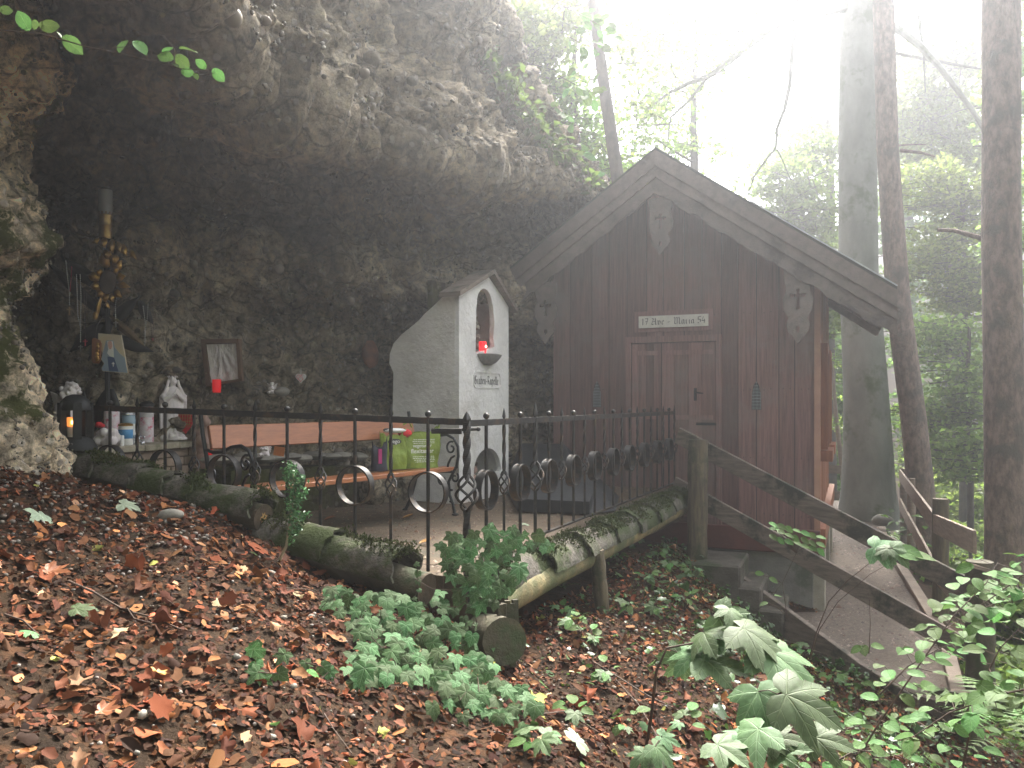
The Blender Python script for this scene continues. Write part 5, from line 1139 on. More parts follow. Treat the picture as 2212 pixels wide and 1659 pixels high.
flat("face", [(1015, 875), (1040, 855), (1070, 870), (1080, 930), (1060, 975), (1035, 975), (1018, 930)], M['skin'], .0155)
flat("white_cross", [(1085, 1160), (1098, 1160), (1098, 1175), (1112, 1177), (1112, 1187), (1098, 1187), (1096, 1225), (1088, 1225), (1086, 1187), (1070, 1185), (1070, 1176), (1085, 1175)], M['whitep'], .0155)
# rosaries
def rosary(lab, strands, cross, m, cm, Y=YA - .1, crs=7, br=1.3):
    t = thing("rosary", lab, "rosary", loc=P(*strands[0][0], Y), group="rosaries hanging round the ornament"); mb = MB()
    for st_ in strands:
        pts = [P(x, y, Y + .01 * math.sin(i * 3)) for i, (x, y) in enumerate(st_)]; mb.tube(pts, .0009, 4)
        for a_, b_ in zip(pts[:-1], pts[1:]):
            n_ = max(1, int((b_ - a_).length / (br * 2.9 * s)))
            for k in range(n_): mb.ball(a_.lerp(b_, (k + .5) / n_), br * s, 6)
    mb.build("bead_string", m, t); c_ = P(*cross, Y - .005); mb = MB(); h = crs * s
    mb.box(c_, (h * .28, .006, h * 2)); mb.box(c_ + V(0, -.0005, h * .4), (h * 1.3, .0065, h * .28)); mb.build("cross", cm, t)
wb = mat("white_beads", (.7, .7, .68), None, 8, .3, 0, 10); db = mat("dark_beads", (.08, .05, .05), None, 8, .3, 0, 10); rb = mat("red_beads", (.45, .04, .08), None, 8, .3, 0, 10); tan = mat("tan_wooden_cross", (.55, .38, .22), None, 8, .6, 0, 10); sil = mat("silver_cross", (.55, .55, .52), None, 8, .3, 0, 10, metal=.7)
rosary("rosary with white and red beads and a tan wooden cross, leftmost", [[(142, 562), (146, 600), (150, 632), (150, 660)]], (150, 672), wb, tan, crs=9)
rosary("short loop of red beads on the leftmost rosary", [[(155, 575), (154, 600), (151, 630)]], (151, 634), rb, wb, crs=3)
rosary("longest white bead rosary with thin silver cross", [[(165, 592), (167, 640), (168, 680), (173, 704)], [(173, 592), (175, 640), (174, 704), (174, 740)]], (174, 752), wb, sil)
rosary("dark bead rosary ending in a small red cross", [[(181, 620), (183, 660), (184, 700), (184, 730)], [(187, 632), (186, 670), (184, 700)]], (184, 740), db, mat("red_cross", (.5, .05, .08), None, 8, .5, 0, 10))
rosary("short grey rosary hanging right below the sunflower", [[(252, 642), (249, 660), (250, 690)]], (250, 700), sil, sil)
rosary("pair of grey bead strings right of the strap leaf", [[(309, 660), (314, 700), (313, 741)], [(320, 655), (318, 690), (314, 704)]], (313, 744), sil, sil, crs=3)
rosary("thin dark red rosary, rightmost of all", [[(322, 660), (326, 700), (328, 735)], [(330, 640), (331, 700), (330, 730)]], (330, 733), db, rb, crs=3)
# ------------------------------------------------------------------ logs, roof tiles, posts
def log(name, lab, a, b, r, m, endm=None, heart=False, n=20):
    a, b = Vector(a), Vector(b); t = thing(name, lab, "log", loc=(a + b) / 2); d = (b - a).normalized(); L_ = (b - a).length
    x = d.cross(V(0, 0, 1)).normalized(); y = x.cross(d); K = max(10, int(L_ / .06)); vs = []
    for i in range(K + 1):
        c_ = a.lerp(b, i / K)
        for k in range(n):
            an_ = 2 * math.pi * k / n; q = x * math.cos(an_) + y * math.sin(an_); rr = r * (1 + .07 * noise.noise(c_ * 2.5 + q * .9) + .03 * noise.noise(V(c_.x * 2, c_.y * 2, an_ * 3)))
            vs.append(c_ + q * rr)
    mb = MB(); mb.smooth = True; mb.add(vs, [(i * n + k, i * n + (k + 1) % n, (i + 1) * n + (k + 1) % n, (i + 1) * n + k) for i in range(K) for k in range(n)]); mb.build("trunk_body", m, t)
    for e_, sg_ in ((a, -1), (b, 1)):
        mb = MB(); c_ = e_ + d * sg_ * .004; vs = [c_] + [c_ + (x * math.cos(2 * math.pi * k / n) + y * math.sin(2 * math.pi * k / n)) * r * .99 for k in range(n)]
        mb.add(vs + [v - d * sg_ * .02 for v in vs], [(0, 1 + k, 1 + (k + 1) % n) for k in range(n)] + [(1 + k, n + 2 + k, n + 2 + (k + 1) % n, 1 + (k + 1) % n) for k in range(n)]); o_ = mb.build("sawn_end", endm or M['logend'], t)
        if heart and sg_ == 1:
            mb = MB(); q = c_ + d * .003; pts = []
            for k in range(18): an_ = 2 * math.pi * k / 18; rr = r * (.34 + .12 * math.sin(k * 2.7) + .05 * math.sin(k * 5.1)); pts.append(q + (x * math.cos(an_) + y * math.sin(an_)) * rr)
            mb.add([q] + pts, [(0, 1 + k, 1 + (k + 1) % 18) for k in range(18)]); mb.build("yellow_heart", M['heart'], o_)
    return t
moss_pts = []
def tile(lab, a, b, r, tilt=0, grp="mossy half round tiles covering the logs", mossy=1.0):
    """half-round tile, rim r, from a to b; wider at b"""
    a, b = Vector(a), Vector(b); d = (b - a).normalized(); x = d.cross(V(0, 0, 1)).normalized(); y = x.cross(d); K = 9; n = 17; th = .016; vs = []
    if tilt: R_ = Matrix.Rotation(tilt, 3, d); x, y = R_ @ x, R_ @ y
    sd = random.uniform(0, 50)
    for i in range(K + 1):
        f = i / K; c_ = a.lerp(b, f); rr = r * (.92 + .16 * f)
        for (q_, lay) in ((rr, 0), (rr - th, 1)):
            for k in range(n):
                an_ = math.pi * (-.03 + 1.06 * k / (n - 1)); dv = x * math.cos(an_) + y * math.sin(an_)
                dd = .013 * noise.noise(c_ * 8 + dv * 2 + V(sd, 0, 0)) + .006 * noise.noise(c_ * 26 + dv * 5) + (.012 * noise.noise(V(an_ * 3, sd, 0)) if i in (0, K) else 0)
                vs.append(c_ + dv * (q_ + dd) + (d * .05 * noise.noise(V(an_ * 2.2, sd, 5)) if i in (0, K) else V(0, 0, 0)))
                if lay == 0 and .25 < k / (n - 1) < .78 and random.random() < .9 * mossy: moss_pts.append((c_ + dv * (q_ + dd), dv.copy()))
    W2 = 2 * n; fs = []
    for i in range(K):
        for k in range(n - 1):
            A_ = i * W2 + k; fs.append((A_, A_ + 1, A_ + W2 + 1, A_ + W2)); B_ = A_ + n; fs.append((B_ + W2, B_ + W2 + 1, B_ + 1, B_))
        for k in (0, n - 1): A_ = i * W2 + k; fs.append((A_, A_ + W2, A_ + W2 + n, A_ + n))
    for i in (0, K):
        for k in range(n - 1): A_ = i * W2 + k; fs.append((A_, A_ + 1, A_ + n + 1, A_ + n))
    mb = MB(); mb.smooth = True; mb.add(vs, fs); return tag(mb.build("roof_tile", M['tile']), lab, "roof tile", grp)
random.seed(5)
# left upper log with five tiles
LA_, LB_ = P(115, 1008, 5.55), P(568, 1118, 4.78)
log("log_beam", "upper left log under mossy tiles, sawn end with yellow heartwood", LA_.lerp(LB_, .02), LB_, .082, M['darklog'], heart=True)
rims = [(0.0, .28, "topmost mossy tile beside the rock pillar"), (.26, .47, "second mossy tile from the rock pillar, rim curling to the right"), (.45, .62, "third tile from the rock pillar with bare grey rim"), (.60, .74, "fourth tile from the rock pillar, mostly dark moss"), (.72, 1.0, "long dark tile above the log end with yellow heartwood")]
for (f0, f1, lab) in rims: tile(lab, LA_.lerp(LB_, f0) + V(0, 0, .02), LA_.lerp(LB_, f1) + V(0, 0, .035), .118, random.uniform(-.1, .1))
LC_, LD_ = P(565, 1165, 4.88), P(905, 1268, 4.33)
log("log_beam", "lower left log under dark tiles, plain sawn end behind the ivy", LC_, LD_ + (LD_ - LC_).normalized() * .05, .088, M['darklog'])
for (f0, f1, lab) in ((0.0, .50, "dark mossy tile behind the little box shrub"), (.46, .92, "dark mossy tile with raised pale rim, nearest the ivy")): tile(lab, LC_.lerp(LD_, f0) + V(0, 0, .025), LC_.lerp(LD_, f1) + V(0, 0, .045), .135, random.uniform(-.08, .08))
RA_, RB_ = C0 + NR * .2 + V(0, 0, -1.13), C0 + SR * 10 + NR * .2 + V(0, 0, -1.12)
nd = (RB_ - RA_).normalized()
log("log_beam", "long log below right fence run, bare yellow near end and mossy far end", RA_ - nd * .03, RB_ - nd * .1, .085, M['yellowlog'])
nt_ = 8; names_ = ["nearest", "second", "third", "fourth", "fifth", "sixth", "seventh", "farthest"]
for k in range(nt_):
    sh_ = .09 if k == 0 else (.055 if k == 1 else .035); a_ = RA_.lerp(RB_, .01 + .99 * k / nt_) - NR * sh_ + V(0, 0, .035 + sh_ * .2); b_ = RA_.lerp(RB_, min(1, .01 + .99 * (k + 1) / nt_ + .012)) - NR * sh_ + V(0, 0, .02 + sh_ * .2)
    tile(names_[k] + " mossy tile on the log along the right fence run", b_, a_, .145, random.uniform(-.12, .12), mossy=1.6)
t = thing("stub_log", "short thick sawn log lying under the near end of long yellow log", "log", loc=P(1078, 1380, 4.25))
a_, b_ = P(1045, 1376, 4.42), P(1090, 1386, 4.12)
mb = MB(); mb.smooth = True; dd = (b_ - a_).normalized(); mb.tube([a_, a_.lerp(b_, .5), b_], [.125, .128, .12], 18, jit=.03); mb.build("log_body", M['darklog'], t)
t = thing("wood_stake", "splintered upright stake at the near end of the yellow log", "post", loc=P(1093, 1400, 4.22))
mb = MB()
for k in range(5): x_ = 1080 + k * 8; mb.beam(P(x_, 1292 + random.randint(0, 14), 4.25 + .02 * k), P(x_ + random.randint(-2, 4), 1440 - random.randint(0, 20), 4.22 + .02 * k), .03, .03)
mb.build("stake_body", M['darklog'], t)
def post(lab, top, bot, r, m=None, name="wooden_post", cat="post", parent=None):
    top, bot = Vector(top), Vector(bot); mb = MB(); mb.smooth = True; K = 14; pts = [bot.lerp(top, i / K) for i in range(K + 1)]
    mb.tube(pts, [r * (1.03 + .04 * math.sin(i * 1.3)) for i in range(K)] + [r * .97], 16, jit=.02); o = mb.build(name, m or M['post'], parent)
    return tag(o, lab, cat) if parent is None else o
post("short round post propping the long log, nearest the ivy", P(1289, 1188, 5.75), P(1303, 1340, 5.78), .052)
# moss tufts on tiles
rgm = np.random.default_rng(3); mv = []; mf = []; 
bp_ = np.array([list(p) for p, _ in moss_pts]); bn_ = np.array([list(nv) for _, nv in moss_pts]); reps = 34
bp_ = np.repeat(bp_, reps, 0) + rgm.normal(0, .016, (len(bp_) * reps, 3)); bn_ = np.repeat(bn_, reps, 0)
keep = np.array([noise.noise(Vector(p) * 3.2) > -.2 for p in bp_]); bp_, bn_ = bp_[keep], bn_[keep]; n_ = len(bp_)
dv = rgm.normal(0, 1, (n_, 3)); dv -= (dv * bn_).sum(1, keepdims=True) * bn_; dv /= np.linalg.norm(dv, axis=1, keepdims=True)
h_ = rgm.uniform(.003, .008, (n_, 1)); w_ = rgm.uniform(.005, .010, (n_, 1)); tip = bp_ + bn_ * h_ + rgm.normal(0, .004, (n_, 3)); base = bp_ - bn_ * .006
vv = np.stack([base - dv * w_, base + dv * w_, tip], 1).reshape(-1, 3); np_mesh("moss", vv, np.arange(len(vv)).reshape(-1, 3), M['moss']); tag(bpy.data.objects["moss"], kind='stuff', label="dark green moss growing on the roof tiles")

# ------------------------------------------------------------------ handrail, path fence, curbs, steps
hr = thing("handrail", "weathered wooden handrail of two sloping boards leading down the steps", "railing", loc=P(1507, 1200, 8.2))
post(None, P(1508, 950, 8.12), P(1506, 1225, 8.12), .098, parent=hr, name="post"); post(None, P(2116, 1212, 6.25), P(2118, 1500, 6.25), .10, M['darklog'], parent=hr, name="post")
post(None, P(2098, 1500, 6.0), P(2100, 1640, 6.0), .08, M['post'], parent=hr, name="post")
for (x0, y0, x1, y1) in ((1464, 940, 2122, 1288), (1456, 1046, 2122, 1422)):
    mb = MB(); a_, b_ = P(x0, y0, 8.62), P(x1, y1, 6.35); K = 12; mb.beam(a_, b_, .035, .175); o_ = mb.build("rail", M['greywood'], hr, bevel=.004)
mb = MB(); mb.beam(P(2030, 1500, 6.4), P(2110, 1512, 6.0), .2, .1); mb.build("lower_step_beam", M['darklog'], hr)
pf_ = thing("path_fence", "curving wooden fence with two rails along the far edge of the path", "fence", loc=V(4.3, 8, -2.3))
pts_ = [V(6.62, 13.5, 0), V(5.85, 11.7, 0), V(4.32, 8.05, 0), V(3.78, 6.42, 0)]
for i, (p_, zt_, m_) in enumerate(zip(pts_[:3], (-1.15, -1.14, -.99), (M['greywood'], M['palewood'], M['post']))):
    post(None, V(p_.x, p_.y, zt_), V(p_.x, p_.y, -2.75), .055 if i < 2 else .075, m_, parent=pf_, name="post")
for (z_) in (-1.24, -1.72):
    for i in range(3):
        a_, b_ = pts_[i] + V(-.06, 0, z_ - (.02 if i == 0 else 0)), pts_[i + 1] + V(-.06, 0, z_ + (.1 if i == 2 and z_ > -1.5 else 0)); mb = MB(); mb.beam(a_, b_, .03, .19); mb.build("rail", M['palewood'], pf_, bevel=.004)
mb = MB(); mb.beam(pts_[2] + V(-.10, -.05, -.98), pts_[2] + V(-.10, -.05, -2.2), .05, .05); mb.build("brace_board", M['greywood'], pf_)
mb = MB(); mb.beam(P(2100, 1222, 6.15), P(2134, 1232, 6.15), .05, .03); mb.build("splintered_cap", M['palewood'], pf_)
pf2 = thing("back_railing", "dark two board railing between the chapel corner and the beech trunk", "railing", loc=P(1800, 1080, 16))
for y_ in (1012, 1068): mb = MB(); mb.beam(P(1740, y_ - 2, 16.2), P(1870, y_ + 6, 16.4), .04, .17); mb.build("rail", M['greywood'], pf2)
post(None, P(1756, 1000, 16.2), P(1756, 1110, 16.2), .06, M['greywood'], parent=pf2, name="post")
# curb boards
cb_ = thing("path_curb", "mossy wooden edging board along the left side of steps and path", "curb", loc=V(2.6, 7.5, -2.1))
cpts = [(1546, 1206, 8.3), (1700, 1318, 7.6), (1850, 1428, 6.95), (1985, 1510, 6.3)]
for i in range(3): mb = MB(); mb.beam(P(*cpts[i]) + V(0, 0, -.12), P(*cpts[i + 1]) + V(0, 0, -.12), .06, .26); mb.build("edging_board", M['greywood'], cb_, bevel=.005)
cb2 = thing("path_curb", "pale timber edging along the right side of path below the curving fence", "curb", loc=V(4.5, 9, -2.2))
rp = [(3.42, 6.1), (4.06, 7.5), (4.75, 9.5), (5.7, 12.2), (6.3, 13.6)]
for i in range(4): mb = MB(); a_, b_ = V(rp[i][0], rp[i][1], path_z(0, rp[i][1]) + .0), V(rp[i + 1][0], rp[i + 1][1], path_z(0, rp[i + 1][1]) + .0); mb.beam(a_, b_, .11, .16); mb.build("edging_board", M['palewood'], cb2, bevel=.006)
sts = thing("stone_steps", "three worn concrete steps going down beside the chapel foundation", "steps", loc=V(2.4, 8.2, -2))
for k, (x0, x1, z_) in enumerate(((1480, 1598, -1.60), (1570, 1640, -1.80), (1630, 1684, -1.99))):
    a_, b_ = P(x0, 1200, 8.35 - .1 * k), P(x1, 1200, 8.3 - .1 * k); mb = MB(); mb.box(((a_.x + b_.x) / 2, 8.15 - .12 * k, z_ - .25), (b_.x - a_.x, .75, .5), RZ); mb.build("step", mat("worn_mossy_step", (.12, .105, .085), (.07, .06, .045), 9, .9, .6, 50, c3=(.05, .06, .03), s3=3), sts, bevel=.02)
def gstone(lab, px, py, wpx, Yd, sc=(1, .7, .5), m=None, name="stone"):
    c_ = P(px, py, Yd); mb = MB(); mb.smooth = True; r_ = wpx / 2 * Yd / F; K = 18; mb.ball(c_, r_, K, sc, Matrix.Rotation(random.uniform(-.3, .3), 3, 'Z'), 0)
    mb.v = [tuple(Vector(v) + (Vector(v) - c_).normalized() * r_ * .18 * noise.noise(Vector(v) / r_ * 1.1 + V(px, 0, 0))) for v in mb.v]
    return tag(mb.build(name, m or M['stone']), lab, "stone")
gstone("rounded grey stone lying at the foot of the beech trunk", 1906, 1124, 46, 13.2, (1, .8, .55))

# ------------------------------------------------------------------ ground hit
def hit(px, py, y0=1.2, y1=12.0):
    ys = np.linspace(y0, y1, 260); xs = ys * (px - CX) / F; zs_ = ys * (HZ - py) / F; g = ground(xs, ys); d_ = zs_ - g; i = np.argmax(d_ < 0)
    if d_[i] >= 0: i = len(ys) - 1
    if i == 0: return V(xs[0], ys[0], g[0])
    f = d_[i - 1] / (d_[i - 1] - d_[i] + 1e-9); Y_ = ys[i - 1] + f * (ys[i] - ys[i - 1]); X_ = Y_ * (px - CX) / F; return V(X_, Y_, gz(X_, Y_))
def gnorm(x, y):
    e = .05; return V(-(gz(x + e, y) - gz(x - e, y)) / (2 * e), -(gz(x, y + e) - gz(x, y - e)) / (2 * e), 1).normalized()

# ------------------------------------------------------------------ leaf templates
def leaf_mesh(name, outline, m, fold=.12, droop=.1, jitter=0):
    """outline: half outline list (x>=0,y from 0 to 1), mirrored; midrib verts along y"""
    N = len(outline); vs = []; fs = []
    for (x, y) in outline:
        z0 = -droop * y * y
        vs += [(-x, y, z0 + fold * x - .25 * x * x), (0, y if x > .001 or True else y, z0), (x, y, z0 + fold * x - .25 * x * x)]
    for i in range(N - 1):
        a = i * 3; fs += [(a, a + 1, a + 4, a + 3), (a + 1, a + 2, a + 5, a + 4)]
    me = bpy.data.meshes.new(name); me.from_pydata(vs, [], fs); me.validate(); me.update(); me.materials.append(m); me.polygons.foreach_set("use_smooth", [True] * len(me.polygons)); return me
def radial_leaf(name, rad, m, fold=.1, cup=.15, tip=1.0, rings=3):
    """palmate leaf: radii by angle (deg from tip) half list; petiole at origin"""
    half = rad; full = [(-a_, r_) for a_, r_ in half[::-1] if a_ > 0] + list(half); vs = [(0, 0, 0)]; n = len(full); fs = []
    for j in range(1, rings + 1):
        f = j / rings
        for (a_, r_) in full:
            an_ = math.radians(a_); rr = r_ * (f if j == rings else f * (.55 + .45 * .62 / max(r_, .3)) if r_ > .62 else f)
            x, y = rr * math.sin(an_), rr * math.cos(an_); z = -cup * (x * x + y * y) + fold * (abs(math.sin(an_ * 3.2)) * rr) * .6; vs.append((x, y, z))
    for i in range(n - 1): fs.append((0, 1 + i + 1, 1 + i))
    for j in range(rings - 1):
        for i in range(n - 1): a = 1 + j * n + i; b = a + n; fs.append((a, a + 1, b + 1, b))
    me = bpy.data.meshes.new(name); me.from_pydata(vs, [], fs); me.validate(); me.update(); me.materials.append(m); me.polygons.foreach_set("use_smooth", [True] * len(me.polygons)); return me
ivy_r = [(0, 1.0), (12, .78), (26, .50), (40, .62), (52, .82), (64, .62), (80, .46), (98, .55), (112, .62), (128, .48), (150, .36), (168, .25), (178, .1)]
ivy_r2 = [(0, .9), (16, .7), (34, .6), (50, .7), (62, .62), (80, .55), (104, .56), (125, .5), (150, .4), (170, .2)]
mapl_r = [(0, 1.05), (5, .93), (8, .95), (12, .82), (16, .84), (20, .68), (25, .54), (30, .66), (34, .76), (37, .76), (43, .95), (47, .84), (51, .86), (57, .72), (63, .60), (70, .50), (78, .56), (86, .66), (91, .64), (97, .70), (108, .56), (118, .52), (135, .40), (155, .26), (175, .06)]
IV = [radial_leaf("ivy_leaf", ivy_r, M['ivyleaf'], .14, .22), radial_leaf("ivy_leaf", ivy_r2, M['ivyleaf'], .08, .3)]
MP = [radial_leaf("sycamore_leaf", mapl_r, M['mapleleaf'], .16, .22, rings=4), radial_leaf("sycamore_leaf", mapl_r, M['mapleleaf'], .1, .4, rings=4)]
MPp = radial_leaf("pale_leaf", mapl_r, M['palegreen'], .2, .25, rings=4); MPb = radial_leaf("brown_leaf", mapl_r, M['brownleaf'], .3, -.35, rings=4)
ell_o = [(0.0, 0), (.14, .08), (.25, .22), (.30, .38), (.31, .5), (.27, .66), (.19, .82), (.08, .95), (0.0, 1.0)]
ser_o = [(0.0, 0), (.16, .07), (.22, .17), (.25, .17), (.30, .30), (.335, .31), (.34, .45), (.365, .46), (.33, .60), (.345, .61), (.26, .75), (.27, .77), (.15, .89), (.05, .97), (0, 1.02)]
EL = leaf_mesh("green_leaf", ser_o, M['freshleaf'], .25, .25); EB = leaf_mesh("green_leaf", ell_o, M['freshleaf'], .3, .2); BRN = leaf_mesh("brown_leaf", ser_o, M['brownleaf'], .5, -.3)
def orient(pos, nrm, tipdir, s):
    n_ = Vector(nrm).normalized(); y = Vector(tipdir); y = (y - n_ * y.dot(n_));
    if y.length < 1e-4: y = V(1, 0, 0).cross(n_)
    y.normalize(); x = y.cross(n_); M_ = Matrix((x, y, n_)).transposed().to_4x4(); M_.translation = Vector(pos); return M_ @ Matrix.Scale(s, 4)
def put_leaf(me, nm, Mx, parent):
    o = bpy.data.objects.new(nm, me); link(o, parent)
    if parent is not None and parent.type == 'EMPTY': o.matrix_parent_inverse = Matrix.Translation(-Vector(parent.location))
    o.matrix_basis = Mx; return o
def tocam(p): return (-Vector(p)).normalized()
def rv(s=1): return V(random.gauss(0, s), random.gauss(0, s), random.gauss(0, s))

# ------------------------------------------------------------------ ivy
random.seed(31)
def pip(x, y, poly): return bool(inpoly(np.array([x]), np.array([y]), poly)[0])
def ivy(name, lab, poly, step, size, depthf, loc, lift=.05, keep=.93):
    t = thing(name, lab, "ivy", loc=loc); xs = [p[0] for p in poly]; ys = [p[1] for p in poly]; cnt = 0; pts = []
    y = min(ys)
    while y < max(ys):
        x = min(xs) + random.uniform(0, step)
        while x < max(xs):
            qx, qy = x + random.gauss(0, step * .3), y + random.gauss(0, step * .3)
            if pip(qx, qy, poly) and random.random() < keep: pts.append((qx, qy))
            x += step * random.uniform(.85, 1.15)
        y += step * .78
    stems = MB()
    for (qx, qy) in pts:
        p_, n_ = depthf(qx, qy); p_ = p_ + n_ * random.uniform(lift * .2, lift * 1.5); nrm = n_ * .55 + tocam(p_) * .75 + rv(.27) + V(0, 0, .25)
        s_ = random.choice(size) * random.uniform(.8, 1.2); tip = V(random.gauss(0, .6), -.5, -.7)
        put_leaf(IV[random.random() < .35], "leaf", orient(p_ - tip.normalized() * s_ * .35, nrm, tip, s_), t); cnt += 1
        if random.random() < .45: q = p_ + rv(.07) - n_ * .08; stems.tube([p_ - tip.normalized() * s_ * .35, p_.lerp(q, .6) - V(0, 0, .02), q], .0018, 4)
    stems.build("stem", M['twig'], t)['kind'] = 'stuff'; return cnt
def dg(qx, qy):
    h = hit(qx, qy + 10); return h, gnorm(h.x, h.y)
low = [(678, 1290), (760, 1282), (860, 1300), (940, 1296), (1020, 1298), (1080, 1340), (1070, 1400), (1040, 1420), (1050, 1460), (1100, 1495), (1160, 1560), (1140, 1600), (1095, 1580), (1000, 1560), (930, 1560), (925, 1510), (880, 1490), (800, 1500), (745, 1490), (740, 1400), (790, 1380), (730, 1345), (690, 1320)]
c1_ = ivy("ivy_plant", "large ivy plant spreading over leaf litter below the corner post", low, 19.5, (.052, .06, .07), dg, P(900, 1450, 3.8), .07)
def dup(qx, qy):
    if qx > 1040 and qy < 1235: Yd = 4.52 + (qx - 1060) * .0035
    else: Yd = 4.18 + max(0, (1250 - qy)) * .002
    return P(qx, qy, Yd), V(.3, -.8, .4).normalized()
up = [(955, 1160), (1000, 1165), (1050, 1150), (1085, 1138), (1130, 1150), (1190, 1180), (1185, 1200), (1135, 1200), (1110, 1225), (1120, 1250), (1085, 1300), (1050, 1330), (1010, 1320), (960, 1300), (975, 1260), (940, 1230), (945, 1190)]
c2_ = ivy("ivy_plant", "ivy climbing over the log corner at the foot of the iron corner post", up, 19, (.055, .062, .07), dup, P(1050, 1230, 4.3), .06)
for (bx, by, n_, lab) in ((600, 1480, 7, "small clump of pale green ivy leaves left of the big ivy"), (690, 1470, 3, "single ivy shoot with yellow tip joining the big ivy from left"), (905, 1245, 5, "thin bright green ivy runner hanging over the lower log end")):
    h = hit(bx, by) if by > 1300 else P(bx, by, 4.2); t = thing("ivy_shoot", lab, "ivy", loc=h); prev = h
    mb = MB(); pts = [h]
    for k in range(n_):
        p_ = h + V(random.uniform(-.09, .05), random.uniform(-.05, .05), .02 + .02 * k) if by > 1300 else h + V(random.gauss(0, .02), -.02, .07 - .045 * k); pts.append(p_)
        put_leaf(IV[k % 2], "leaf", orient(p_, tocam(p_) + rv(.3) + V(0, 0, .4), V(random.gauss(0, 1), -.4, -.6), random.uniform(.045, .062) if by > 1300 else random.uniform(.025, .04)), t)
    mb.tube(pts, .002, 4); mb.build("stem", M['twig'], t)

# ------------------------------------------------------------------ box sapling
t = thing("box_shrub", "slender young box shrub with tiny leaves growing before the tiles", "shrub", loc=P(603, 1226, 4.4)); YB = 4.4
stem = [P(602, 1228, YB), P(606, 1205, YB), P(618, 1180, YB), P(624, 1140, YB), P(633, 1090, YB), P(640, 1050, YB), P(628, 1010, YB)]
mb = MB(); mb.smooth = True; mb.tube(stem, [.010, .009, .008, .006, .005, .004, .002], 7); mb.build("trunk", mat("pale_box_stem", (.3, .24, .15), None, 12, .8, .2, 20), t)
rg = np.random.default_rng(8); ctr = []; dirs = []
for (x0, y0, x1, y1, n_, sp_) in ((630, 1175, 632, 1100, 90, 9), (632, 1120, 640, 1040, 220, 17), (640, 1060, 626, 1005, 210, 15), (640, 1060, 655, 1030, 60, 8), (640, 1090, 662, 1060, 70, 8), (640, 1130, 665, 1110, 70, 8), (628, 1060, 612, 1020, 60, 8), (632, 1150, 650, 1140, 50, 7)):
    f = rg.uniform(0, 1, n_); c_ = np.stack([x0 + (x1 - x0) * f, y0 + (y1 - y0) * f], 1) + rg.normal(0, sp_ * .5, (n_, 2))
    for q in c_: pp_ = P(q[0], q[1], YB); ctr.append([pp_.x, pp_.y + rg.normal(0, sp_ * .5 * YB / F), pp_.z])
def leaf_cloud(name, C_, size, cols, m, parent=None, up_bias=.5, asp=.55, seed=1, kind=None, curl=.15, tpl=None):
    rg = np.random.default_rng(seed); C_ = np.asarray(C_, float); n = len(C_); s_ = size * rg.uniform(.65, 1.35, (n, 1))
    N_ = rg.normal(0, 1, (n, 3)); N_[:, 2] = np.abs(N_[:, 2]) + up_bias * 2; N_ /= np.linalg.norm(N_, axis=1, keepdims=True)
    T = rg.normal(0, 1, (n, 3)); T -= (T * N_).sum(1, keepdims=True) * N_; T /= np.linalg.norm(T, axis=1, keepdims=True); B = np.cross(N_, T)
    tpl = tpl if tpl is not None else np.array([[0, -.5, 0], [asp / 2, -.05, curl], [0, .5, 0], [-asp / 2, -.05, curl]])
    v = C_[:, None] + s_[:, None] * (tpl[None, :, 1:2] * T[:, None] + tpl[None, :, 0:1] * B[:, None] + tpl[None, :, 2:3] * N_[:, None]); k = len(tpl)
    cols = np.asarray(cols, float); ci = cols[rg.integers(0, len(cols), n)] * rg.uniform(.7, 1.3, (n, 1)); col = np.repeat(ci, k, 0)
    if k == 4:
        b = np.arange(n)[:, None] * 4; f = np.concatenate([b + [0, 1, 2], b + [0, 2, 3]], 0)
    else:
        b = np.arange(n)[:, None] * k; f = np.concatenate([np.concatenate([b + 0, b + 1 + i, b + 1 + (i + 1) % (k - 1)], 1) for i in range(k - 1)], 0)
    o = np_mesh(name, v.reshape(-1, 3), f, m, parent, col); 
    if kind: o["kind"] = kind
    return o
leaf_cloud("foliage", ctr, .021, [(.07, .20, .07), (.05, .14, .05), (.10, .26, .10)], M['boxleaf'], t, .1, .6, 4, 'stuff')

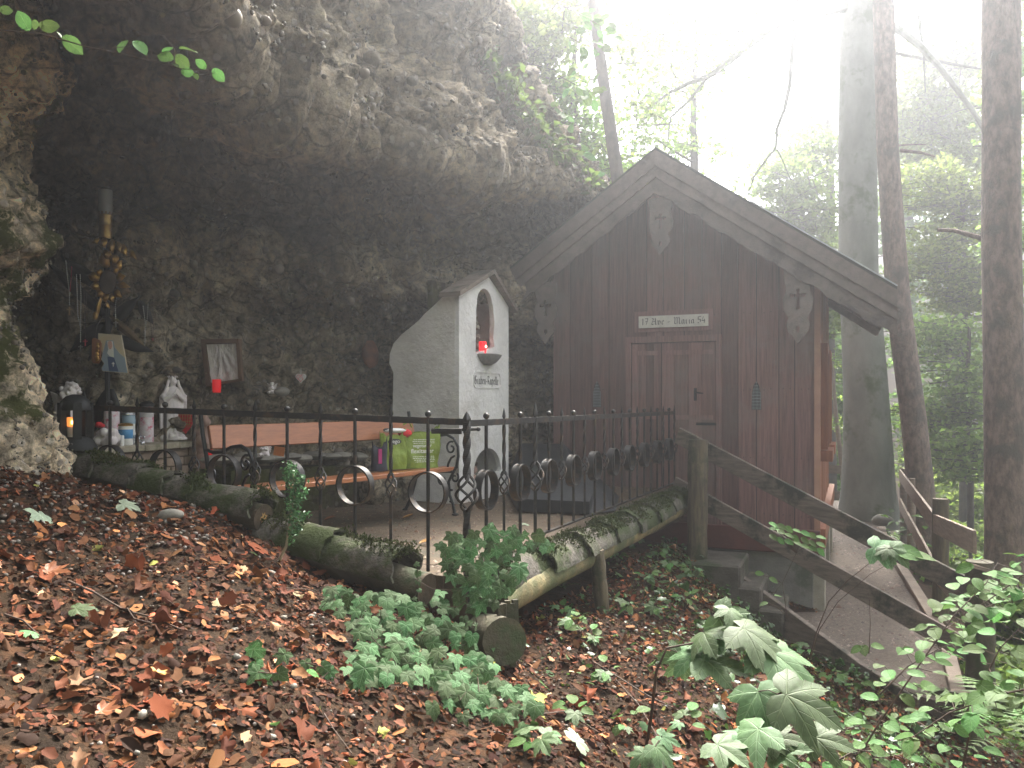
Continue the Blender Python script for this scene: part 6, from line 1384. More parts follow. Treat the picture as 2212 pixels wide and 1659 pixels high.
# ------------------------------------------------------------------ litter, crumbs, pebbles, ground cover
rg = np.random.default_rng(11)
def scatter(n, x0, x1, y0, y1, dens=None):
    x = rg.uniform(x0, x1, n); y = rg.uniform(y0, y1, n); ok = ~inpoly(x, y, terr_poly) & ~inpoly(x, y, path_poly); ok &= ~((y > 5.6) & (x < .0)); ok &= ~((x > .4) & (y > 8.6))
    vis = (x / y > -.72) & (x / y < .72); ok &= vis
    if dens is not None: ok &= rg.uniform(0, 1, n) < dens(x, y)
    return x[ok], y[ok]
def green_side(x, y): return 1 / (1 + np.exp(-(x * 1.0 + (y - 4.2) * .45 - 1.15) * 2.2))
nrm_ = lambda x, y: np.stack([-(ground(x + .05, y) - ground(x - .05, y)) / .1, -(ground(x, y + .05) - ground(x, y - .05)) / .1, np.ones(len(x))], 1)
def litter(name, n, size, cols, lift, tilt, dens=None, reg=(-3.6, 4.5, 1.3, 9), tpl=None, m='dryleaf', seed=0, lab=None):
    x, y = scatter(n, *reg, dens=dens); z = ground(x, y) + rg.uniform(0, lift, len(x)); N_ = nrm_(x, y); N_ /= np.linalg.norm(N_, axis=1, keepdims=True); N_ += rg.normal(0, tilt, N_.shape); N_ /= np.linalg.norm(N_, axis=1, keepdims=True)
    k = len(x); T = rg.normal(0, 1, (k, 3)); T -= (T * N_).sum(1, keepdims=True) * N_; T /= np.linalg.norm(T, axis=1, keepdims=True); B = np.cross(N_, T); s_ = size * np.exp(rg.normal(0, .3, (k, 1)))
    cur = rg.normal(0, 1.0, (k, 1)); tv = tpl[None] * np.ones((k, 1, 1)); tv[:, :, 2] = tpl[:, 2] * cur
    jx = rg.uniform(.75, 1.25, (k, len(tpl))); tv[:, :, 0] *= jx; tv[:, :, 1] *= rg.uniform(.85, 1.15, (k, len(tpl)))
    v = np.stack([x, y, z], 1)[:, None] + s_[:, None] * (tv[:, :, 1:2] * T[:, None] + tv[:, :, 0:1] * B[:, None] + tv[:, :, 2:3] * N_[:, None])
    cols = np.asarray(cols, float); ci = cols[rg.integers(0, len(cols), k)] * .82 * np.exp(rg.normal(0, .28, (k, 1))); kk = len(tpl); b = np.arange(k)[:, None] * kk
    f = np.concatenate([np.concatenate([b, b + 1 + i, b + 1 + (i + 1) % (kk - 1)], 1) for i in range(kk - 1)], 0)
    o = np_mesh(name, v.reshape(-1, 3), f, M[m], None, np.repeat(np.clip(ci, 0, .8), kk, 0)); tag(o, lab, kind='stuff'); return o
th_ = np.linspace(0, 2 * np.pi, 11)[:-1]
beech_t = np.array([[0, 0, .0]] + [[.30 * math.sin(a_) * (1 + .12 * (-1) ** i), .5 * math.cos(a_), .14 * (abs(math.sin(a_)) * .9 + .5 * math.cos(a_) * .5)] for i, a_ in enumerate(th_)])
th_ = np.linspace(0, 2 * np.pi, 17)[:-1]
oak_t = np.array([[0, 0, 0]] + [[(.43, .33, .40, .30)[i % 4] * math.sin(a_), (.56, .44, .52, .40)[i % 4] * math.cos(a_), .26 * math.sin(a_) ** 2 + .07 * math.cos(3 * a_)] for i, a_ in enumerate(th_)])
chip_t = np.array([[0, 0, .05], [-.4, -.4, 0], [.3, -.5, .1], [.5, .2, 0], [.0, .5, .12], [-.5, .3, 0]])
brown = [(.22, .088, .03), (.15, .06, .022), (.26, .12, .045), (.11, .045, .018), (.17, .08, .036), (.30, .155, .07), (.09, .038, .018), (.23, .085, .025), (.14, .068, .032)]
dark = [(.05, .022, .012), (.07, .032, .015), (.03, .016, .01), (.10, .045, .02), (.14, .06, .025)]
patch = lambda f_, lo, hi: (lambda x, y: np.clip(lo + (hi - lo) * (.5 + .9 * np.array([noise.noise(Vector((a_ * f_, b_ * f_, 3))) for a_, b_ in zip(x, y)])), 0, 1))
litter("leaf_litter", 90000, .016, dark, .012, .45, None, tpl=chip_t, lab="dark leaf crumbs covering the soil")
gs_ = lambda x, y: 1 - .62 * green_side(x, y)
litter("leaf_litter", 52000, .030, brown + dark + dark, .018, .42, lambda x, y: gs_(x, y) * patch(2.1, .1, 1.0)(x, y), tpl=beech_t, lab="smaller broken brown leaves on the slope")
litter("leaf_litter", 24000, .044, brown + dark, .026, .40, lambda x, y: gs_(x, y) * patch(1.3, .0, 1.1)(x, y), tpl=beech_t, lab="fallen brown beech leaves on the slope")
litter("leaf_litter", 4600, .066, brown[:2] + brown[3:5] + brown[6:], .035, .34, lambda x, y: gs_(x, y) * patch(1.1, -.1, .9)(x, y), tpl=oak_t, lab="larger curled orange brown fallen leaves")
litter("leaf_litter", 800, .046, [(.52, .33, .17), (.55, .28, .09), (.5, .4, .22), (.45, .16, .06), (.28, .30, .08)], .04, .35, None, tpl=oak_t, lab="pale and yellow fallen leaves")
# pebbles
ico = bmesh.new(); bmesh.ops.create_icosphere(ico, subdivisions=1, radius=1); iv = np.array([list(v.co) for v in ico.verts]); if_ = np.array([[v.index for v in f.verts] for f in ico.faces]); ico.free()
def pebbles(n, size, reg, dens, lab, lift=.2):
    x, y = scatter(n, *reg, dens=dens); k = len(x); s_ = size * np.exp(np.clip(rg.normal(0, .38, (k, 1, 1)), -1, .5)); sq = rg.uniform(.55, 1, (k, 1, 3)) * np.array([1, 1, .75]); an_ = rg.uniform(0, 6.28, k); c_, sn = np.cos(an_)[:, None], np.sin(an_)[:, None]
    v = iv[None] * sq * s_; vx = v[..., 0] * c_ - v[..., 1] * sn; vy = v[..., 0] * sn + v[..., 1] * c_; v = np.stack([vx, vy, v[..., 2]], -1) + np.stack([x, y, ground(x, y) + s_[:, 0, 0] * lift], 1)[:, None]
    cols = np.array([(.18, .155, .125), (.14, .12, .095), (.24, .215, .18), (.20, .16, .12), (.13, .12, .10)]); ci = cols[rg.integers(0, 5, k)] * rg.uniform(.7, 1.15, (k, 1)); f = (np.arange(k)[:, None, None] * len(iv) + if_[None]).reshape(-1, 3)
    tag(np_mesh("pebbles", v.reshape(-1, 3), f, M['pebble'], None, np.repeat(ci, len(iv), 0), True), lab, kind='stuff')
pebbles(3400, .008, (-3.4, 3, 1.4, 6), patch(2.0, -.1, 1.0), "small pale pebbles between the fallen leaves", .9)
pebbles(520, .014, (-3.4, 3, 1.6, 6), patch(1.6, -.2, .9), "larger rounded pebbles between the fallen leaves", .8)
def flat_gravel(n, size, poly, zf, cols, lab):
    xs = [p[0] for p in poly]; ys = [p[1] for p in poly]; x = rg.uniform(min(xs), max(xs), n); y = rg.uniform(min(ys), max(ys), n); ok = inpoly(x, y, poly) & (x / y > -.7) & (y < 14); x, y = x[ok], y[ok]; k = len(x)
    tp = np.array([[0, 0, .55], [-.5, -.4, 0], [.45, -.5, 0], [.55, .35, 0], [0, .6, 0], [-.55, .3, 0]]); an_ = rg.uniform(0, 6.28, k); c_, sn = np.cos(an_)[:, None], np.sin(an_)[:, None]; s_ = size * np.exp(rg.normal(0, .4, (k, 1)))
    vx = tp[None, :, 0] * c_ - tp[None, :, 1] * sn; vy = tp[None, :, 0] * sn + tp[None, :, 1] * c_; v = np.stack([vx * s_, vy * s_, tp[None, :, 2] * s_ * np.ones_like(vx)], -1) + np.stack([x, y, np.array([zf(a_, b_) for a_, b_ in zip(x, y)]) - .006], 1)[:, None]
    ci = np.array(cols)[rg.integers(0, len(cols), k)] * rg.uniform(.6, 1.3, (k, 1)); b = np.arange(k)[:, None] * 6; f = np.concatenate([np.concatenate([b, b + 1 + i, b + 1 + (i + 1) % 5], 1) for i in range(5)], 0)
    tag(np_mesh("gravel", v.reshape(-1, 3), f, M['pebble'], None, np.repeat(ci, 6, 0)), lab, kind='stuff')
pgc = [(.20, .155, .12), (.12, .09, .065), (.27, .22, .18), (.08, .06, .05), (.16, .12, .09), (.10, .055, .03)]
flat_gravel(42000, .017, path_poly, path_z, pgc, "gravel and bits of leaf on the path"); flat_gravel(16000, .010, terr_poly, lambda a_, b_: -.992, [(.15, .11, .07), (.09, .065, .04), (.22, .17, .12), (.12, .06, .03)], "grit on the terrace floor")
pebbles(1500, .010, (-3.5, -1.6, 3.4, 5.6), None, "gravel patch by the rock pillar", .9)
# pebbles set in the conglomerate
def rock_pebbles(Gd, n, size, nm, lab, lo=2.0, sub_=1):
    b_ = bmesh.new(); bmesh.ops.create_icosphere(b_, subdivisions=sub_, radius=1); v0 = np.array([list(v.co) for v in b_.verts]); f0 = np.array([[v.index for v in f.verts] for f in b_.faces]); b_.free()
    p = Gd.reshape(-1, 3); vis = (p[:, 1] > lo) & (np.abs(p[:, 0] / np.maximum(p[:, 1], .1)) < .68) & (p[:, 2] < .52 * p[:, 1]); p = p[vis]; dn = np.array([noise.noise(Vector(q) * 1.5) for q in p[::7]]); p = p[::7][dn > -.12]
    p = p[rg.integers(0, len(p), n)] + rg.normal(0, .012, (n, 3)) + np.array([0, size * .45, 0]); s_ = size * np.exp(np.clip(rg.normal(0, .4, (n, 1, 1)), -1, .7)); sq = rg.uniform(.55, 1, (n, 1, 3)); an_ = rg.uniform(0, 6.28, n); c_, sn = np.cos(an_)[:, None], np.sin(an_)[:, None]
    v = v0[None] * sq * s_; v = np.stack([v[..., 0] * c_ - v[..., 2] * sn, v[..., 1], v[..., 0] * sn + v[..., 2] * c_], -1) + p[:, None]
    cols = np.array([(.16, .14, .11), (.12, .10, .075), (.21, .185, .145), (.14, .115, .08), (.09, .08, .065)]); ci = cols[rg.integers(0, 5, n)] * rg.uniform(.7, 1.2, (n, 1))
    tag(np_mesh(nm, v.reshape(-1, 3), (np.arange(n)[:, None, None] * len(v0) + f0[None]).reshape(-1, 3), M['pebble'], None, np.repeat(ci, len(v0), 0), True), lab, kind='stuff')
rock_pebbles(RG, 15000, .014, "rock_pebbles", "small pebbles set in the conglomerate rock"); rock_pebbles(RG, 1500, .030, "rock_pebbles", "larger rounded stones set in the conglomerate rock", sub_=2)
rock_pebbles(G, 2600, .011, "rock_pebbles", "pebbles set in the rock pillar")
# moss and small plants on the right hand slope
grn = [(.05, .10, .025), (.07, .14, .035), (.09, .17, .05), (.04, .08, .02)]
litter("ground_cover", 52000, .018, [(.06, .085, .015), (.045, .07, .012), (.08, .10, .02)], .012, .6, lambda x, y: green_side(x, y) * patch(1.7, -.2, 1.1)(x, y), tpl=chip_t, m='boxleaf', lab="low moss on the slope below the log")
litter("ground_cover", 40000, .034, grn, .09, .5, lambda x, y: green_side(x, y) * patch(2.3, -.35, 1.0)(x, y), tpl=beech_t, m='boxleaf', lab="small green plants on the slope below the log")
litter("ground_cover", 5200, .06, grn, .16, .45, lambda x, y: green_side(x - .25, y) * patch(1.9, -.5, .9)(x, y), tpl=oak_t, m='boxleaf', lab="leafy herbs on the slope beside the path")
# far forest floor plants
def ffscatter(n, x0, x1, y0, y1): x = rg.uniform(x0, x1, n); y = rg.uniform(y0, y1, n); ok = ~inpoly(x, y, path_poly) & ~((x < 5.2) & (y < 15.5)) & (x / y > .2); return x[ok], y[ok]
x, y = ffscatter(26000, 2, 22, 5, 32); z = ground(x, y) + np.abs(rg.normal(0, .35, len(x)))
o_ = leaf_cloud("undergrowth", np.stack([x, y, z], 1), .13, [(.08, .14, .03), (.11, .19, .05), (.06, .11, .03)], M['crown'], None, .9, .6, 9, 'stuff'); o_["label"] = "green undergrowth covering the valley slope"
# ------------------------------------------------------------------ individual leaves, twigs, stones on the slope
random.seed(77)
def fallen(lab, px, py, wpx, me, tip=(1, 0, 0), up=.0):
    h = hit(px, py); n_ = gnorm(h.x, h.y); s_ = wpx * h.y / F * .62; o = bpy.data.objects.new("fallen_leaf", me); link(o); o.matrix_world = orient(h + n_ * (.035 + up), n_ + rv(.18), Vector(tip), s_); return tag(o, lab, "leaf")
fallen("pale green lobed leaf lying below the third roof tile", 262, 1102, 62, MPp, (1, .2, 0)); fallen("long pale green lobed leaf at far left of the slope", 78, 1124, 92, MPp, (1, -.3, 0))
fallen("dark green lobed leaf lying on the slope at left", 160, 1332, 70, MP[0], (1, .3, 0)); fallen("large tan lobed leaf above the dark green leaf", 96, 1252, 70, MPb, (1, .1, 0))
fallen("curled tan leaf lying near lower left of the slope", 333, 1478, 50, MPb, (.6, -.5, 0), .01); fallen("pale upturned leaf near the bottom centre edge", 1232, 1630, 80, MPp, (.5, 1, 0), .02)
fallen("small green leaf on the litter near the box shrub", 535, 1205, 32, EL, (1, .5, 0)); fallen("orange lobed leaf at the very bottom left", 215, 1560, 60, MPb, (1, .3, 0)); fallen("green lobed leaf at lower left corner of litter", 55, 1385, 56, MP[1], (1, -.4, 0))
fallen("dark serrated green leaf beside small ivy clump", 655, 1468, 55, EL, (1, .2, 0)); fallen("red brown lobed leaf on the long left tile", 240, 1018, 30, MPb, (1, 0, 0), .12)
for (lab, px, py, w_) in (("flat grey green stone half buried below the upper log", 367, 1119, 56), ("pale angular stone standing in the litter under upper log", 394, 1168, 26), ("yellowish stone at the foot of the box shrub", 582, 1243, 30), ("round pebble left of the big ivy", 671, 1334, 18), ("pale oblong pebble at bottom centre", 585, 1595, 26), ("grey pebble in the litter at lower left", 508, 1362, 18)):
    h = hit(px, py); gstone(lab, px, py - w_ * .12, w_, h.y)
def twig(lab, pts, r):
    ps = []; 
    for i, (x_, y_) in enumerate(pts): h = hit(x_, y_); ps.append(h + V(0, 0, .03 + .012 * math.sin(i * 2.1)))
    mb = MB(); mb.smooth = True; mb.tube(ps, [r * (1 - .5 * i / len(ps)) for i in range(len(ps))], 6, jit=.1); return tag(mb.build("fallen_twig", M['twig']), lab, "twig")
twig("long grey twig crossing the litter at left", [(147, 1271), (200, 1300), (270, 1330), (330, 1350), (392, 1384)], .005)
twig("short twig branching below the long grey twig", [(275, 1330), (290, 1360), (345, 1362)], .003)
twig("thin dark twig at far left of the slope", [(10, 1345), (50, 1365), (85, 1385)], .004)
twig("straight thin twig pointing to the box shrub", [(600, 1282), (660, 1290), (720, 1300)], .003)
twig("reddish twig lying under big ivy at bottom", [(1150, 1560), (1220, 1555), (1290, 1590)], .004)
twig("thin stalk at bottom right of the litter", [(1330, 1480), (1380, 1540), (1420, 1600)], .004)
twig("pale curved twig near the bottom centre", [(700, 1560), (720, 1600), (760, 1640)], .003)
twig("long thin twig over the right slope", [(1280, 1440), (1400, 1520), (1500, 1560), (1600, 1640)], .004)

# ------------------------------------------------------------------ saplings with large leaves
def stem_mb(pts, r0, r1, Yd=None):
    mb = MB(); mb.smooth = True; n = len(pts); mb.tube(pts, [r0 + (r1 - r0) * i / (n - 1) for i in range(n)], 7); return mb
def sapling(name, lab, stem, leaves, me_list, cat="sapling", r=.005, mm='twig', facing=.5, upb=.6):
    S_ = [P(*q) for q in stem]; t = thing(name, lab, cat, loc=S_[0]); stem_mb(S_, r, r * .4).build("stem", M[mm], t)
    pet = MB()
    for (px, py, sz, ang, Yd) in leaves:
        p_ = P(px, py, Yd); an_ = math.radians(ang); tip = V(math.cos(an_), random.uniform(-.5, .1), -math.sin(an_)); s_ = sz * .82 * Yd / F
        nrm = tocam(p_) * facing + V(0, 0, upb) + rv(.22); b_ = p_ - tip.normalized() * s_ * .5
        put_leaf(random.choice(me_list), "leaf", orient(b_, nrm, tip, s_), t)
        d_, q = min(((x_ - b_).length, x_) for x_ in S_[1:]) if False else min([((x_ - b_).length, i, x_) for i, x_ in enumerate(S_)])[::2]
        if d_ < .5: pet.tube([q, q.lerp(b_, .5) + V(0, 0, .01), b_], .0018, 5)
    if pet.v: pet.build("leaf_stalk", M[mm], t)['kind'] = 'stuff'
    return t
Y0 = 3.0
sapling("sycamore_sapling", "sycamore sapling with big drooping lobed leaves right of the litter", [(1388, 1659, 3.1), (1405, 1560, 3.05), (1418, 1450, 3.0), (1440, 1400, 3.0), (1520, 1385, 3.0), (1600, 1380, 3.0)],
        [(1590, 1352, 95, 25, 3.0), (1640, 1405, 135, 55, 2.9), (1700, 1460, 150, 55, 2.85), (1510, 1395, 85, 160, 3.0), (1455, 1420, 75, 200, 3.05), (1540, 1400, 90, 60, 3.0), (1560, 1455, 120, 40, 2.95), (1490, 1440, 80, 110, 3.0), (1570, 1340, 60, 110, 3.0), (1620, 1360, 80, 330, 3.0)], MP, r=.007, facing=.55, upb=.75)
sapling("sycamore_sapling", "sycamore sapling with largest leaves low at bottom right", [(1560, 1659, 2.6), (1620, 1600, 2.6), (1680, 1500, 2.65), (1740, 1470, 2.7)],
        [(1650, 1545, 120, 80, 2.65), (1745, 1540, 150, 40, 2.6), (1800, 1610, 95, 20, 2.6), (1630, 1625, 125, 100, 2.5), (1570, 1645, 95, 60, 2.45), (1710, 1645, 90, 30, 2.6), (1590, 1585, 75, 200, 2.5), (1700, 1585, 85, 330, 2.6)], MP, r=.006, facing=.5, upb=.8)
sapling("sycamore_seedling", "sycamore seedling with small leaves at bottom edge left of big sapling", [(1400, 1655, 2.9), (1410, 1620, 2.9), (1430, 1600, 2.9)], [(1400, 1630, 60, 200, 2.9), (1450, 1600, 55, 20, 2.9), (1420, 1640, 70, 80, 2.85), (1380, 1645, 50, 120, 2.9)], MP, r=.003)
sapling("bramble_sprig", "sprig with rows of small pale leaflets before the lower rail", [(1700, 1330, 5.6), (1690, 1260, 5.6), (1720, 1195, 5.6), (1770, 1160, 5.6)],
        [(1670 + 17 * (k % 7), 1135 + 14 * (k // 7) + 5 * (k % 7), 27, 30 + 10 * (k % 3), 5.55) for k in range(21)] + [(1680, 1290, 24, 20, 5.6), (1650, 1305, 24, 160, 5.6), (1668, 1255, 26, 45, 5.6), (1640, 1240, 24, 10, 5.6)], [EB], r=.003)
sapling("arching_shoot", "thin arching shoot with long lobed leaves before the path", [(1748, 1425, 4.6), (1762, 1370, 4.6), (1790, 1300, 4.6), (1830, 1255, 4.55), (1880, 1215, 4.5), (1930, 1190, 4.5)],
        [(1920, 1190, 70, 10, 4.5), (1960, 1200, 75, 25, 4.5), (1985, 1215, 70, 35, 4.5), (1940, 1205, 60, 60, 4.5), (1900, 1188, 45, 170, 4.5)], MP + [EL], r=.004)
sapling("arching_shoot", "second fine bare shoot arching beside the first", [(1752, 1420, 4.7), (1770, 1360, 4.7), (1810, 1300, 4.65), (1880, 1240, 4.6), (1925, 1215, 4.6)], [(1925, 1212, 30, 20, 4.6)], [EL], r=.003)
sapling("bare_seedling", "thin upright bare seedling standing in front of the path", [(1877, 1412, 4.8), (1880, 1350, 4.8), (1878, 1295, 4.8)], [(1850, 1395, 34, 190, 4.8), (1895, 1398, 34, 10, 4.8), (1870, 1408, 36, 80, 4.8)], [EL], r=.003)
random.seed(12)
def leafy_branch(name, lab, stem, n, sz, me, spread=28, cat="branch", r=.004, facing=.2, upb=1.0, subs=3):
    S_ = [P(*q) for q in stem]; t = thing(name, lab, cat, loc=S_[0]); stem_mb(S_, r, r * .35).build("stem", M['twig'], t); side = MB()
    for k in range(n):
        f = (k + .5) / n * (len(stem) - 1); i = min(int(f), len(stem) - 2); g = f - i; a_, b_ = stem[i], stem[i + 1]; Yd = a_[2] + (b_[2] - a_[2]) * g; qx, qy = a_[0] + (b_[0] - a_[0]) * g, a_[1] + (b_[1] - a_[1]) * g
        dx, dy = b_[0] - a_[0], b_[1] - a_[1]; L_ = math.hypot(dx, dy); sg_ = 1 if k % 2 else -1; off = random.uniform(.15, 1) * spread; px, py = qx - dy / L_ * sg_ * off + random.gauss(0, 5), qy + dx / L_ * sg_ * off * .6 + random.gauss(0, 5)
        Yl = Yd + random.uniform(-.1, .1); p0 = P(qx, qy, Yd); p_ = P(px, py, Yl); tip = (p_ - p0) + V(dx / L_ * .06, random.uniform(-.03, .03), -dy / L_ * .03 - .01)
        s_ = sz * random.uniform(.75, 1.25) * Yd / F; put_leaf(me if not isinstance(me, list) else random.choice(me), "leaf", orient(p_, tocam(p_) * facing + V(0, 0, upb) + rv(.28), tip, s_), t); side.tube([p0, p_], .0012, 4)
    o_ = side.build("leaf_stalk", M['twig'], t); o_['kind'] = 'stuff'; return t
lb = [("leafy branch crossing in front of lower rail end, pale stem", [(1840, 1659, 3.0), (1900, 1560, 3.0), (1990, 1430, 3.0), (2060, 1330, 3.0), (2130, 1260, 3.05), (2155, 1215, 3.1)], 46, 52),
      ("leafy branch rising at the right edge over rail posts", [(2080, 1659, 2.7), (2110, 1500, 2.7), (2160, 1400, 2.7), (2230, 1330, 2.7)], 30, 58),
      ("bright green branch drooping in from the right edge", [(2270, 1180, 3.2), (2200, 1250, 3.2), (2130, 1300, 3.2), (2060, 1340, 3.2)], 34, 50),
      ("layered green branch over the post beside spruce trunk", [(2270, 1260, 3.4), (2180, 1290, 3.4), (2090, 1330, 3.4), (2000, 1385, 3.4)], 34, 50),
      ("low branch with large leaves near the bottom right corner", [(2260, 1480, 2.5), (2160, 1500, 2.5), (2050, 1540, 2.5), (1960, 1600, 2.5)], 28, 64),
      ("thin branch of yellow green leaves left of the lower post", [(1900, 1500, 3.6), (1960, 1440, 3.6), (2030, 1400, 3.6), (2100, 1380, 3.6)], 22, 46),
      ("short leafy shoots at the bottom edge right of centre", [(1780, 1659, 2.9), (1850, 1620, 2.9), (1930, 1630, 2.9), (2010, 1659, 2.9)], 26, 48),
      ("pale green runner in the undergrowth below the path end", [(1700, 1659, 3.4), (1780, 1590, 3.5), (1880, 1560, 3.6), (1960, 1580, 3.6)], 26, 40)]
for lab, stem, n_, sz in lb: leafy_branch("leafy_branch", lab, stem, n_, sz * .68, [EL, EL, EB], spread=44)
# herbs on the slope
random.seed(5); nh = 0
spots = [(1330, 1215), (1375, 1180), (1420, 1205), (1452, 1240), (1500, 1255), (1395, 1262), (1245, 1370), (1275, 1395), (1220, 1340), (1360, 1330), (1420, 1330), (1480, 1310), (1560, 1290), (1600, 1330), (1650, 1350), (1700, 1390), (1740, 1425), (1530, 1370), (1310, 1480), (1240, 1560), (1350, 1590), (1480, 1590), (1160, 1640), (1540, 1480), (1800, 1480), (1850, 1500)]
where = ["under far log end", "behind short prop post", "right of prop post", "by the curb head", "below handrail post", "in moss beside prop post", "right of stub log", "below the yellow log", "beside stub log", "in mid slope moss", "in mid slope litter", "below the steps", "by the second step", "beside edging board", "halfway down the edging board", "at the lower edging board", "by the arching shoots", "above the big sapling", "left of the big sapling", "below big ivy at right", "at bottom centre right", "under the big sapling", "at bottom edge centre", "inside the sapling shade", "at the path end", "in the dark hollow by path end"]
for (px, py), wh in zip(spots, where):
    h = hit(px, py); t = thing("herb_plant", "small leafy green herb " + wh, "plant", loc=h, group="small herbs on the right slope"); mb = MB()
    for k in range(random.randint(6, 10)):
        an_ = random.uniform(0, 6.28); L_ = random.uniform(.05, .12); b_ = h + V(math.cos(an_) * L_ * .5, math.sin(an_) * L_ * .5, L_ * .9); mb.tube([h, h.lerp(b_, .5) + V(0, 0, .01), b_], .0014, 4)
        put_leaf(random.choice([EB, EL, MP[0]]), "leaf", orient(b_, V(0, 0, 1) + tocam(b_) * .3 + rv(.25), V(math.cos(an_), math.sin(an_), -.2), random.uniform(.04, .085)), t)
    mb.build("stem", M['twig'], t)
def fern(lab, px, py, n, L_, Yd=None):
    h = hit(px, py) if Yd is None else P(px, py, Yd); t = thing("fern", lab, "fern", loc=h)
    for k in range(n):
        an_ = 2 * math.pi * k / n + random.uniform(-.3, .3); mb = MB(); pts = [h + V(math.cos(an_) * L_ * f, math.sin(an_) * L_ * f, L_ * (.75 * f - .6 * f * f)) for f in np.linspace(0, 1, 12)]; mb.tube(pts, .0015, 4)
        for i in range(1, 12):
            d_ = (pts[i] - pts[i - 1]).normalized(); sd_ = d_.cross(V(0, 0, 1)).normalized(); w2 = L_ * .2 * math.sin(math.pi * min(1, i / 12 + .1))
            for sg_ in (-1, 1): b_ = pts[i]; e2 = b_ + sd_ * sg_ * w2 + d_ * w2 * .35 - V(0, 0, w2 * .2); wv = d_ * L_ * .028; mb.add([b_ - wv, b_ + wv, e2], [(0, 1, 2)])
        mb.build("frond", M['freshleaf'], t)
fern("small fern beside the prop post under the log", 1215, 1270, 5, .14); fern("fern above the path curb end", 1770, 1400, 7, .28); fern("fern in the dark hollow below the path", 1850, 1440, 7, .26); fern("large fern at bottom right corner", 2150, 1560, 8, .4, 3.4); fern("fern right of the lowest post", 2190, 1620, 7, .35, 3.2)

# hanging branch at the top left
YT = 2.2; c35 = lambda x, y: (x * .35, y * .35, YT)
t = thing("hanging_branch", "thin hazel-like branch with green leaves hanging in at the top left", "branch", loc=P(-10, 62, YT))
for st_, r_ in (([(-60, 180), (250, 205), (540, 290), (700, 320), (1000, 390), (1120, 425), (1280, 430)], .0022), ([(680, 300), (700, 292), (770, 290), (800, 255)], .0014), ([(1075, 410), (1080, 330), (1075, 300), (1010, 220)], .0014), ([(1195, 435), (1250, 465), (1330, 450)], .0012)):
    stem_mb([P(*c35(*q)) for q in st_], r_, r_ * .5).build("stem", mat("pale_twig", (.3, .24, .2), None, 12, .7, .1, 20) if False else M['twig'], t)
for (x_, y_, sz, ang, fac) in ((30, 60, 75, 0, .9), (150, 140, 120, 240, .9), (215, 150, 60, 100, .9), (290, 180, 120, 30, .9), (360, 215, 50, 60, .3), (440, 265, 135, 40, .9), (740, 218, 110, 215, .35), (865, 295, 115, 50, .3), (1020, 350, 110, 200, .6), (1125, 375, 110, 45, .7), (1155, 447, 80, 10, .9), (1245, 398, 75, 220, .8), (1345, 458, 95, 45, .9), (1150, 345, 120, 45, .15), (1040, 260, 90, 230, .15), (1075, 425, 60, 80, .4), (1208, 475, 50, 70, .4)):
    p_ = P(*c35(x_, y_)); an_ = math.radians(ang); tip = V(math.cos(an_), 0, -math.sin(an_)); s_ = sz * .35 * YT / F * 1.0
    put_leaf(EL, "leaf", orient(p_ - tip * s_ * .5, tocam(p_) * fac + V(0, 0, .6 * (1.2 - fac)) + rv(.15), tip, s_), t)

# ------------------------------------------------------------------ trees
def trunk_mb(pts, radii, n=22, flare=0, amp=.05, seg=26):
    ps = [Vector(p) for p in pts]; cum = [0]
    for a_, b_ in zip(ps[:-1], ps[1:]): cum.append(cum[-1] + (b_ - a_).length)
    out = []; rr = []
    for i in range(seg + 1):
        s_ = cum[-1] * i / seg; j = min(max(0, np.searchsorted(cum, s_) - 1), len(ps) - 2); f = (s_ - cum[j]) / (cum[j + 1] - cum[j]); out.append(ps[j].lerp(ps[j + 1], f)); rr.append(radii[j] + (radii[j + 1] - radii[j]) * f)
    mb = MB(); mb.smooth = True; vs = []
    for i, c_ in enumerate(out):
        for k in range(n):
            an_ = 2 * math.pi * k / n; d_ = V(math.cos(an_), math.sin(an_), 0); q = 1 + amp * noise.noise(V(c_.x + d_.x * 1.2, c_.y + d_.y * 1.2, c_.z * .6)) + flare * max(0, 1 - i / 4) ** 2 * (.3 + .3 * math.sin(an_ * 4 + 1)); vs.append(c_ + d_ * rr[i] * q)
    mb.add(vs, [(i * n + k, i * n + (k + 1) % n, (i + 1) * n + (k + 1) % n, (i + 1) * n + k) for i in range(len(out) - 1) for k in range(n)]); return mb
LG = [(.17, .27, .05), (.20, .30, .06), (.13, .21, .04), (.25, .33, .08), (.17, .23, .06)]
rgt = np.random.default_rng(77)
def sprays(regs, seed=0):
    """regs: (px,py,Y,rx,ry,n) -> leaf centres grouped in flat layered sprays"""
    out = []; sp = []
    for (px, py, Yd, rx, ry, n) in regs:
        sc_ = Yd / F; ns = max(1, n // 34)
        for _ in range(ns):
            d_ = rgt.normal(0, .5, 3); d_ *= min(1, 1 / max(np.linalg.norm(d_), 1e-3)) if np.linalg.norm(d_) > 1 else 1
            c_ = P(px + d_[0] * rx, py + d_[1] * ry, Yd); c_.y += d_[2] * rx * sc_ * .9
            an_ = rgt.uniform(0, 6.28); L_ = rgt.uniform(.35, .8) * min(1.3, max(.6, Yd / 14)); sl = rgt.uniform(-.25, .12); u_ = V(math.cos(an_), math.sin(an_), sl); w2 = V(-math.sin(an_), math.cos(an_), 0); sp.append((c_ - u_ * L_, c_ + u_ * L_))
            f = rgt.uniform(-1, 1, 34); g = rgt.normal(0, .28, 34) * (1 - .5 * np.abs(f))
            for a_, b_, q in zip(f, g, rgt.normal(0, .035, 34)): v_ = c_ + u_ * L_ * a_ + w2 * L_ * b_; out.append((v_.x, v_.y, v_.z + q - .08 * b_ * b_))
    return out, sp
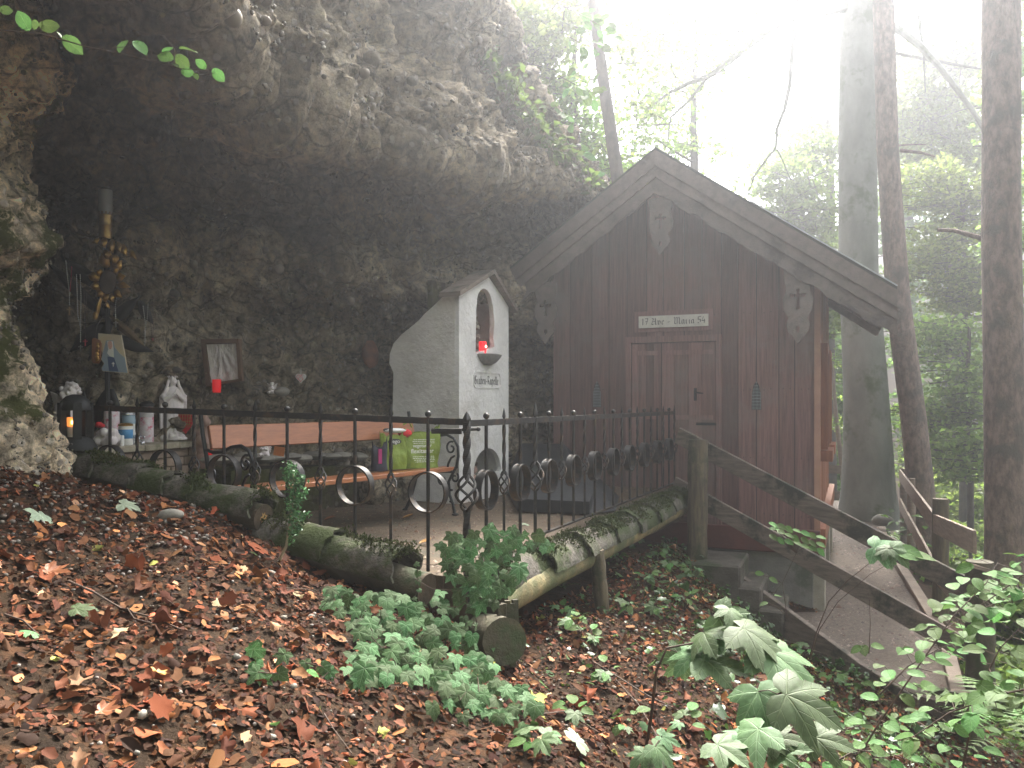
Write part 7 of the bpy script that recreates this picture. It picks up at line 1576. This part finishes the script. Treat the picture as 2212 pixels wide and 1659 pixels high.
def tree(name, lab, trunk, radii, bark, regs, leaf=.075, branches=(), cat="tree", cols=LG, seed=1, flare=0, group=None, twigs=True):
    ps = [P(*q) for q in trunk]; t = thing(name, lab, cat, group, loc=ps[0])
    trunk_mb(ps, radii, flare=flare).build("trunk", bark, t)
    for (pts, r0, r1) in branches: stem_mb([P(*q) for q in pts], r0, r1).build("branch", bark, t)
    if regs:
        C_, sp = sprays(regs, seed); leaf_cloud("crown", C_, leaf, cols, M['crown'], t, .12, .66, seed)
        if twigs:
            mb = MB()
            for a_, b_ in sp[::2]: mb.tube([a_, a_.lerp(b_, .5) + V(0, 0, .02), b_], [.012, .008, .003], 4, cap=False)
            o_ = mb.build("twigs", M['bark'], t); o_["kind"] = 'stuff'
    return t
tree("beech_tree", "massive smooth beech trunk rising beside the path behind the chapel", [(1878, 1135, 15), (1876, 1090, 15), (1872, 860, 15), (1854, 600, 15), (1852, 300, 15), (1858, 0, 15), (1860, -500, 15), (1855, -900, 15)], [.53, .46, .40, .345, .345, .36, .33, .3], M['beech'],
     [(1560, 120, 13.5, 130, 120, 900), (1470, 230, 13.5, 60, 70, 520), (1600, -60, 14, 200, 110, 900), (1930, -80, 15, 150, 60, 500)], .07, flare=.35,
     branches=[([(1820, 15, 14.8), (1768, 26, 14.3), (1728, 31, 14), (1673, 55, 13.8), (1621, 95, 13.6), (1566, 139, 13.4), (1530, 165, 13.3), (1486, 180, 13.2), (1438, 205, 13.1), (1395, 240, 13)], .11, .015), ([(1530, 165, 13.3), (1486, 220, 13.2), (1449, 253, 13.2), (1442, 308, 13.1)], .03, .01),
               ([(1731, -30, 14), (1720, 44, 13.9), (1711, 110, 13.8), (1706, 183, 13.8), (1695, 235, 13.7), (1678, 279, 13.7), (1676, 319, 13.7), (1650, 352, 13.6), (1629, 381, 13.6), (1614, 425, 13.6)], .05, .01), ([(1678, 322, 13.7), (1690, 345, 13.7), (1706, 385, 13.7)], .015, .006), ([(1738, 35, 14), (1750, 80, 13.9), (1760, 125, 13.9)], .02, .006),
               ([(1900, 40, 15), (1951, 70, 14.7), (1988, 99, 14.4), (2032, 147, 14.1), (2098, 235, 13.8), (2130, 290, 13.6)], .09, .03), ([(1910, 110, 15), (2000, 128, 14.6), (2125, 150, 14.2)], .035, .02), ([(1985, 33, 14.4), (1995, 117, 14.4), (1999, 200, 14.4)], .03, .01)])
tree("conifer_tree", "leaning reddish conifer trunk just right of the big beech", [(2004, 1260, 12.4), (1998, 1150, 12.3), (1973, 900, 12.2), (1940, 650, 12.1), (1916, 300, 12), (1908, 0, 12), (1900, -400, 12)], [.24, .2, .185, .17, .155, .15, .13], M['spruce'],
     [(1960, -60, 12, 90, 50, 150)], .07, flare=.2, branches=[([(1945, 325, 12), (1990, 330, 11.8), (2020, 338, 11.7)], .03, .01), ([(1930, 315, 12.1), (1970, 312, 12), (2000, 312, 12)], .015, .006)])
tree("spruce_tree", "thick scaly spruce trunk at the right edge", [(2175, 1330, 8.4), (2174, 1240, 8.4), (2170, 900, 8.4), (2163, 500, 8.4), (2163, 0, 8.4), (2163, -600, 8.4)], [.24, .205, .195, .185, .18, .16], M['spruce'], [(2200, -200, 8.4, 90, 50, 200)], .06, flare=.2,
     branches=[([(2140, 520, 8.5), (2090, 506, 8.6), (2060, 498, 8.7), (2025, 497, 8.8)], .03, .02)])
tree("slim_tree", "slim leaning trunk rising behind the chapel roof at upper left", [(1352, 560, 11.4), (1335, 390, 11.4), (1310, 220, 11.3), (1290, 80, 11.2), (1279, 0, 11.2), (1262, -300, 11.2)], [.10, .092, .086, .078, .072, .06], M['bark'],
     [(1350, 150, 12.5, 60, 130, 400), (1400, 60, 13.5, 90, 60, 600), (1290, 330, 13, 60, 60, 420)], .09, branches=[([(1290, 170, 13.4), (1240, 180, 13), (1180, 195, 12.6), (1120, 185, 12.4)], .02, .006)], seed=3)
tree("sapling_tree", "thin pale leaning sapling between chapel corner and beech", [(1830, 1110, 19), (1818, 1000, 19), (1806, 900, 19), (1797, 780, 19)], [.07, .06, .05, .03], M['palewood'], [(1805, 850, 19.5, 40, 90, 500)], .09, seed=4)
bgs = [  # label, trunk px, base y, top y, Y, radius, regions
 ("bushy tree with pale leaves at the left above the rock lip", 1120, 300, 0, 12.5, .09, [(1090, 60, 12, 90, 80, 2200), (1150, 130, 12.2, 70, 90, 2000), (1200, 40, 12.5, 90, 60, 1400)]),
 ("leafy tree whose crown hangs over the rock tip", 1240, 420, 60, 12.8, .08, [(1205, 230, 12.8, 55, 90, 1700), (1270, 290, 13.2, 50, 80, 900), (1300, 370, 12.9, 50, 40, 700), (1380, 380, 13.2, 60, 40, 600)]),
 ("sparse fine leaved tree against the white sky", 1500, 420, 60, 17, .10, [(1420, 110, 16, 70, 110, 900), (1480, 330, 17, 70, 70, 700), (1390, 280, 16, 60, 80, 800), (1530, 60, 17, 80, 60, 500), (1440, 190, 17, 90, 90, 500)]),
 ("beech with drooping layered branches behind the roof slope", 1790, 1100, 260, 21, .22, [(1760, 330, 20, 60, 70, 1900), (1700, 400, 19, 70, 60, 2200), (1740, 470, 19, 70, 60, 2600), (1780, 560, 20, 60, 70, 2400), (1790, 660, 20, 40, 80, 1600)]),
 ("tall beech behind the forked right branches", 2060, 1150, 60, 22, .24, [(2030, 180, 21, 100, 110, 3600), (2080, 90, 21, 110, 70, 2600), (1990, 290, 21, 70, 80, 2600), (2090, 300, 21, 80, 90, 3000)]),
 ("layered green beech in mid height between the conifer and spruce", 2085, 1180, 380, 17, .13, [(2010, 400, 17, 80, 60, 2200), (2080, 460, 17, 70, 60, 2200), (2030, 560, 16.5, 80, 70, 2700), (2090, 640, 16.5, 60, 60, 2200)]),
 ("bright green young beech low between the conifer and spruce", 2095, 1260, 700, 14.5, .07, [(2040, 740, 15, 70, 60, 2000), (2090, 830, 14.5, 60, 70, 2000), (2030, 900, 15, 60, 60, 2000), (2080, 980, 14, 65, 60, 2000)]),
 ("understory beech right of the spruce trunk", 2240, 1300, 0, 13, .10, [(2230, 150, 13, 60, 200, 1800), (2230, 500, 13, 50, 200, 1800), (2225, 900, 13, 45, 200, 1800)]),
 ("hillside tree seen between the chapel and the beech", 1800, 1150, 700, 26, .15, [(1800, 760, 25, 50, 60, 2200), (1810, 880, 25, 45, 70, 2400), (1805, 1000, 24, 45, 60, 2200), (1800, 1080, 23, 45, 40, 1400)]),
 ("far beech crown above the curving path fence", 2060, 1250, 900, 20, .12, [(2060, 1010, 20, 90, 60, 3000), (2090, 1100, 18, 80, 60, 2800), (2120, 1180, 16, 70, 50, 2000)]),
 ("distant dark tree filling the gap behind everything at right", 1960, 1100, 200, 32, .3, [(1950, 250, 31, 90, 100, 2600), (2050, 330, 32, 130, 100, 3400), (1950, 480, 31, 90, 110, 3000), (2080, 560, 32, 110, 110, 3200), (1960, 700, 31, 90, 110, 2800), (2080, 800, 32, 110, 120, 3200), (1970, 930, 31, 90, 90, 2400), (2100, 1010, 32, 110, 90, 2400), (2210, 400, 30, 60, 300, 3000)]),
 ("low bush on the valley slope below the path fence", 2100, 1330, 1180, 10.5, .05, [(2090, 1230, 11, 50, 40, 1500), (2120, 1310, 10, 50, 50, 1400), (2200, 1350, 8, 50, 80, 1500), (2190, 1500, 7, 60, 80, 1300), (2160, 1620, 6.5, 70, 50, 900)])]
for i, (lab, px, yb, yt, Yd, r_, regs) in enumerate(bgs):
    n_ = 5; trk = [(px + 6 * math.sin(i + k * 1.3) * (k / n_), yb + (yt - yb) * k / n_, Yd) for k in range(n_ + 1)]
    brs = []
    for (cx_, cy_, cY, rx, ry, nn_) in regs[:4]: brs.append(([(px, cy_ + ry * .9, Yd), ((px + cx_) / 2, cy_ + ry * .5, (Yd + cY) / 2), (cx_, cy_, cY)], r_ * .3, r_ * .08))
    tree("forest_tree" if i != 11 else "bush", lab, trk, [r_ * (1 - .6 * k / n_) for k in range(n_ + 1)], M['bark'], regs, .105 * max(1, Yd / 17), brs, seed=20 + i, cat="tree" if i != 11 else "bush", group="trees of the surrounding forest", cols=LG)

# the wood goes on unseen; trees added here to dim the cave
for i, (tx, ty, lab) in enumerate(((6.5, -4.5, "broad unseen beech added behind the viewpoint to the right"), (1.0, -8.5, "unseen beech added straight behind the viewpoint"), (11.5, -1.0, "tall unseen beech added on the slope right of the viewpoint"), (-3.5, -10.5, "unseen beech added at the foot of the rock behind the viewpoint"))):
    z0 = gz(tx, ty); t = thing("forest_tree", lab, "tree", "trees of the surrounding forest", V(tx, ty, z0)); mb = trunk_mb([V(tx, ty, z0 - .3), V(tx + .1, ty, z0 + 5), V(tx, ty + .2, z0 + 12)], [.28, .22, .12]); mb.build("trunk", M['beech'], t)
    c_ = rgt.normal(0, 1, (9000, 3)); c_ /= np.maximum(1, np.linalg.norm(c_, axis=1, keepdims=True) / 1.6); c_ = c_ * np.array([2.3, 2.0, 3.2]) + np.array([tx, ty, z0 + 8.0]); c_ = c_[c_[:, 2] > z0 + 1.5]
    leaf_cloud("crown", c_, .2, LG, M['crown'], t, .4, .66, 60 + i)
# plants hanging on the rock skyline
random.seed(9)
t = thing("rock_top_plants", "leafy plants hanging along the skyline of the overhanging rock", "plants", loc=P(1150, 250, 8.7)); C_ = []
lv = 0; hang = MB()
for (x0, y0, x1, y1, n_, Y0_, Y1_) in ((870, 10, 1000, 90, 120, 7.6, 8.0), (980, 60, 1120, 200, 160, 8.0, 8.5), (1100, 180, 1200, 320, 150, 8.5, 8.9), (1180, 300, 1290, 410, 130, 8.9, 9.5)):
    for k in range(n_):
        f = random.random(); px, py = x0 + (x1 - x0) * f + random.gauss(0, 15), y0 + (y1 - y0) * f + random.gauss(0, 20); Yd = Y0_ + (Y1_ - Y0_) * f - random.uniform(0, .35); p_ = P(px, py, Yd); C_.append(tuple(p_))
        if k % 8 == 0: hang.tube([p_, p_ + V(random.uniform(-.1, .1), -.03, -.15), p_ + V(random.uniform(-.2, .2), -.05, -.4)], .003, 4)
hang.build("hanging_root", M['twig'], t); o_ = leaf_cloud("leaf_mass", C_, .11, [(.08, .14, .03), (.12, .2, .05), (.06, .10, .03)], M['crown'], t, .2, .6, 6, 'stuff')
for (px, py, Yd) in ((1270, 195, 8.5), (1215, 250, 9.0), (1240, 330, 9.3), (1290, 110, 8.8), (1310, 60, 9.0), (1265, 380, 9.4), (1290, 395, 9.6)):
    t = leafy_branch("rock_branch", {1270: "leafy shoot reaching right from rock edge at mid height", 1215: "drooping pale shoot on the rock edge above the tip", 1240: "shoot with pointed leaves on the rock tip", 1310: "backlit leaf spray high beside the slim trunk", 1265: "small leaf spray at the end of the rock tip"}.get(px, "backlit leaf spray crossing the slim trunk" if py == 110 else "lowest leaf spray over the chapel roof line"), [(px - 60, py - 30, Yd), (px - 20, py - 8, Yd), (px + 20, py + 10, Yd)], 16, 24, [EB, EL], spread=20, upb=.5, facing=.5)

# litter on terrace
h = [(1095, 1135, 5.9), (1125, 1118, 6.4), (870, 1110, 6.7), (905, 1165, 5.5), (700, 1105, 6.6)]
for (px, py, Yd), w_ in zip(h, ("orange leaf on terrace right of the corner post", "white paper scrap on terrace by the dark wedge", "brown leaf under the bench", "red leaf on terrace behind the left fence run", "brown leaf by the front bench leg")):
    p_ = P(px, py, Yd); p_.z = -.985; o = bpy.data.objects.new("fallen_leaf", BRN if "paper" not in w_ else MPp); link(o); o.matrix_world = orient(p_, V(0, 0, 1) + rv(.1), V(1, .3, 0), .09); tag(o, w_, "leaf" if "paper" not in w_ else "scrap")

# ------------------------------------------------------------------ haze
mb = MB(); mb.box((10, 25, 8), (190, 170, 70)); hz = mb.build("haze", None); hm = bpy.data.materials.new("haze_air"); hm.use_nodes = True; nn_ = hm.node_tree.nodes; nn_.remove(nn_["Principled BSDF"])
pv = nn_.new("ShaderNodeVolumePrincipled"); pv.inputs["Density"].default_value = HAZE_DENS; pv.inputs["Color"].default_value = (.91, .94, 1, 1); pv.inputs["Anisotropy"].default_value = .83; hm.node_tree.links.new(pv.outputs[0], nn_["Material Output"].inputs["Volume"])
hz.data.materials.append(hm); hz["kind"] = 'stuff'; hz["label"] = "thin morning haze between the trees"
